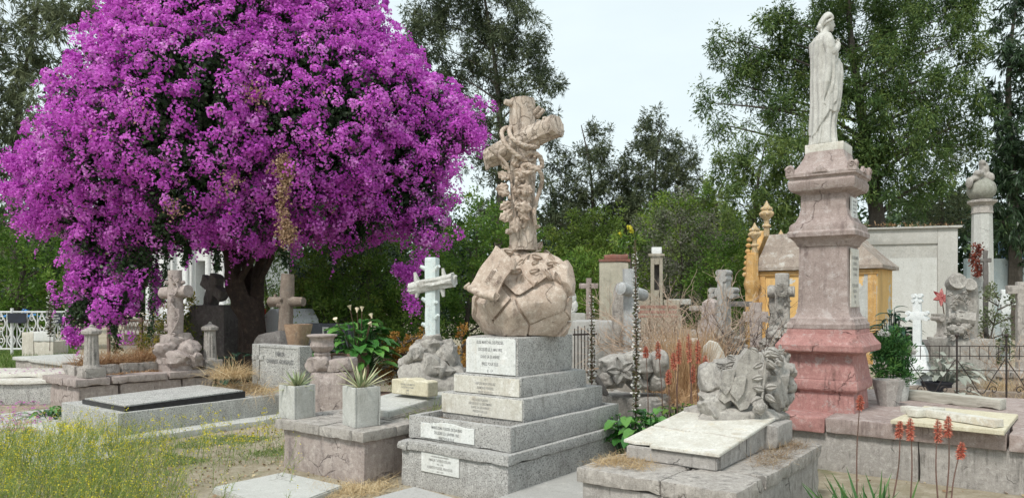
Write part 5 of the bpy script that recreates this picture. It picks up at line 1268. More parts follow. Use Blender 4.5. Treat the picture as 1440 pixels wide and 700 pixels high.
# --- concrete block, railing, cream wall stub, statue, crosses in the centre
Y = 13; M = at(880, Y, 0, R(-8)); mb = MB(M); mb.rough(-.95,0,0,1.3,0,ZP(452,Y),.01,.15,.004,.01,141); one(mb, 'block_tomb', concrete, M, 'plain grey concrete block tomb behind the brown flower spike', 'tomb')
M = at(808, 12.6, 0, R(30)); t = thing('iron_railing', 'short black iron railing left of the plain concrete block tomb', 'railing', M); mb = MB(M)
for k in range(7): mb.tube([(k*.07,0,.25),(k*.07,0,1.12+.04*(k % 2))], .010, 5)
mb.build('bars', iron, t); mb = MB(M); mb.box(-.03,.47,-.01,.01,1.0,1.03,0); mb.box(-.03,.47,-.01,.01,.35,.38,0); mb.build('rails', iron, t)
Y = 20; M = at(884, Y, 0, R(-5)); t = thing('wall_stub', 'tall cream rendered wall stub with red brown coping in the centre distance', 'wall', M); mb = MB(M); mb.rough(-.78,0,0,.5,0,ZP(368,Y),.01,.3,.006,.02,142); mb.build('wall', creamwall, t)
mb = MB(M); mb.rough(-.80,.05,-.03,.6,ZP(368,Y)+.003,ZP(364,Y),.01,.2,.01,.02,143); mb.rough(-.65,.0,.1,.5,ZP(364,Y)+.003,ZP(357,Y),.03,.2,.01,.03,143); mb.build('coping', brickred, t)
Y = 12.2; M = at(890, Y, 0); t = thing('log_cross', 'pale grey carved log cross directly behind the tall white flowering spike', 'cross', M)
mb = MB(); log3(mb, W(888,520,Y), W(885,378,Y), .125,.115,20,20,31,2,.06); a_, b_ = W(905,415,Y+.2), W(873,405,Y-.25); log3(mb, a_, b_, .10,.10,20,8,32,0,.06); d_ = (b_-a_).normalized(); mb.tube([b_, b_+d_*.01], [.09,.075], 18); mb.build('cross', stone('pale_grey_carving', (.44,.45,.45),(.33,.34,.34),(.54,.55,.55),1.4,st=.5,bump=.6), t, angle=50)
mb = MB(); mb.rough(PX(862,Y),PX(905,Y),Y-.1,Y+.4,0,ZP(497,Y),.03,.1,.01,.03,144); mb.blob(W(872,440,Y+.4), (.13,.13,.5), 3, .2, 2, 145, 3); mb.build('rock', greystone, t)
Y = 21; M = at(828, Y, 0, R(-10)); o = cross_mb(M, .15,.13, ZP(391,Y), ZP(402,Y), .27, .15, 146); t = one(o, 'small_cross', mauve, M, 'small pinkish stone cross beyond the tip of the shorter flower spike', 'cross')
Y = 22; M = T(PX(796,Y), Y, 0); t = thing('small_statue', 'small white reclining statue behind the boulder of the log cross', 'statue', M)
mb = MB(); 
for k, (a, b, rx, rz_) in enumerate(((793,428,.28,.18),(803,420,.16,.22),(799,412,.09,.10),(786,434,.22,.12),(806,430,.14,.2),(795,438,.3,.1))): mb.blob(W(a,b,Y), (rx,.16,rz_), 3, .2, 3, 150+k, 2.2)
mb.build('figure', marble_w, t); mb = MB(M); mb.rough(-.5,.55,-.35,.35,0,ZP(440,Y),.02,.2,.005,.02,156); mb.build('plinth', concrete_lt, t)
Y = 22; M = at(932, Y, 0, R(-12)); t = thing('niche_tower', 'beige stone tower tomb with dark niche and white block on top', 'tomb', M)
mb = MB(M); z1_ = ZP(360,Y); 
for a in ((-.36,-.25,0,.5,0,z1_),(-.10,0,0,.5,0,z1_),(-.25,-.10,.3,.5,0,z1_),(-.25,-.10,0,.3,0,1.9),(-.25,-.10,0,.3,z1_-.25,z1_)): mb.rough(*a,.01,.2,.004,.01,157)
mb.rough(-.42,.06,-.05,.55,z1_,z1_+.08,.01,.2,.004,.01,158); mb.rough(-.75,-.37,.1,.6,0,z1_-1.1,.02,.2,.01,.03,159); mb.rough(.02,.5,.1,.6,0,z1_-1.3,.02,.2,.01,.03,160); mb.build('tower', stone('beige_stone', (.40,.36,.29),(.30,.27,.21),(.48,.45,.38),.8,st=.5), t)
mb = MB(M); mb.box(-.33,-.03,.0,.4,z1_+.085,z1_+.27,.02); mb.box(-.30,-.06,-.02,.3,z1_-.02,z1_+.2,.02); mb.build('white_block', whitewash, t); mb = MB(M); mb.box(-.25,-.10,.28,.299,1.9,z1_-.25,0); mb.build('niche', darkstone, t)
# flat tombs of the middle distance
rs = random.Random(12)
for k, (px, Y, w, d, h, m, lab) in enumerate(((985,15,1.4,1.8,.45,concrete_lt,'long pale flat tomb behind the tangled bare bush, nearest of its row'),(965,18,1.8,1.8,.6,marble_w,'white topped flat tomb behind the tangled bare bush'),(1000,21,2.4,1.6,.7,greystone,'grey flat tomb farthest behind the tangled bare bush'),(930,13.2,1.0,1.4,.35,concrete,'low grey tomb behind the carved blocks'),(1010,12.0,1.1,1.3,.30,concrete_lt,'low pale tomb in front of the rolled arm cross'),(1385,13.5,1.5,1.6,.35,concrete,'low grey tomb behind the silver leaves on the right'),(1330,15.5,1.4,1.4,.7,darkstone,'dark topped tomb below the red flower'),(1450,12.2,1.6,1.2,.4,greystone,'low weathered tomb behind the iron fence, at the right edge'),(90,15.5,2.6,1.2,.3,concrete_lt,'long pale tomb left of the mauve plot, beyond its straw'))):
    M = at(px, Y); t = thing('flat_tomb', lab, 'tomb', M, 'flat tombs between the monuments'); mb = MB(M); mb.rough(-w,0,0,d,0,h*.75,.015,.2,.005,.02,170+k); mb.build('base', greystone if m is not greystone else concrete, t); mb = MB(M); mb.rough(-w-.05,.05,-.05,d+.05,h*.76,h,.012,.2,.004,.015,180+k); mb.build('lid', m, t)
# crosses right of centre
Y = 11.2; M = at(1018, Y, 0); t = thing('rolled_arm_cross', 'light grey stone cross with rolled arm ends behind the coral spikes', 'cross', M)
zt = ZP(380,Y); za = ZP(412,Y); z0 = ZP(475,Y); mb = MB(M); mb.rough(-.075,.075,-.10,.10,z0-.1,zt-.03,.008,.1,.004,.008,190); mb.rough(-.15,.15,-.095,.095,za-.06,za+.06,.008,.1,.004,.008,191)
for x, z in ((-.155,za+.04),(-.155,za-.04),(.155,za+.04),(.155,za-.04)): mb.tube([(x,-.12,z),(x,.12,z)], .045, 16)
for z in (zt-.04, zt-.13): mb.tube([(-.04,-.12,z),(-.04,.12,z)], .048, 16); mb.tube([(.04,-.12,z),(.04,.12,z)], .048, 16)
mb.rough(-.03,.03,-.125,-.09,z0,zt-.02,.006,.1,.002,.004,192); mb.build('cross', stone('light_grey_stone', (.44,.43,.41),(.30,.29,.275),(.56,.55,.53),1.8,st=.8), t)
mb = MB()
for k, (a, b, r) in enumerate(((1010,478,.18),(1030,482,.17),(1022,470,.14),(1015,492,.2),(1035,498,.18),(1005,500,.22))): mb.blob(W(a,b,Y-.05), (r,r,r*.8), 3, .4, 3, 193+k, 2.6, cuts=8)
mb.rough(PX(1000,Y),PX(1045,Y),Y-.2,Y+.4,0,ZP(505,Y),.03,.1,.01,.02,199); mb.build('rock', carved, t, angle=42)
Y = 9.6; M = T(PX(1003,Y), Y, 0); mb = MB(M); zt = ZP(478,Y); 
pts = [(-.17,0),(.20,0),(.19,zt*.6),(.13,zt*.85),(.05,zt*.97),(-.05,zt),(-.13,zt*.92),(-.17,zt*.7)]; mb.prism(pts, .09, RZ(R(-20)), bev=.012); one(mb, 'rounded_headstone', marble, M, 'small rounded marble headstone at the foot of the rolled arm cross', 'headstone')
Y = 12.2; M = at(1063, Y, 0, R(-25)); one(cross_mb(M, .19,.16, ZP(425,Y), ZP(445,Y), .20, .17, 200, z0=0), 'plain_cross', mauve, M, 'plain mauve stone cross in front of the yellow mausoleum', 'cross')
Y = 10.8; M = at(1100, Y, 0, R(-25)); t = thing('garlanded_cross', 'grey cross with a carved wreath on a rocky base, left of the pink pedestal', 'cross', M)
zt = ZP(384,Y); za = ZP(410,Y); mb = MB(M); mb.rough(-.10,.10,-.08,.08,ZP(470,Y)-.1,zt,.02,.06,.008,.015,201); mb.rough(-.19,-.1,.02,.1,ZP(470,Y),za+.1,.01,.06,.004,.01,202); log3(mb, Vector((-.20,0,za)), Vector((.17,0,za)), .085,.075,16,8,33,0,.1)
mb.build('cross', carved, t, angle=45); mb = MB(); c = W(1098,408,Y-.12)
for k in range(14): a = k*.45; leaf3(mb, c+Vector((math.cos(a)*.05,-.02,math.sin(a)*.06)), Vector((0,-1,0)), a+1.5, .08, .8, 'ivy', .015)
for k in range(20): s_ = k/20; leaf3(mb, W(1096+12*math.sin(s_*7), 415+45*s_, Y-.10), Vector((0,-1,.1)), k*2., .07, .6, 'ivy', .012)
mb.build('carved_wreath', carved, t, angle=60)
mb = MB()
for k, (a, b, r) in enumerate(((1092,470,.15),(1108,462,.14),(1085,485,.16),(1100,482,.16),(1112,480,.15),(1080,498,.17),(1098,500,.2),(1115,500,.2))): mb.blob(W(a,b,Y-.1), (r*.9,r,r*.85), 3, .4, 3, 203+k, 2.8, cuts=9)
mb.rough(PX(1072,Y),PX(1125,Y),Y-.2,Y+.4,0,ZP(512,Y),.03,.1,.01,.02,212); mb.build('rock', carved, t, angle=42)
M = at(1000, 14.5, 0); mb = MB(M); mb.lathe([(.2,0),(.18,.5),(.13,ZP(425,14.5)),(.02,ZP(425,14.5)+.1)], sq=4); one(mb, 'pink_obelisk', mauve, M, 'short pink obelisk peeking out left of the rolled arm cross', 'obelisk')

# --- yellow mausoleum
Y = 18.5; MY = at(1234, Y, 0); t = thing('yellow_mausoleum', 'ochre yellow mausoleum with a stone hip roof and pointed finials', 'mausoleum', MY)
ze = ZP(377,Y); mb = MB(MY); W_ = 2.95; D_ = 1.9; mb.rough(-W_,0,0,D_,0,ze,.01,.4,.006,.01,220); mb.build('wall', ochre, t)
mb = MB(MY)
for x in (-W_+.06,-.12): mb.box(x-.10,x+.10,-.03,.02,0,ze-.02,.01)
mb.box(-W_-.03,.03,-.05,.03,ze-.14,ze-.02,.01); mb.box(-W_-.02,.02,-.06,.02,0,.5,.01); mb.build('trim', ochre_trim, t)
mb = MB(MY); e = .14; zr = ZP(327,Y)+.12
b = [(-W_-.1,-e,ze),(e,-e,ze),(e,D_+e,ze),(-W_-.1,D_+e,ze)]; b2 = [(x,y,z+.09) for x,y,z in b]
tpts = [(-W_+.15,.35,zr),(-.75,.35,zr),(-.75,D_-.35,zr),(-W_+.15,D_-.35,zr)]
mid = [tuple(Vector(b2[i]).lerp(Vector(tpts[i]), .5)+Vector((0,0,-.03))) for i in range(4)]
V = b+b2+mid+tpts; fs = [(3,2,1,0)]
for L_ in range(3):
    for i in range(4): j = (i+1) % 4; fs.append((L_*4+i, L_*4+j, L_*4+4+j, L_*4+4+i))
fs.append((12,13,14,15)); mb.add(V, fs); mb.build('roof', roofst, t, angle=20)
pp = [(-1.05,.4),(-.01,.4),(-.01,1.95),(-.12,2.0),(-.2,2.3),(-.3,2.28),(-.33,2.0),(-.45,1.85),(-.6,1.9),(-.7,2.2),(-.8,2.22),(-.85,1.95),(-.95,1.6),(-1.1,1.2)]
pm = []
for k in range(len(pp)):
    a, b = Vector(pp[k]), Vector(pp[(k+1) % len(pp)])
    for j in range(5): q_ = a.lerp(b, j/5); pm.append((q_.x+.04*mn.noise(Vector((q_.x*9, q_.y*9, 1))), q_.y+.05*mn.noise(Vector((q_.x*9, q_.y*9, 4)))))
mb = MB(MY); mb.prism([(min(-.006, x), y) for x, y in pm], .012, T(0,-.011,0)); mb.build('bare_plaster', stone('bare_plaster', (.50,.51,.49),(.42,.42,.40),(.57,.58,.56),.9,st=.4), t, smooth=False)
# gable front at the left with finials
mb = MB(MY)
def finial(M, s=1.):
    mb.lathe([(.09*s,0),(.09*s,.28*s),(.14*s,.30*s),(.14*s,.34*s),(.08*s,.38*s),(.08*s,.50*s),(.11*s,.56*s),(.19*s,.64*s),(.20*s,.74*s),(.14*s,.80*s),(.12*s,.90*s),(.05*s,1.02*s),(.01*s,1.12*s)], 12, M, nf=lambda a,z: 1+(.14*math.cos(a*4) if z > .55*s else 0))
    for j in range(2):
        for i_ in range(6):
            a = i_*1.047+j*.5; mb.blob(M @ Vector((math.cos(a)*(.17-.05*j)*s, math.sin(a)*(.17-.05*j)*s, (.70+.16*j)*s)), (.065*s,)*3, 2, .1, 3, i_)
pk = MY @ Vector((-W_-.02,.4,0))
zr2 = ZP(330,19.8); mb.prism([(-.12,0),(D_+.12,0),(D_+.12,ze+.15),(D_/2,zr2+.25),(-.12,ze+.15)], .22, T(-W_-.14,0,0) @ RZ(R(90)) @ T(0,-.0,0) , bev=.015)

for zz_ in (0,): mb.box(-W_-.28,-W_-.02,-.25,-.0,0,ze+.5,.03)
mb.lathe([(.10,ze-.75),(.20,ze-.45),(.22,ze-.35),(.17,ze-.15),(.15,ze+.45)], 12, T(-W_-.16,-.16,0), nf=lambda a,z: 1+.06*math.cos(a*6))
for k in range(7): mb.blob(Vector((-W_-.35+.02*k,-.15,ze-.1+.16*k)), (.08,.07,.07), 2, .2, 3, k)
gf = mb.build('gable_front', ochre_trim, t, angle=40)
fm = stone('finial_stone', (.58,.42,.22),(.42,.30,.17),(.66,.58,.46),2.,st=.6,lich=(.55,.53,.48))
for Mf, sf in ((T(-W_-.05,.72,zr2+.05), .9),(T(-W_-.10,-.12,ze+.45), .78),(T(-W_-.05,D_+.1,ze+.5), .7)): mb = MB(MY); finial(Mf, sf); mb.build('finial', fm, gf)
# --- flat roofed pale building and walls
Y = 25; MW = at(1347, Y, 0, R(-18)); t = thing('flat_roofed_vault', 'flat roofed pale rendered burial building behind the yellow mausoleum', 'building', MW)
h = ZP(320,Y); mb = MB(MW); mb.box(-5,-4.2,0,4,0,h,.02); mb.box(-.6,0,0,4,0,h,.02); mb.box(-4.2,-.6,0,4,h-.52,h,.02); mb.box(-4.2,-.6,.06,4,0,h-.52,0); mb.build('wall', render_w, t)
mb = MB(MW); mb.box(-4.19,-.61,.045,.058,0,h-1.0,0); mb.build('render_patch', render_p, t)
mb = MB(MW); mb.box(-5.1,.12,-.1,4.1,h+.002,h+.07,.01); mb.build('roof_slab', render_w, t)
mb = MB(MW); mb.box(-.002,.02,.5,1.0,1.9,2.9,.0); mb.build('window', blackpl, t)
Y = 30; M = at(1500, Y, 0, R(-4)); mb = MB(M); mb.box(-3.9,4,0,.25,0,ZP(363,Y),.01); one(mb, 'blue_wall', bluewall, M, 'pale blue rendered boundary wall at the right edge', 'wall')
M = at(1447, 32, 0, R(-4)); mb = MB(M); mb.box(-.6,1.2,0,1.2,0,ZP(337,32),.02); one(mb, 'blue_hut', flat('faded_blue_paint', (.25,.40,.62), (.2,.33,.52), .7, 2), M, 'small faded blue hut rising over the pale blue wall', 'hut')
# --- ball column
Y = 16.5; M = at(1381, Y, 0, R(-15)); t = thing('ball_column', 'tall tapered octagonal column topped by a stone ball and draped sculpture', 'monument', M)
u = scale(Y); za_ = ZP(300,Y); mb = MB(M); mb.lathe([(.26,0),(.26,.6),(.245,.65),(.20,za_),(.215,za_+.02)], 8, rot=R(22.5)); mb.build('shaft', concrete_lt, t, angle=25)
mb = MB(M); mb.lathe([(.225,za_),(.21,za_+.03),(.205,za_+.16),(.24,za_+.20),(.29,ZP(285,Y)),(.29,ZP(282,Y)),(.20,ZP(281,Y))], 8, rot=R(22.5)); mb.rough(-.35,.35,-.35,.35,0,.55,.02,.15,.005,.02,230); mb.build('capital', greystone, t, angle=25)
mb = MB(); mb.blob(W(1380,267,Y), (.29,.29,.27), 4, .01); mb.build('ball', stone('grey_green_stone', (.34,.34,.29),(.24,.24,.20),(.42,.42,.37),1,st=.6), t, angle=80)
mb = MB()
for k, (a, b, rx, rz_) in enumerate(((1382,248,.16,.14),(1384,237,.09,.14),(1381,229,.05,.07),(1370,252,.15,.06),(1363,257,.05,.13),(1392,250,.08,.12),(1376,244,.1,.08))): mb.blob(W(a,b,Y-.02*k), (rx,.12,rz_), 3, .25, 3, 231+k)
sc_ = mb.build('draped_sculpture', carved, t); remesh(sc_, .025, 1)
M = T(PX(1376,15.8), 15.8, 0); t = thing('dried_wreath', 'dried red brown wreath hanging on the octagonal column', 'wreath', M @ T(0,0,ZP(365,15.8))); q = QB(); n = 500; f = rng.random(n)
P = np.stack([PX(1374,16.1)+.05*np.sin(f*9)+rng.normal(0,.055,n), np.full(n,16.12)+rng.normal(0,.04,n), ZP(388,16.1)+f*.7], 1); q.leaves(P, rdir(n,-.4), .08, .03, rng.random(n)); q.build('leaves', leafmat('dried_red_leaves', [(0,(.10,.02,.015)),(1,(.28,.07,.04))], .1), t)
Y = 15.4; M = at(1386, Y, 0, R(-20)); one(cross_mb(M, .09,.09, ZP(352,Y), ZP(366,Y), .10, .09, 240), 'thin_cross', darkstone, M, 'thin dark stone cross standing against the octagonal column', 'cross')
# --- white scrolled cross, black pot, twin log monument, silver leaves, red flower
Y = 11.6; M = at(1290, Y, 0); t = thing('scrolled_white_cross', 'white painted cross with scroll ends on a white base, right of the pedestal', 'cross', M)
zt = ZP(413,Y); za = ZP(444,Y); mb = MB(M); mb.rough(-.058,.058,-.06,.06,.55,zt-.02,.006,.1,.002,.004,241); mb.rough(-.13,.13,-.062,.062,za-.065,za+.065,.006,.1,.002,.004,242)
for x, z, r in ((-.13,za+.045,.032),(-.13,za-.045,.032),(.13,za+.045,.032),(.13,za-.045,.032),(-.045,zt-.03,.034),(.045,zt-.03,.034),(-.05,zt-.11,.026),(.05,zt-.11,.026)): mb.tube([(x,-.08,z),(x,.08,z)], r, 16)
mb.build('cross', white_paint, t); mb = MB(M); mb.lathe([(.18,.3),(.18,.55),(.15,.60),(.13,.80),(.09,.9)], sq=4); mb.rough(-.26,.26,-.26,.3,0,.32,.01,.1,.002,.005,244); mb.rough(-.3,.9,-.8,.5,-.02,.14,.01,.1,.002,.005,245); mb.build('base', white_paint, t)
M = T(PX(1317,10.9), 10.9, .12); mb = MB(M @ RZ(.2)); mb.lathe([(.12,.0),(.125,.01),(.14,.25),(.148,.25),(.148,.28),(.135,.28),(.13,.24)], sq=4); m0 = one(mb, 'black_pot', blackpl, M, 'black plastic plant pot beside the white scrolled cross', 'pot')
Y = 12.6; M = T(PX(1354,Y), Y, 0); t = thing('twin_log_monument', 'carved monument of two cut stone logs with flowers, right of the white cross', 'monument', M)
mb = MB(); log3(mb, W(1347,480,Y), W(1344,398,Y-.1), .17,.15,20,16,41,2,.10); log3(mb, W(1362,480,Y+.25), W(1364,400,Y+.2), .14,.13,20,14,42,1,.10)
for (p, r) in ((W(1346,396,Y-.22), .14),(W(1363,401,Y+.08), .11)): mb.tube([p+Vector((.02,.15,-.05)), p+Vector((-.01,-.04,.02))], [r*.95, r], 20); mb.tube([p+Vector((-.01,-.04,.02)), p+Vector((-.011,-.05,.021))], [r*.8, r*.75], 18)
log3(mb, W(1332,445,Y-.15), W(1370,450,Y-.3), .14,.13,18,10,43,0,.15); mb.build('logs', carved, t, angle=48)
mb = MB()
for k in range(34): a = random.uniform(1335,1362); b = random.uniform(408,475); leaf3(mb, W(a,b,Y-.30), Vector((random.uniform(-.4,.4),-1,.2)).normalized(), random.uniform(0,6), .10, .8, 'ivy', .02)
for k in range(6): mb.blob(W(1340+k*4,462+4*math.sin(k),Y-.3), (.08,.08,.07), 3, .3, 3, k)
mb.build('carved_flowers', carved, t, angle=60)
mb = MB(); mb.rough(PX(1325,Y),PX(1385,Y),Y-.3,Y+.5,0,ZP(475,Y),.03,.12,.01,.03,250); mb.build('base', carved, t)
big_leaves('silver_leaf_plant', 'silvery grey leafed plant at the foot of the twin log monument', T(PX(1330,11.4),11.4,.3), 70, .24, .10, M_silver, 1.0, .45, .6)
big_leaves('silver_leaf_plant', 'grey pale leaf cluster above the iron fence, low beside the black pot', T(PX(1345,10.6),10.6,.1), 46, .16, .08, M_silver, .6, .22, .6)
Y = 14.6; M = T(PX(1328,Y), Y, 0); t = thing('flower_stand', 'grey scrolled stone stand below the big red flower', 'stand', M); mb = MB(M); mb.lathe([(.13,0),(.13,.9),(.10,.95),(.09,1.15),(.16,1.25),(.17,1.33)], sq=4); mb.tube([(-.14,-.16,1.24),(-.14,.16,1.24)], .05, 12); mb.tube([(.14,-.16,1.24),(.14,.16,1.24)], .05, 12); mb.build('stand', greystone, t)
t = thing('red_flower', 'large red star shaped flower standing on the grey stone stand', 'flower', M @ T(0,0,1.33)); mb = MB(); c = W(1324,418,Y-.1)
for k in range(6): leaf3(mb, c, Vector((.1,-1,.3)).normalized(), k*1.047+.3, .19, .45, th=.01)
mb.build('petals', flat('red_petal', (.20,.012,.02), (.45,.16,.14), .5, 25), t); mb = MB(); mb.tube([M @ Vector((0,0,1.3)), c], .01, 6); mb.build('stem', M_stem, t); q = QB(); n = 90; q.facing(np.array(W(1337,424,Y))+ball(n)*.12, rdir(n), .06, rng.random(n)); q.build('white_blooms', M_white, t)
Y = 15.4; M = at(1414, Y, 0, R(-20)); one(cross_mb(M, .17,.13, ZP(407,Y), ZP(424,Y), .17, .13, 251), 'white_cross', white_paint, M, 'white cross half hidden in the straggly bush near the right edge', 'cross')
Y = 13; M = at(1438, Y, 0, R(-20)); one(cross_mb(M, .19,.16, ZP(396,Y), ZP(407,Y), .24, .15, 253), 'grey_cross', greystone, M, 'grey stone cross cut by the right edge of the photo', 'cross')
# --- iron fence on the right
Y0_ = 9.6; M = at(1272, Y0_, .0, R(-3)); t = thing('iron_fence', 'rusty black wrought iron fence with scrolls behind the raised plot', 'fence', M)
mb = MB(M)
for z in (ZP(486,Y0_), ZP(500,Y0_), ZP(520,Y0_)): mb.tube([(0,0,z),(2.6,0,z)], .006, 6)
mb.build('rails', iron, t); mb = MB(M)
for k in range(4):
    mb = MB(M); mb.tube([(k*.62+.04,0,.2),(k*.62+.04,0,ZP(480,Y0_)+.06)], .012, 6); ps_ = mb.build('post', iron, t)
    mb = MB(M); mb.blob((k*.62+.04,0,ZP(480,Y0_)+.08), (.026,.026,.026), 2, 0); mb.build('knob', iron, ps_)
mb = MB(M)
for k in range(4):
    x = k*.62+.04; z0 = ZP(558,Y0_); z1 = ZP(505,Y0_)
    mb.tube(spline([(x,0,z1),(x+.15,0,(z0+z1)/2+.03),(x+.31,0,z0+.05),(x+.46,0,(z0+z1)/2+.03),(x+.6,0,z1)], 5), .006, 5)
    for sgn, xo in ((1,.16),(-1,.46)):
        mb.tube([(x+xo+sgn*math.cos(a)*.055*(1-a/9), 0, z0+.1+math.sin(a)*.055*(1-a/9)) for a in [i*.5 for i in range(15)]], .006, 5)
    for j in range(5): mb.tube([(x+.12*j+.04,0,z1),(x+.12*j+.04,0,z1+.17)], .005, 5)
mb.build('scrolls', iron, t)
M = at(1500, 9.9, 0); mb = MB(M); mb.rough(-2.4,.5,0,.25,0,.32,.02,.12,.01,.03,255); one(mb, 'stone_kerb', stone('brown_stone', (.26,.21,.17),(.19,.15,.12),(.36,.31,.26),1,st=.5), M, 'brown stone kerb behind the iron fence', 'kerb')
mb = MB(F8); mb.rough(1.2,4.6,2.78,3.6,0,.38,.02,.15,.02,.02,256); one(mb, 'earth_bed', soil, F8 @ T(2,3,0), 'bare earth bed between the raised plot and the iron fence', 'bed')
# --- things lying on the raised plot
def onF8(px, py, z): return F8.inverted() @ G(px, py, z)
mb = MB(); quadslab(mb, [G(1252,590,.545), G(1412,606,.545), G(1432,582,.545), G(1300,570,.545)], .035); one(mb, 'cream_slab', cream_marble, Matrix.Translation(G(1335,590,.51)), 'thin cream marble slab lying on the raised plot', 'slab')
a_ = G(1272,572,.60); b_ = G(1405,592,.60); Mx = Matrix.Translation((a_+b_)/2) @ RZ(math.atan2(b_.y-a_.y, b_.x-a_.x)); L_ = (b_-a_).length/2
t = thing('lying_cross', 'pale marble cross lying flat on the cream slab', 'cross', Mx @ T(0,0,-.055)); mb = MB(Mx); mb.rough(-L_,L_,-.06,.06,-.05,.015,.006,.06,.002,.004,257); mb.rough(-L_*.62,-L_*.38,-.19,.19,-.048,.02,.006,.06,.002,.004,258); mb.build('cross', marble, t)
a_ = G(1270,545,.62); b_ = G(1411,562,.60); Mx = Matrix.Translation((a_+b_)/2) @ RZ(math.atan2(b_.y-a_.y, b_.x-a_.x)); L_ = (b_-a_).length/2; mb = MB(Mx); mb.rough(-L_,L_,-.07,.07,-.11,0,.01,.08,.005,.015,259); one(mb, 'weathered_board', board_m, Mx, 'long pale weathered board lying behind the marble cross', 'board')
Y = 7.75; M = T(PX(1249,Y), Y, .5); t = thing('octagonal_planter', 'small octagonal concrete planter at the foot of the red pedestal', 'planter', M); mb = MB(M); mb.lathe([(.10,0),(.10,.01),(.155,.25),(.155,.27),(.13,.27),(.12,.22),(.05,.2)], 8, rot=.2); mb.build('pot', blockcon, t, angle=25)
Y = 8.15; M = T(PX(1262,Y), Y, .5); t = thing('potted_conifer', 'dense green conifer bush in a pale pot beside the red pedestal base', 'potted plant', M); mb = MB(M); mb.lathe([(.10,0),(.13,.24),(.13,.26),(.1,.26)], 16); mb.build('pot', concrete_lt, t)
lob = px_lobes([(1252,525,18,20),(1262,500,20,20),(1240,510,13,18),(1268,520,15,20),(1245,485,14,16),(1262,475,12,12),(1255,545,14,12),(1275,495,8,14),(1236,490,8,12)], Y, .3, 3); P, Rr, lb = foliage_points(lob, .055, 3.2); q = QB()
leaf_foliage(q, P, Rr, per=36, L=.05, w=.014, tb=.55, up=.9, tv=.16); q.build('foliage', leafmat('conifer_sprays', [(0,(.02,.07,.025)),(.5,(.05,.15,.04)),(1,(.13,.27,.06))], .2), t); mb = MB(M); mb.tube([(0,0,.2),(0,0,.8)], .02, 6); mb.build('stem', bark, t)
# white blooms near it
q = QB(); 
for (a, b) in ((1282,490),(1239,468),(1247,469),(1284,494)): q.facing(np.array(W(a,b,8.1))+ball(40)*.035, rdir(40), .03, rng.random(40))
tag(q.build('white_blooms', M_white, at=Matrix.Translation(W(1265,480,8.1))), 'small white blooms around the potted conifer', 'flowers')

# --- left side
# white cast iron fence
Y = 21; M = at(17, Y, 0, R(0)); t = thing('ornate_white_fence', 'white cast iron fence with ornate panels at the far left', 'fence', M)
zt = ZP(437,Y)
for x in (-2.2,-1.1,0,1.55): mb = MB(M); mb.tube([(x,0,0),(x,0,zt+.08)], .04, 8); mb.build('post', ironwhite, t)
mb = MB(M)
for z in (zt-.03, .22): mb.tube([(-2.2,0,z),(1.55,0,z)], .025, 6)
mb.build('rails', ironwhite, t); mb = MB(M)
for k in range(13):
    x = -2.05+k*.29; H = zt-.25
    for sgn in (-1, 1):
        mb.tube(spline([(x,0,.25),(x+sgn*.11,0,.25+H*.2),(x+sgn*.03,0,.25+H*.4),(x+sgn*.12,0,.25+H*.65),(x+sgn*.04,0,.25+H*.85),(x,0,zt-.05)], 4), .017, 5)
    for j in range(3): mb.tube([(x+math.cos(a)*.05,0,.25+H*(.2+.3*j)+math.sin(a)*.06) for a in [i*.7 for i in range(10)]], .014, 5)
    mb.tube([(x-.13,0,.25),(x-.13,0,zt)], .012, 5)
mb.build('ornament', ironwhite, t)
for x0, x1, lab in ((11,37,'blank dark sign plate on the left part of the white fence'),(65,87,'dark blue sign plate with white lettering on the white fence')):
    M2 = T(PX(x0,Y-.1), Y-.1, 0); mb = MB(M2); w_ = (x1-x0)*scale(Y); zb_, zt_ = ZP(454,Y), ZP(440,Y); mb.box(0,w_,-.01,.01,zb_,zt_,.004)
    mats = [signdark, marble_w]
    if x0 > 50: slab = MB(); slab_text(slab, M2 @ Vector((w_/2,-.013,zt_-.03)), Vector((1,0,0)), Vector((0,-1,0)), ['PROHIBIDO','BOTAR FLORES','EN LA REJA'], .062, sx=.8, lead=1.2); o = len(mb.v); mb.v += slab.v; mb.f += [tuple(i+o for i in f) for f in slab.f]; mb.mi += slab.mi
    one(mb, 'sign_plate', mats, M2 @ T(0,0,zb_), lab, 'sign', smooth=False)
Y = 20.3; M = at(74, Y, 0, R(-3)); t = thing('cream_tomb', 'small cream marble tomb with a name tablet before the white fence', 'tomb', M); mb = MB(M); mb.rough(-.88,-.55,0,.6,0,ZP(467,Y),.01,.15,.003,.01,260); mb.rough(-.55,.0,.02,.6,0,ZP(480,Y),.01,.15,.003,.01,261); mb.build('block', stone('cream_white', (.66,.62,.54),(.56,.52,.44),(.74,.71,.64),1,st=.2), t)
mb = MB(M); mb.rough(-.55,.02,.0,.1,ZP(480,Y)+.01,ZP(466,Y),.01,.1,.002,.004,262); mb.build('tablet', marble_w, t)
Y = 27; M = T(PX(34,Y), Y, 0); t = thing('blue_parasol', 'small blue parasol behind the white fence', 'parasol', M); mb = MB(M); z = ZP(434,Y)
vs_ = [(0,0,z)]+[(math.cos(a)*.75, math.sin(a)*.75, z-.28) for a in [i*.785 for i in range(8)]]; mb.add(vs_+[(x*.98,y*.98,zz_-.02) for x,y,zz_ in vs_], [(0,1+i,1+(i+1)%8) for i in range(8)]+[(9,10+(i+1)%8,10+i) for i in range(8)]+[(1+i,10+i,10+(i+1)%8,1+(i+1)%8) for i in range(8)]); mb.build('canopy', bluefab, t, smooth=False); mb = MB(M); mb.tube([(0,0,0),(0,0,z)], .025, 8); mb.build('pole', ironwhite, t)
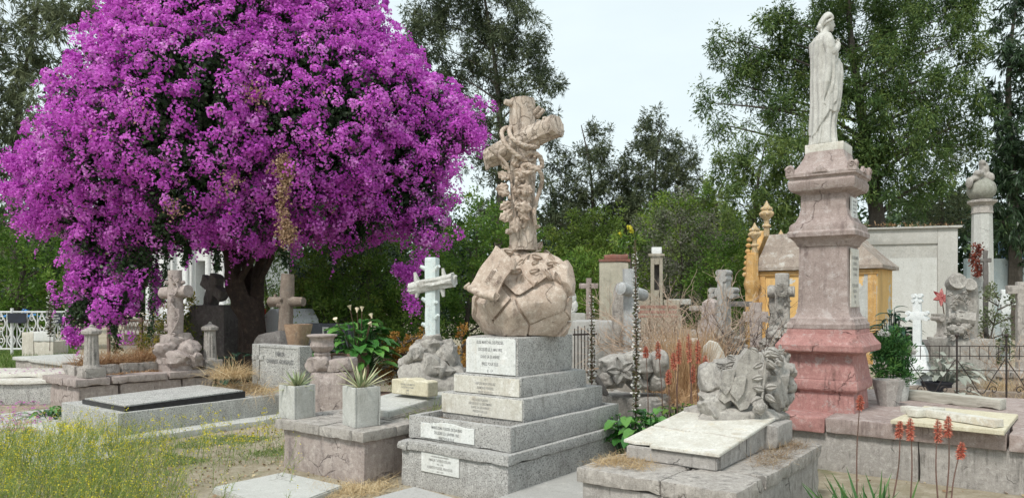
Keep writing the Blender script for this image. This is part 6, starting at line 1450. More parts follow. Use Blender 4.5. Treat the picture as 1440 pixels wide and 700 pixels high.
# long granite tomb left edge and paving
FL = frame(G(82,570)); t = thing('long_tomb', 'long grey granite tomb with pale lid cut by the left edge', 'tomb', FL @ T(-1.2,.5,0)); mb = MB(FL @ T(.0,.1,0) @ RZ(-TH+R(3))); mb.rough(-3,0,0,1.2,0,.32,.008,.15,.003,.008,265); mb.build('body', granite_fine, t)
mb = MB(FL @ T(0,.1,0) @ RZ(-TH+R(3))); mb.rough(-3.05,.05,-.05,1.25,.322,.39,.01,.15,.004,.015,266); mb.rough(-2.9,-.1,.25,1.1,.392,.47,.01,.15,.004,.015,267); mb.build('lid', marble, t)
def pave(P, z, mat, label, name='paving_slab', th=.08):
    mb = MB(); quadslab(mb, P, th, .01); return one(mb, name, mat, Matrix.Translation(P[0]), label, 'slab')
pave([G(398,663,.05), G(482,682,.05), G(392,716,.05), G(298,684,.05)], .05, concrete_lt, 'pale cracked paving slab before the planter tomb')
pave([G(583,683,.14), G(700,716,.14), G(600,745,.14), G(500,705,.14)], .14, concrete, 'grey step slab before the stepped tomb', 'step_slab', .16)
pave([G(-60,588,.04), G(70,574,.04), G(98,588,.04), G(-30,612,.04)], .04, concrete_lt, 'upper pale paving slab at the left edge')
pave([G(0,620,.04), G(105,592,.04), G(170,640,.04), G(60,660,.04)], .04, concrete_lt, 'pale paving slab in front of the granite tomb corner')
pave([G(-80,612,.03), G(40,600,.03), G(20,618,.03), G(-60,640,.03)], .03, concrete_lt, 'lower pale paving slab at the left edge')
pave([F2 @ Vector((-1.9,-.1,.1)), F2 @ Vector((-1.2,-.1,.1)), F2 @ Vector((-1.2,2.2,.1)), F2 @ Vector((-1.9,2.2,.1))], .1, concrete, 'grey walk between the stepped tomb and the slab tomb', 'walk_slab', .12)
# fallen petals
n = 380; q = QB(); P = np.array([list(G(rng.uniform(-20,75), rng.uniform(562,608), .05)) for _ in range(n)]); P[:,2] = .05; d = rdir(n); d[:,2] = np.abs(d[:,2])*.1; q.facing(P+np.array([0,0,.01]), np.tile([0,0,1.],(n,1))+rdir(n)*.3, .045, rng.random(n))
P = np.array([list(FL @ RZ(-TH+R(3)) @ Vector((rng.uniform(-2.5,0), rng.uniform(.2,1.2), .48 if rng.random()<.0 else .475))) for _ in range(110)]); q.facing(P, np.tile([0,0,1.],(110,1))+rdir(110)*.3, .04, rng.random(110)*.6)
tag(q.build('fallen_petals', M_petal), 'fallen magenta petals on the left paving', None, kind='stuff')
n = 700; q = QB(); P = np.array([list(G(rng.uniform(82,135), rng.uniform(598,612), .05)) for _ in range(n)]); q.facing(P+rng.normal(0,.02,(n,3)), rdir(n,1), .04, .3+.7*rng.random(n)); tag(q.build('yellow_leaf_litter', M_wflow), 'fallen yellow leaves beside the granite tomb footing', None, kind='stuff')
# grass, weeds and litter
def scatter(n, f): return np.array([list(f()) for _ in range(n)])
def gp(x0, x1, y0, y1): 
    def f():
        a, b = 1/(y0-HZ), 1/(y1-HZ); inv = rng.uniform(min(a, b), max(a, b)); return G(rng.uniform(x0, x1), HZ+1/inv)
    return f
q = QB(); P = scatter(9000, gp(-40,110,484,520)); d = rdir(len(P)); d[:,2] = np.abs(d[:,2])+1.5; q.strips(P, d, rng.uniform(.08,.3,len(P)), .02, .3, .45+rng.normal(0,.2,len(P)), seg=2)
P = scatter(900, gp(160,400,612,655)); d = rdir(len(P)); d[:,2] = np.abs(d[:,2])+1.0; q.strips(P, d, rng.uniform(.04,.14,len(P)), .006, .4, .6+rng.normal(0,.25,len(P)), seg=2)
def f_():
    while True:
        p = gp(230,400,600,715)()
        if mn.noise(Vector((p.x*1.6, p.y*1.6, 0))) > .12: return p
P = scatter(4200, f_); d = rdir(len(P)); d[:,2] = np.abs(d[:,2])+.8; q.strips(P, d, rng.uniform(.03,.10,len(P)), .005, .5, .55+rng.normal(0,.25,len(P)), seg=2)
P = scatter(6000, lambda: (rng.uniform(-3,9), rng.uniform(7.5,16), 0)); d = rdir(len(P)); d[:,2] = np.abs(d[:,2])+.8; q.strips(P, d, rng.uniform(.04,.2,len(P)), .009, .5, .5+rng.normal(0,.25,len(P)), seg=2)
tag(q.build('green_grass', M_grass), 'short green grass between the tombs', None, kind='stuff')
# mustard weeds: stems, twigs, tiny yellow flowers
q = QB(); fl = QB(); pts = []
def dens():
    while True:
        p = gp(-80,420,618,760)() if rng.random() < .9 else gp(60,400,600,640)()
        px = 720+p.x/p.y*FX
        k = 1. if px < 150 else max(.03, 1-(px-150)/110)
        if p.y < 6.4: k = 1. if px < 170 else max(.03, 1-(px-170)/110)
        if rng.random() < k: return p
B = scatter(1450, dens); n = len(B); px = 720+B[:,0]/B[:,1]*FX
H = rng.uniform(.16,.36,n)*np.where(px < 190, 1.1, .95); lim = 1.6-(605+rng.normal(0,14,n)-HZ)*B[:,1]/FX; H = np.where(rng.random(n) < .05, H*1.15, np.minimum(H, np.maximum(lim, .07)))
D = rdir(n)*.35+np.array([.25,0,1.]); D = nrm(D)
q.strips(B, D, H, .006, .12, .5+rng.normal(0,.2,n), seg=3, base=1.)
for k in range(6):
    f = rng.uniform(.25,.95,(n,1)); S = B+D*H[:,None]*f; d = nrm(D+rdir(n)*.75); l = H*rng.uniform(.25,.5,n)
    q.strips(S, d, l, .0042, -.05, .55+rng.normal(0,.2,n), seg=2, base=1.)
    E = S+d*l[:,None]
    for j in range(3):
        m = rng.random(n) < .32; o = E[m]+rng.normal(0,.016,(m.sum(),3)); fl.facing(o, rdir(m.sum(),.6), rng.uniform(.008,.014,m.sum()), rng.random(m.sum()))
    d2 = nrm(d+rdir(n)*.9); q.strips(S+d*l[:,None]*.4, d2, l*.6, .0035, .0, .5+rng.normal(0,.2,n), seg=2, base=1.)
    E = S+d*l[:,None]*.4+d2*(l*.6)[:,None]
    m = rng.random(n) < .4; fl.facing(E[m]+rng.normal(0,.008,(m.sum(),3)), rdir(m.sum(),.6), rng.uniform(.008,.014,m.sum()), rng.random(m.sum()))
def tall(px, y0, y1, h0, h1, n):
    B = np.array([list(G(rng.uniform(*px), rng.uniform(y0, y1))) for _ in range(n)]); D = nrm(rdir(n)*.3+np.array([.15,0,1.])); H = rng.uniform(h0, h1, n)
    q.strips(B, D, H, .005, .05, .55+rng.normal(0,.2,n), seg=4, base=1.)
    for k in range(8):
        f = rng.uniform(.3,.97,(n,1)); S = B+D*H[:,None]*f; d = nrm(D+rdir(n)*.7); l = H*rng.uniform(.12,.35,n); q.strips(S, d, l, .0035, -.05, .6+rng.normal(0,.2,n), seg=2, base=1.)
        m = rng.random(n) < .6; E = (S+d*l[:,None])[m]
        for j in range(5): fl.facing(E+rng.normal(0,.012,E.shape), rdir(len(E),.6), rng.uniform(.010,.018,len(E)), rng.random(len(E)))
tall((120,340), 640, 668, .30, .52, 46); tall((330,400), 628, 650, .25, .45, 16); tall((-20,160), 640, 680, .35, .5, 40)
P = scatter(6500, dens); d = rdir(len(P)); d[:,2] = np.abs(d[:,2])+.9; q.strips(P, d, rng.uniform(.05,.20,len(P)), .006, .5, .45+rng.normal(0,.25,len(P)), seg=2)
tag(q.build('mustard_weeds', M_weed), 'tangle of thin green weeds in the lower left', None, kind='stuff'); tag(fl.build('mustard_flowers', M_wflow), 'tiny yellow weed flowers in the lower left', None, kind='stuff')
# weeds tangled over the planter tomb ledge
q = QB(); n = 130; P = np.array([list(F3 @ Vector((rng.uniform(-.25,.05), rng.uniform(.7,1.9), .47))) for _ in range(n)]); d = rdir(n); d[:,2] = np.abs(d[:,2])+.4; q.strips(P, d, rng.uniform(.15,.45,n), .005, .35, .7+rng.normal(0,.2,n), seg=6, base=1.)
tag(q.build('bindweed_stems', M_weed), 'thin stems sprawling over the planter tomb ledge', None, kind='stuff')
# pebbles and litter on the path
q = QB(); P = scatter(3500, gp(150,720,595,760)); q.facing(P+np.array([0,0,.006]), rdir(len(P),1.2), rng.uniform(.008,.03,len(P)), rng.random(len(P)))
P = scatter(4000, lambda: (rng.uniform(-9,9), rng.uniform(6,22), .01)); q.facing(P, rdir(len(P),1.2), rng.uniform(.02,.05,len(P)), rng.random(len(P)))
tag(q.build('leaf_litter', M_litter), 'dry leaf litter on the dusty ground', None, kind='stuff')
# ---- bougainvillea
def bougainvillea():
    Y0 = 14.5
    base = G(343, 421+1664/Y0+1); base = Vector((W(343, 0, Y0).x, Y0, 0))
    t = thing('bougainvillea_tree', 'huge rounded bougainvillea tree covered in magenta blossom with a dark leaning trunk', 'tree', base)
    L = [(330,60,135),(250,95,95),(430,95,108),(200,185,105),(300,180,140),(430,185,130),(530,180,90),(160,250,80),(240,245,88),(350,235,92),(460,240,88),
         (545,245,74),(590,215,44),(108,235,46),(95,285,38),(150,330,46),(205,305,46),(320,-40,140),(395,-20,105),(238,8,62),(190,62,42),(470,40,55),(540,115,52),(590,160,45),
         (130,390,30),(160,430,22),(188,380,26),(120,440,18),(580,285,32),(600,320,20),(62,295,20),(640,190,24),(660,180,18),(625,165,22),(60,225,22),(128,145,30),
         (495,10,34),(500,312,28),(430,308,26),(370,305,24),(280,310,26),(330,312,22),(245,318,20)]
    rs = random.Random(4); lob = []
    for (px, py, r) in L:
        big = r > 75; edge = abs(px-330)/330
        y = Y0+(rs.uniform(-.5, .5) if not big else rs.uniform(-.4, 1.0))-(1.6*(1-edge) if r < 60 and py > 300 else 0)-(0.9 if big and py > 120 else 0)
        lob.append((np.array(W(px, py, y)), r*y/FX))
    # back half so that the crown is round seen from elsewhere
    for k in range(10):
        a = rs.uniform(.1, .9)*math.pi; lob.append((np.array(W(330, rs.uniform(40, 240), Y0))+np.array([math.cos(a)*1.9, math.sin(a)*2.4+.8, 0]), rs.uniform(1.1, 1.6)))
    C = np.array([l[0] for l in lob]); RR = np.array([l[1] for l in lob])
    PP = []; NN = []
    for c, r in lob:
        n = int(88*r*r*4*3.14/3.2)+12
        u = rdir(n); p = c+u*r*(1+.09*rng.normal(size=(n, 1))); 
        d = np.linalg.norm(p[:, None]-C[None], axis=2)/RR[None]
        keep = (d < .86).sum(1) == 0
        PP.append(p[keep]); NN.append(u[keep])
    P = np.concatenate(PP); N = np.concatenate(NN)
    f = np.array([mn.noise(Vector(p)*1.15)+.6*mn.noise(Vector(p)*3.1+Vector((9, 2, 1))) for p in P])
    low = np.clip((4.3-P[:, 2])/2.0, 0, 1)*(P[:, 0] > -8.3)      # the skirt under the crown carries more leaves
    isf = f > -.68+.50*low
    q = QB(); F_ = P[isf]; FN = N[isf]; n = len(F_)
    rad = rng.uniform(.09, .19, n); ct = rng.normal(0, .17, n)
    F_ = F_+FN*rng.normal(.04, .13, (n, 1))
    for k in range(46):
        u = nrm(rdir(n)+FN*.75+np.array([0, 0, .25])); o = F_+u*rad[:, None]*rng.uniform(.7, 1.05, (n, 1))
        tt = np.where(rng.random(n) < .012, 1., np.clip(.50+ct+rng.normal(0, .10, n), 0, .93))
        q.facing(o, u+rdir(n)*.65, rng.uniform(.040, .064, n), tt)
    # loose sprays poking out at the rim
    m = (rng.random(n) < .16); S = F_[m]; SN = nrm(FN[m]+rdir(m.sum())*.5+np.array([0, 0, -.15])); k_ = len(S)
    for k in range(26):
        tt = rng.random((k_, 1)); o = S+SN*tt*.42+rdir(k_)*.06*(1.2-tt)+np.array([0, 0, -.18])*tt**2
        q.facing(o, rdir(k_), rng.uniform(.035, .055, k_), np.clip(.5+rng.normal(0, .16, k_), 0, .93))
    # hanging strand in front of the green shrubs on the right and stray bits
    for pts, w_ in (([(598,330),(588,370),(575,405),(583,435)], .13), ([(575,385),(560,378)], .1), ([(30,240),(12,225)], .14), ([(30,262),(5,265)], .1), ([(95,465),(105,480),(125,466)], .08), ([(655,170),(672,200)], .12), ([(60,300),(28,315)], .15),([(210,380),(225,412),(215,430)],.1)):
        sp = spline([W(a, b, Y0-.7) for a, b in pts], 6)
        A = np.array([sp[i] for i in rng.integers(0, len(sp), 1100)]); nn = len(A)
        q.facing(A+rng.normal(0, w_*.6, (nn, 3)), rdir(nn), rng.uniform(.035, .055, nn), np.clip(.45+rng.normal(0, .17, nn), 0, .95))
    q.build('blossom', M_boug, t)
    # leaves
    q = QB(); n = len(P); base_in = P-N*.16
    for k in range(15):
        o = base_in+rdir(n)*rng.uniform(.02, .26, (n, 1)); s = rng.uniform(.6, 1.3, n)
        q.leaves(o, N*.4+rdir(n)+np.array([0, 0, -.25]), .075*s, .05*s, .45+rng.normal(0, .2, n), fold=.1)
    G_ = P[~isf]; GN = N[~isf]; n = len(G_)
    for k in range(30):
        o = G_+rdir(n)*rng.uniform(.05, .28, (n, 1))+GN*.03; s = rng.uniform(.6, 1.3, n)
        q.leaves(o, GN*.5+rdir(n)+np.array([0, 0, -.3]), .07*s, .048*s, .5+rng.normal(0, .2, n), fold=.1)
    for c, r in lob:                                   # deep interior
        n = int(900*r*r); o = c+ball(n)*r*.86; s = rng.uniform(.7, 1.4, n)
        q.leaves(o, rdir(n), .13*s, .09*s, .35+rng.normal(0, .2, n))
    for (a, b, c2, d) in ((232, 350, 228, 420), (206, 350, 212, 470), (262, 345, 258, 372), (150, 440, 165, 492), (390, 340, 402, 372), (300, 345, 305, 376)):      # vines hanging
        sp = spline([W(a, b, Y0-1.2), W((a+c2)/2+4, (b+d)/2, Y0-1.2), W(c2, d, Y0-1.25)], 10); A = np.array([sp[i] for i in rng.integers(0, len(sp), 420)])
        q.leaves(A+rng.normal(0, .035, A.shape), rdir(len(A), -.5), rng.uniform(.04, .07, len(A)), rng.uniform(.03, .045, len(A)), .5+rng.normal(0, .2, len(A)))
    q.build('foliage', M_bleaf, t)
    # dry pale strand
    q = QB()
    for pts, w_, cnt in (([(398,222),(404,250),(396,280),(403,325)], .045, 1100), ([(392,235),(402,240)], .08, 300), ([(403,325),(403,335)], .08, 500), ([(345,130),(365,135)], .10, 160), ([(240,290),(250,296)], .08, 80),([(330,250),(320,262)],.1,90)):
        sp = spline([W(a, b, Y0-2.75) for a, b in pts], 8); A = np.array([sp[i] for i in rng.integers(0, len(sp), cnt)])
        # push to the crown surface seen from the front
        q.facing(A+rng.normal(0, w_, A.shape)*np.array([1, .6, 1]), rdir(len(A)), rng.uniform(.03, .05, len(A)), rng.random(len(A)))
    q.build('dry_blossom', M_dryflower, t)
    mb = MB(bark_frame)
    def knob(i, a, p): return 1+.16*math.sin(a*3+i*.5)+.1*math.sin(a*5-i*.9)+.08*math.sin(a*2+i*.3)
    B = base
    def X(px, py, dy=0): return W(px, py, Y0+dy)
    mb.tube(spline([B+Vector((.25, 0, -.1)), X(352,455), X(338,420), X(328,385), X(322,350), X(300,290), X(270,220)], 5), [.24]*4+[.20]*6+[.17]*6+[.15]*6+[.15]*5+[.1]*4, 16, nf=knob)
    mb.tube(spline([B+Vector((.3, .25, -.1)), X(360,450,.2), X(362,410,.2), X(368,370,.2), X(385,300,0), X(430,200,0)], 5), [.15]*8+[.12]*10+[.1]*8, 14, nf=knob)
    mb.tube(spline([B+Vector((-.1, .3, -.1)), X(345,440,.4), X(350,390,.4), X(345,340,.4), X(340,250), X(335,120)], 5), [.14]*8+[.11]*10+[.09]*8, 12, nf=knob)
    mb.tube(spline([X(364,400,.1), X(378,370,-.1), X(392,335,-.2), X(440,280,-.3), X(520,250,-.3)], 5), [.05]*8+[.035]*13, 8, nf=knob)
    mb.tube(spline([X(330,410), X(345,380,-.2), X(362,350,-.3), X(380,310,-.3)], 5), [.06]*8+[.04]*8, 8, nf=knob)
    for (px, py) in ((120,260),(180,150),(540,220),(590,190),(230,60),(450,60),(150,350),(90,270),(480,-20),(300,-120),(620,190)):
        mb.tube(spline([X(330,330), X((330+px)/2, (320+py)/2-20, -.2), X(px, py)], 6), [.11-.008*i for i in range(13)], 8)
    mb.build('trunk', bark, t)
bark_frame = Matrix.Identity(4)
bougainvillea()

# ---- tall background trees
YB = 40
make_tree('casuarina_tree', 'tall feathery dark tree behind the stone log cross, right of the magenta blossom', 'tree', (W(702,0,YB).x, YB, 0), .3,
    px_lobes([(600,60,36),(640,25,42),(690,10,50),(735,50,42),(765,85,30),(700,75,45),(655,100,40),(620,130,34),(600,25,34),(745,135,36),(700,160,40),(650,175,32),(775,120,16),(715,215,34),(680,240,28),(765,170,18),(640,-40,60),(710,-50,50),(575,100,26),(735,240,26),(690,300,20),(725,320,20)], YB, .3, 1),
    M_cas, cr=.42, style='mix', mx=dict(per=60, L=.17, w=.055, droop=.4, tb=.5), dens=2.7, tufts=9, needles=9, L=.34, w=.035, droop=.6, tb=.5, twig=.3)
make_tree('casuarina_tree', 'narrow dark tree just right of the log cross, left of a pair', 'tree', (W(838,0,YB).x, YB, 0), .2,
    px_lobes([(842,178,17),(838,205,24),(860,225,26),(830,250,30),(862,275,30),(800,268,24),(790,230,22),(795,300,28),(775,200,16),(830,305,36),(870,310,28),(780,260,22),(765,310,26)], YB, .3, 2),
    M_cas, cr=.4, style='mix', mx=dict(per=50, L=.16, w=.05, droop=.4, tb=.5), dens=2.8, tufts=9, needles=9, L=.3, w=.035, droop=.5, tb=.5, twig=.2)
make_tree('casuarina_tree', 'broad dark pointed tree right of centre, right one of a pair', 'tree', (W(922,0,YB).x, YB, 0), .22,
    px_lobes([(922,168,15),(912,190,22),(935,200,26),(905,220,26),(955,222,24),(925,240,34),(965,238,18),(890,260,26),(950,268,36),(905,290,36),(960,300,34),(885,300,22),(975,255,12)], YB, .3, 3),
    M_cas, cr=.4, style='mix', mx=dict(per=50, L=.16, w=.05, droop=.4, tb=.55), dens=2.8, tufts=9, needles=9, L=.3, w=.035, droop=.5, tb=.55, twig=.2)
make_tree('casuarina_tree', 'olive feathery tree at the far left edge above the white fence', 'tree', (W(20,0,34).x, 34, 0), .3,
    px_lobes([(15,20,50),(60,60,40),(20,110,48),(75,20,34),(50,150,44),(5,190,46),(95,95,26),(60,215,44),(10,260,44),(60,280,40),(20,320,40),(120,20,22),(-50,60,70),(-50,180,70),(100,170,28),(100,10,30)], 34, .3, 4),
    M_cas2, cr=.4, dens=1.8, tufts=14, needles=9, L=.36, w=.042, droop=.6, tb=.5, twig=.25)
YR = 27
make_tree('pine_tree', 'huge dark tree filling the sky behind the tall statue', 'tree', (W(1240,0,YR).x, YR, 0), .38,
    px_lobes([(1015,55,20),(1035,80,30),(1000,145,20),(1045,120,30),(1075,55,36),(1095,100,44),(1110,30,30),(1085,150,36),(1150,50,50),(1150,120,50),(1200,30,60),(1215,110,60),(1260,50,50),(1285,120,55),(1330,25,45),(1335,130,46),(1265,190,60),(1200,190,56),(1130,190,46),(1320,200,50),(1360,170,30),(1350,60,30),(1270,-30,70),(1180,-50,70),(1360,5,36),(1015,175,22),(1230,250,50),(1170,260,46),(1290,260,40),(1385,80,16)], YR, .4, 5),
    M_pine, style='mix', mx=dict(per=90, L=.12, w=.04, droop=.6, tb=.52, tv=.2), cr=.36, dens=3.6, tufts=9, needles=9, L=.22, w=.022, droop=1.0, tb=.52, spread=.5, twig=.25)
make_tree('pine_tree', 'lighter green drooping tree left of the pedestal behind the yellow mausoleum', 'tree', (W(1060,0,24).x, 24, 0), .16,
    px_lobes([(1050,210,30),(1025,245,28),(1075,235,40),(1105,215,36),(1040,285,32),(1090,280,42),(1120,260,36),(1010,225,14),(1085,320,36),(1125,305,36)], 24, .3, 6),
    M_pine, cr=.3, dens=3, style='mix', mx=dict(per=80, L=.11, w=.035, droop=.7, tb=.72, tv=.2), tufts=9, needles=8, L=.22, w=.020, droop=1.1, tb=.7, spread=.5, twig=.2)
make_tree('cypress_tree', 'dark ragged conifer at the right edge behind the ball topped column', 'tree', (W(1425,0,30).x, 30, 0), .3,
    px_lobes([(1420,30,22),(1425,80,28),(1415,130,34),(1440,180,40),(1410,220,36),(1425,275,40),(1405,310,32),(1450,330,44),(1450,90,34),(1435,-10,20),(1470,230,50),(1395,250,22)], 30, .35, 7),
    M_ever, cr=.34, dens=3, tufts=12, needles=8, L=.30, w=.05, droop=1.0, tb=.4, twig=.2)
make_tree('hillside_tree', 'grey olive bare twigged tree between the white wall roof and the conifer', 'tree', (W(1320,0,34).x, 34, 0), .2,
    px_lobes([(1300,230,34),(1340,225,34),(1320,270,44),(1360,265,36),(1275,285,34),(1370,300,30),(1320,310,40),(1390,300,26)], 34, .35, 8),
    M_olive, style='leaf', cr=.42, dens=2.2, per=60, L=.16, w=.06, tb=.35, twig=.9)
# shrubs of the middle distance
def shrub(label, px, Y, L, mat, cr=.26, dens=2.3, per=70, Ls=.09, w=.05, tb=.5, name='shrub', twig=.25, seed=0, grp=None, r0=.09, **kw):
    xs_ = [l[0] for l in L]; gy = HZ+1664/Y*.72; lo = max(l[1]+l[2]*.6 for l in L)
    if lo < gy: L = L+[(x, (lo+gy)/2+random.uniform(-4,4), (gy-lo)*.6+12) for x in range(int(min(xs_))+8, int(max(xs_)), 26)]
    return make_tree(name, label, 'shrub', (W(px,0,Y).x, Y, 0), r0, px_lobes(L, Y, .4, seed), mat, style='leaf', cr=cr, dens=dens, per=per, L=Ls, w=w, tb=tb, twig=twig, parts=('foliage', 'stem'), group=grp, bark_=bark_g, **kw)
shrub('big leafy green shrub behind the stone boulder of the log cross', 655, 22, [(640,300,36),(690,315,38),(610,345,38),(660,350,46),(710,360,40),(600,400,44),(650,410,50),(700,420,50),(735,330,28),(720,440,40),(620,440,36),(745,390,34)], M_lime, tb=.42, per=80, seed=1)
shrub('dark evergreen shrub left of the white painted cross', 520, 18, [(455,385,44),(500,375,44),(545,390,48),(585,410,40),(480,425,44),(530,440,50),(570,450,46),(440,420,34),(520,350,36),(480,345,34),(600,450,30)], M_ever, tb=.45, cr=.22, Ls=.075, seed=2)
shrub('light green feathery shrub under the right side of the magenta blossom', 520, 16.5, [(500,352,26),(545,360,30),(465,360,24),(590,368,28),(440,372,22),(520,380,28),(480,385,24),(560,390,26)], M_lime, tb=.55, cr=.22, Ls=.08, w=.03, seed=3)
shrub('ferny light green shrub between the dark trunk and the weathered cross', 375, 19, [(372,375,24),(385,400,22),(365,410,22),(395,350,22),(350,360,18)], M_lime, tb=.62, cr=.2, Ls=.1, w=.022, seed=4)
shrub('yellowish green shrub behind the weathered cross and its clay pot', 440, 17, [(430,400,22),(455,395,22),(440,420,26),(465,425,24),(420,430,18),(450,445,24)], M_yel, tb=.45, cr=.18, Ls=.07, seed=5)
shrub('round shrub with pale yellow blossom right of the log cross', 820, 30, [(800,325,28),(835,320,32),(860,340,28),(815,350,32),(845,365,32),(780,345,26),(770,375,30)], M_yel, tb=.32, cr=.3, Ls=.12, w=.06, seed=6)
shrub('fern like bright green bush behind the small white statue', 810, 26, [(800,385,28),(825,375,26),(780,400,26),(835,400,26),(815,412,24)], M_lime, tb=.58, cr=.24, Ls=.16, w=.035, seed=7)
shrub('wide greyish shrub with thin bare twigs in the middle distance', 955, 27, [(960,305,34),(925,320,34),(995,320,34),(900,345,26),(945,350,40),(990,360,40),(1025,345,28),(960,390,40),(1010,395,34),(915,385,30)], M_haze, tb=.45, cr=.3, Ls=.10, w=.045, twig=1., seed=8)
shrub('fresh green shrub left of the yellow mausoleum', 1030, 25, [(1010,355,30),(1040,365,24),(1020,395,32),(1045,405,22),(985,395,24),(1005,425,28),(1040,430,20)], M_lime, tb=.38, cr=.25, Ls=.09, seed=9)
shrub('small lime green treetop peeking over the greyish shrub', 945, 32, [(930,285,16),(955,283,18),(985,290,20),(1000,262,14)], M_lime, tb=.75, cr=.3, Ls=.12, seed=10)
shrub('bushy green tree with a bare leaning stem at the left edge behind the white fence', 20, 24, [(15,320,26),(75,345,30),(100,335,22),(20,360,30),(60,395,36),(10,410,34),(95,395,30),(30,440,30),(80,430,28),(-30,380,40),(120,360,24)], M_lime, tb=.38, cr=.28, Ls=.12, w=.06, twig=.6, seed=11, r0=.16)
shrub('orange brown succulent bush left of the white painted cross', 560, 11.5, [(545,488,12),(562,480,14),(580,475,13),(592,488,14),(570,498,16),(598,470,9),(552,500,12)], M_orange, tb=.5, cr=.07, Ls=.035, w=.025, per=50, dens=1.6, twig=.9, seed=12, r0=.03)
shrub('orange brown succulent sprig between the white cross and the stepped tomb', 650, 9.2, [(652,468,8),(657,482,10),(650,494,9),(645,508,8)], M_orange, tb=.45, cr=.05, Ls=.035, w=.022, per=40, dens=1.6, twig=.9, seed=13, r0=.02)
shrub('yellow flowering bush right of the tall carved cross with the fluted columns', 262, 15.5, [(262,428,11),(268,415,9),(232,432,8),(270,440,9),(255,440,9)], M_yel, tb=.85, cr=.1, Ls=.045, w=.035, per=45, dens=1.7, seed=14, r0=.03)
shrub('straggly leafy bush around the white cross at the right edge', 1390, 15, [(1385,420,16),(1400,412,14),(1385,445,18),(1405,440,18),(1390,470,18),(1428,425,14),(1425,445,14),(1412,470,14)], M_olive, tb=.62, cr=.12, Ls=.06, w=.035, per=34, dens=1.2, twig=1., seed=15, r0=.03)
# far wood closing the view
q = QB(); P = []
for i in range(1500):
    px = rng.uniform(-500, 1950); Y = rng.uniform(50, 62); top = 305+18*math.sin(px*.013)+14*math.sin(px*.041+1)
    py = rng.uniform(top, 440); P.append(W(px, py, Y))
leaf_foliage(q, np.array(P), np.full(len(P), 1.5), per=90, L=.5, w=.3, tb=.5, tv=.2)
tag(q.build('distant_wood', M_ever), 'dark mass of far foliage closing the view', None, kind='stuff')
# palm fronds poking up
t = thing('palm_tree', 'small palm with stiff fronds above the greyish shrub', 'palm', Vector((W(985,0,33).x, 33, 0)))
q = QB(); c = W(1005, 285, 33)
for k in range(26):
    a = rng.uniform(0, 6.28); el = rng.uniform(-.2, 1.3); d = Vector((math.cos(a)*math.cos(el), math.sin(a)*math.cos(el), math.sin(el)))
    n = 40; tt = np.linspace(.2, 1, n)[:, None]; L = 1.7; A = np.array(c)+np.array(d)*tt*L+np.array([0, 0, -.6])*tt**2*L*.5
    for sgn in (-1, 1):
        sd = np.array(Vector((-d.y, d.x, 0)).normalized())*sgn
        q.leaves(A, sd*.8+np.array(d)*.7+rng.normal(0, .05, (n, 3)), .38*(1.2-tt[:, 0]), np.full(n, .035), .5+rng.normal(0, .1, n))
q.build('crown', M_olive, t); mb = MB(); mb.tube([(c.x, c.y, 0), (c.x+.1, c.y, 2.5), c], [.22, .18, .16], 10); mb.build('trunk', bark_g, t)
# ------------------------------------------------------------------ camera, sky, light
cd = bpy.data.cameras.new('camera'); cam = bpy.data.objects.new('camera', cd); COL.objects.link(cam)
cam.location = (0, 0, EYE); cam.rotation_euler = (math.pi/2, 0, 0)
cd.sensor_width = 36; cd.lens = 26.0; cd.shift_y = (HZ-350)/1440; cd.clip_start = .05; cd.clip_end = 1000
sc.camera = cam
EL, AZ = R(52), R(215)      # azimuth of the sun clockwise from +Y
wd = bpy.data.worlds.new("World"); sc.world = wd; wd.use_nodes = True; nt = wd.node_tree; nt.nodes.clear()
o = nt.nodes.new('ShaderNodeOutputWorld'); bg = nt.nodes.new('ShaderNodeBackground'); sk = nt.nodes.new('ShaderNodeTexSky')
sk.sky_type = 'NISHITA'; sk.sun_disc = False; sk.sun_elevation = EL; sk.sun_rotation = AZ; sk.altitude = 500; sk.dust_density = 2
tc = nt.nodes.new('ShaderNodeTexCoord'); mp = nt.nodes.new('ShaderNodeMapping'); mp.inputs['Scale'].default_value = (1, 1, 3)
ns = nt.nodes.new('ShaderNodeTexNoise'); ns.inputs['Scale'].default_value = 1.7; ns.inputs['Detail'].default_value = 6; ns.inputs['Roughness'].default_value = .55
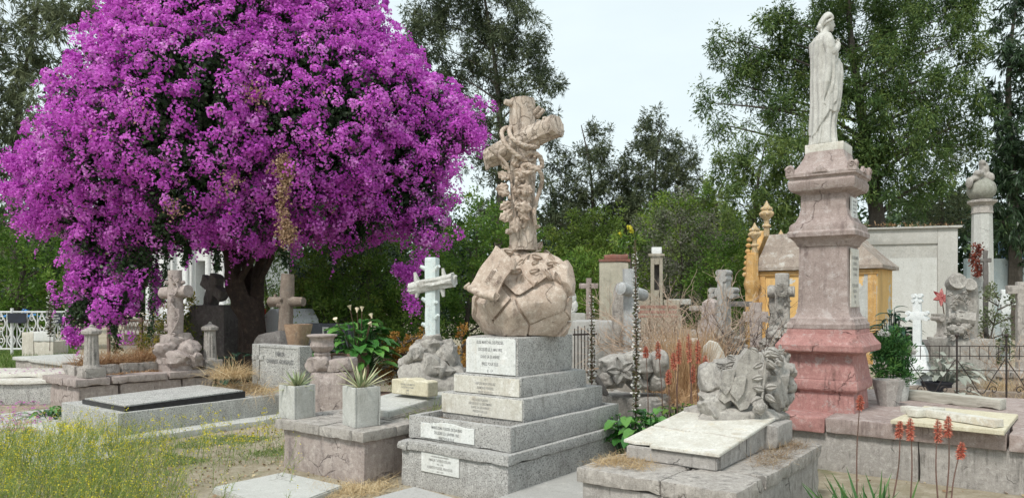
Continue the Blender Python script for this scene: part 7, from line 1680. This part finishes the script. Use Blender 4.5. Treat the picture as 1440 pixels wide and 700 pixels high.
mr = nt.nodes.new('ShaderNodeMapRange'); mr.inputs[1].default_value = .3; mr.inputs[2].default_value = .7; mr.inputs[3].default_value = .80; mr.inputs[4].default_value = .97
mx = nt.nodes.new('ShaderNodeMix'); mx.data_type = 'RGBA'; mx.inputs[7].default_value = (7.6, 8.6, 8.8, 1)
l = nt.links.new
l(tc.outputs['Generated'], mp.inputs[0]); l(mp.outputs[0], ns.inputs['Vector']); l(ns.outputs[0], mr.inputs[0]); l(mr.outputs[0], mx.inputs[0])
l(sk.outputs[0], mx.inputs[6]); l(mx.outputs[2], bg.inputs[0]); bg.inputs[1].default_value = .095; l(bg.outputs[0], o.inputs[0])
sd = bpy.data.lights.new('sun', 'SUN'); sd.energy = 2.2; sd.angle = R(12); sd.color = (1, .96, .90)
so = bpy.data.objects.new('sun', sd); COL.objects.link(so)
dv = Vector((math.sin(AZ)*math.cos(EL), math.cos(AZ)*math.cos(EL), math.sin(EL)))
so.rotation_euler = dv.to_track_quat('Z', 'Y').to_euler(); so.location = dv*50
vs = sc.view_settings; vs.view_transform = 'Standard'; vs.look = 'None'; vs.gamma = 1; vs.exposure = 0.36; vs.use_curve_mapping = False
sc.cycles.max_bounces = 6; sc.cycles.diffuse_bounces = 3; sc.cycles.transmission_bounces = 4; sc.cycles.use_denoising = True
sc.cycles.use_adaptive_sampling = True; sc.cycles.adaptive_threshold = .02

# groups for the repeated kinds
GR = {'tree': 'trees of the background', 'shrub': 'shrubs among the trees', 'cross': 'stone crosses among the tombs', 'tomb': 'tombs of the cemetery', 'plant': 'leafy plants between the tombs',
      'headstone': 'upright headstones', 'bush': 'bare twiggy bushes', 'slab': 'flat slabs', 'fence': 'fences of the grave plots', 'mausoleum': 'mausoleums at the back', 'sign': 'sign plates on the white fence', 'kerb': 'stone kerbs', 'wall': 'walls at the back', 'statue': 'statues', 'pot': 'pots', 'planter': 'planters', 'monument': 'tall monuments', 'grave plot': 'raised grave plots', 'flowers': 'loose blooms'}
for o_ in list(COL.objects):
    if o_.parent is None and o_.get('category') in GR and not o_.get('group'): o_['group'] = GR[o_['category']]
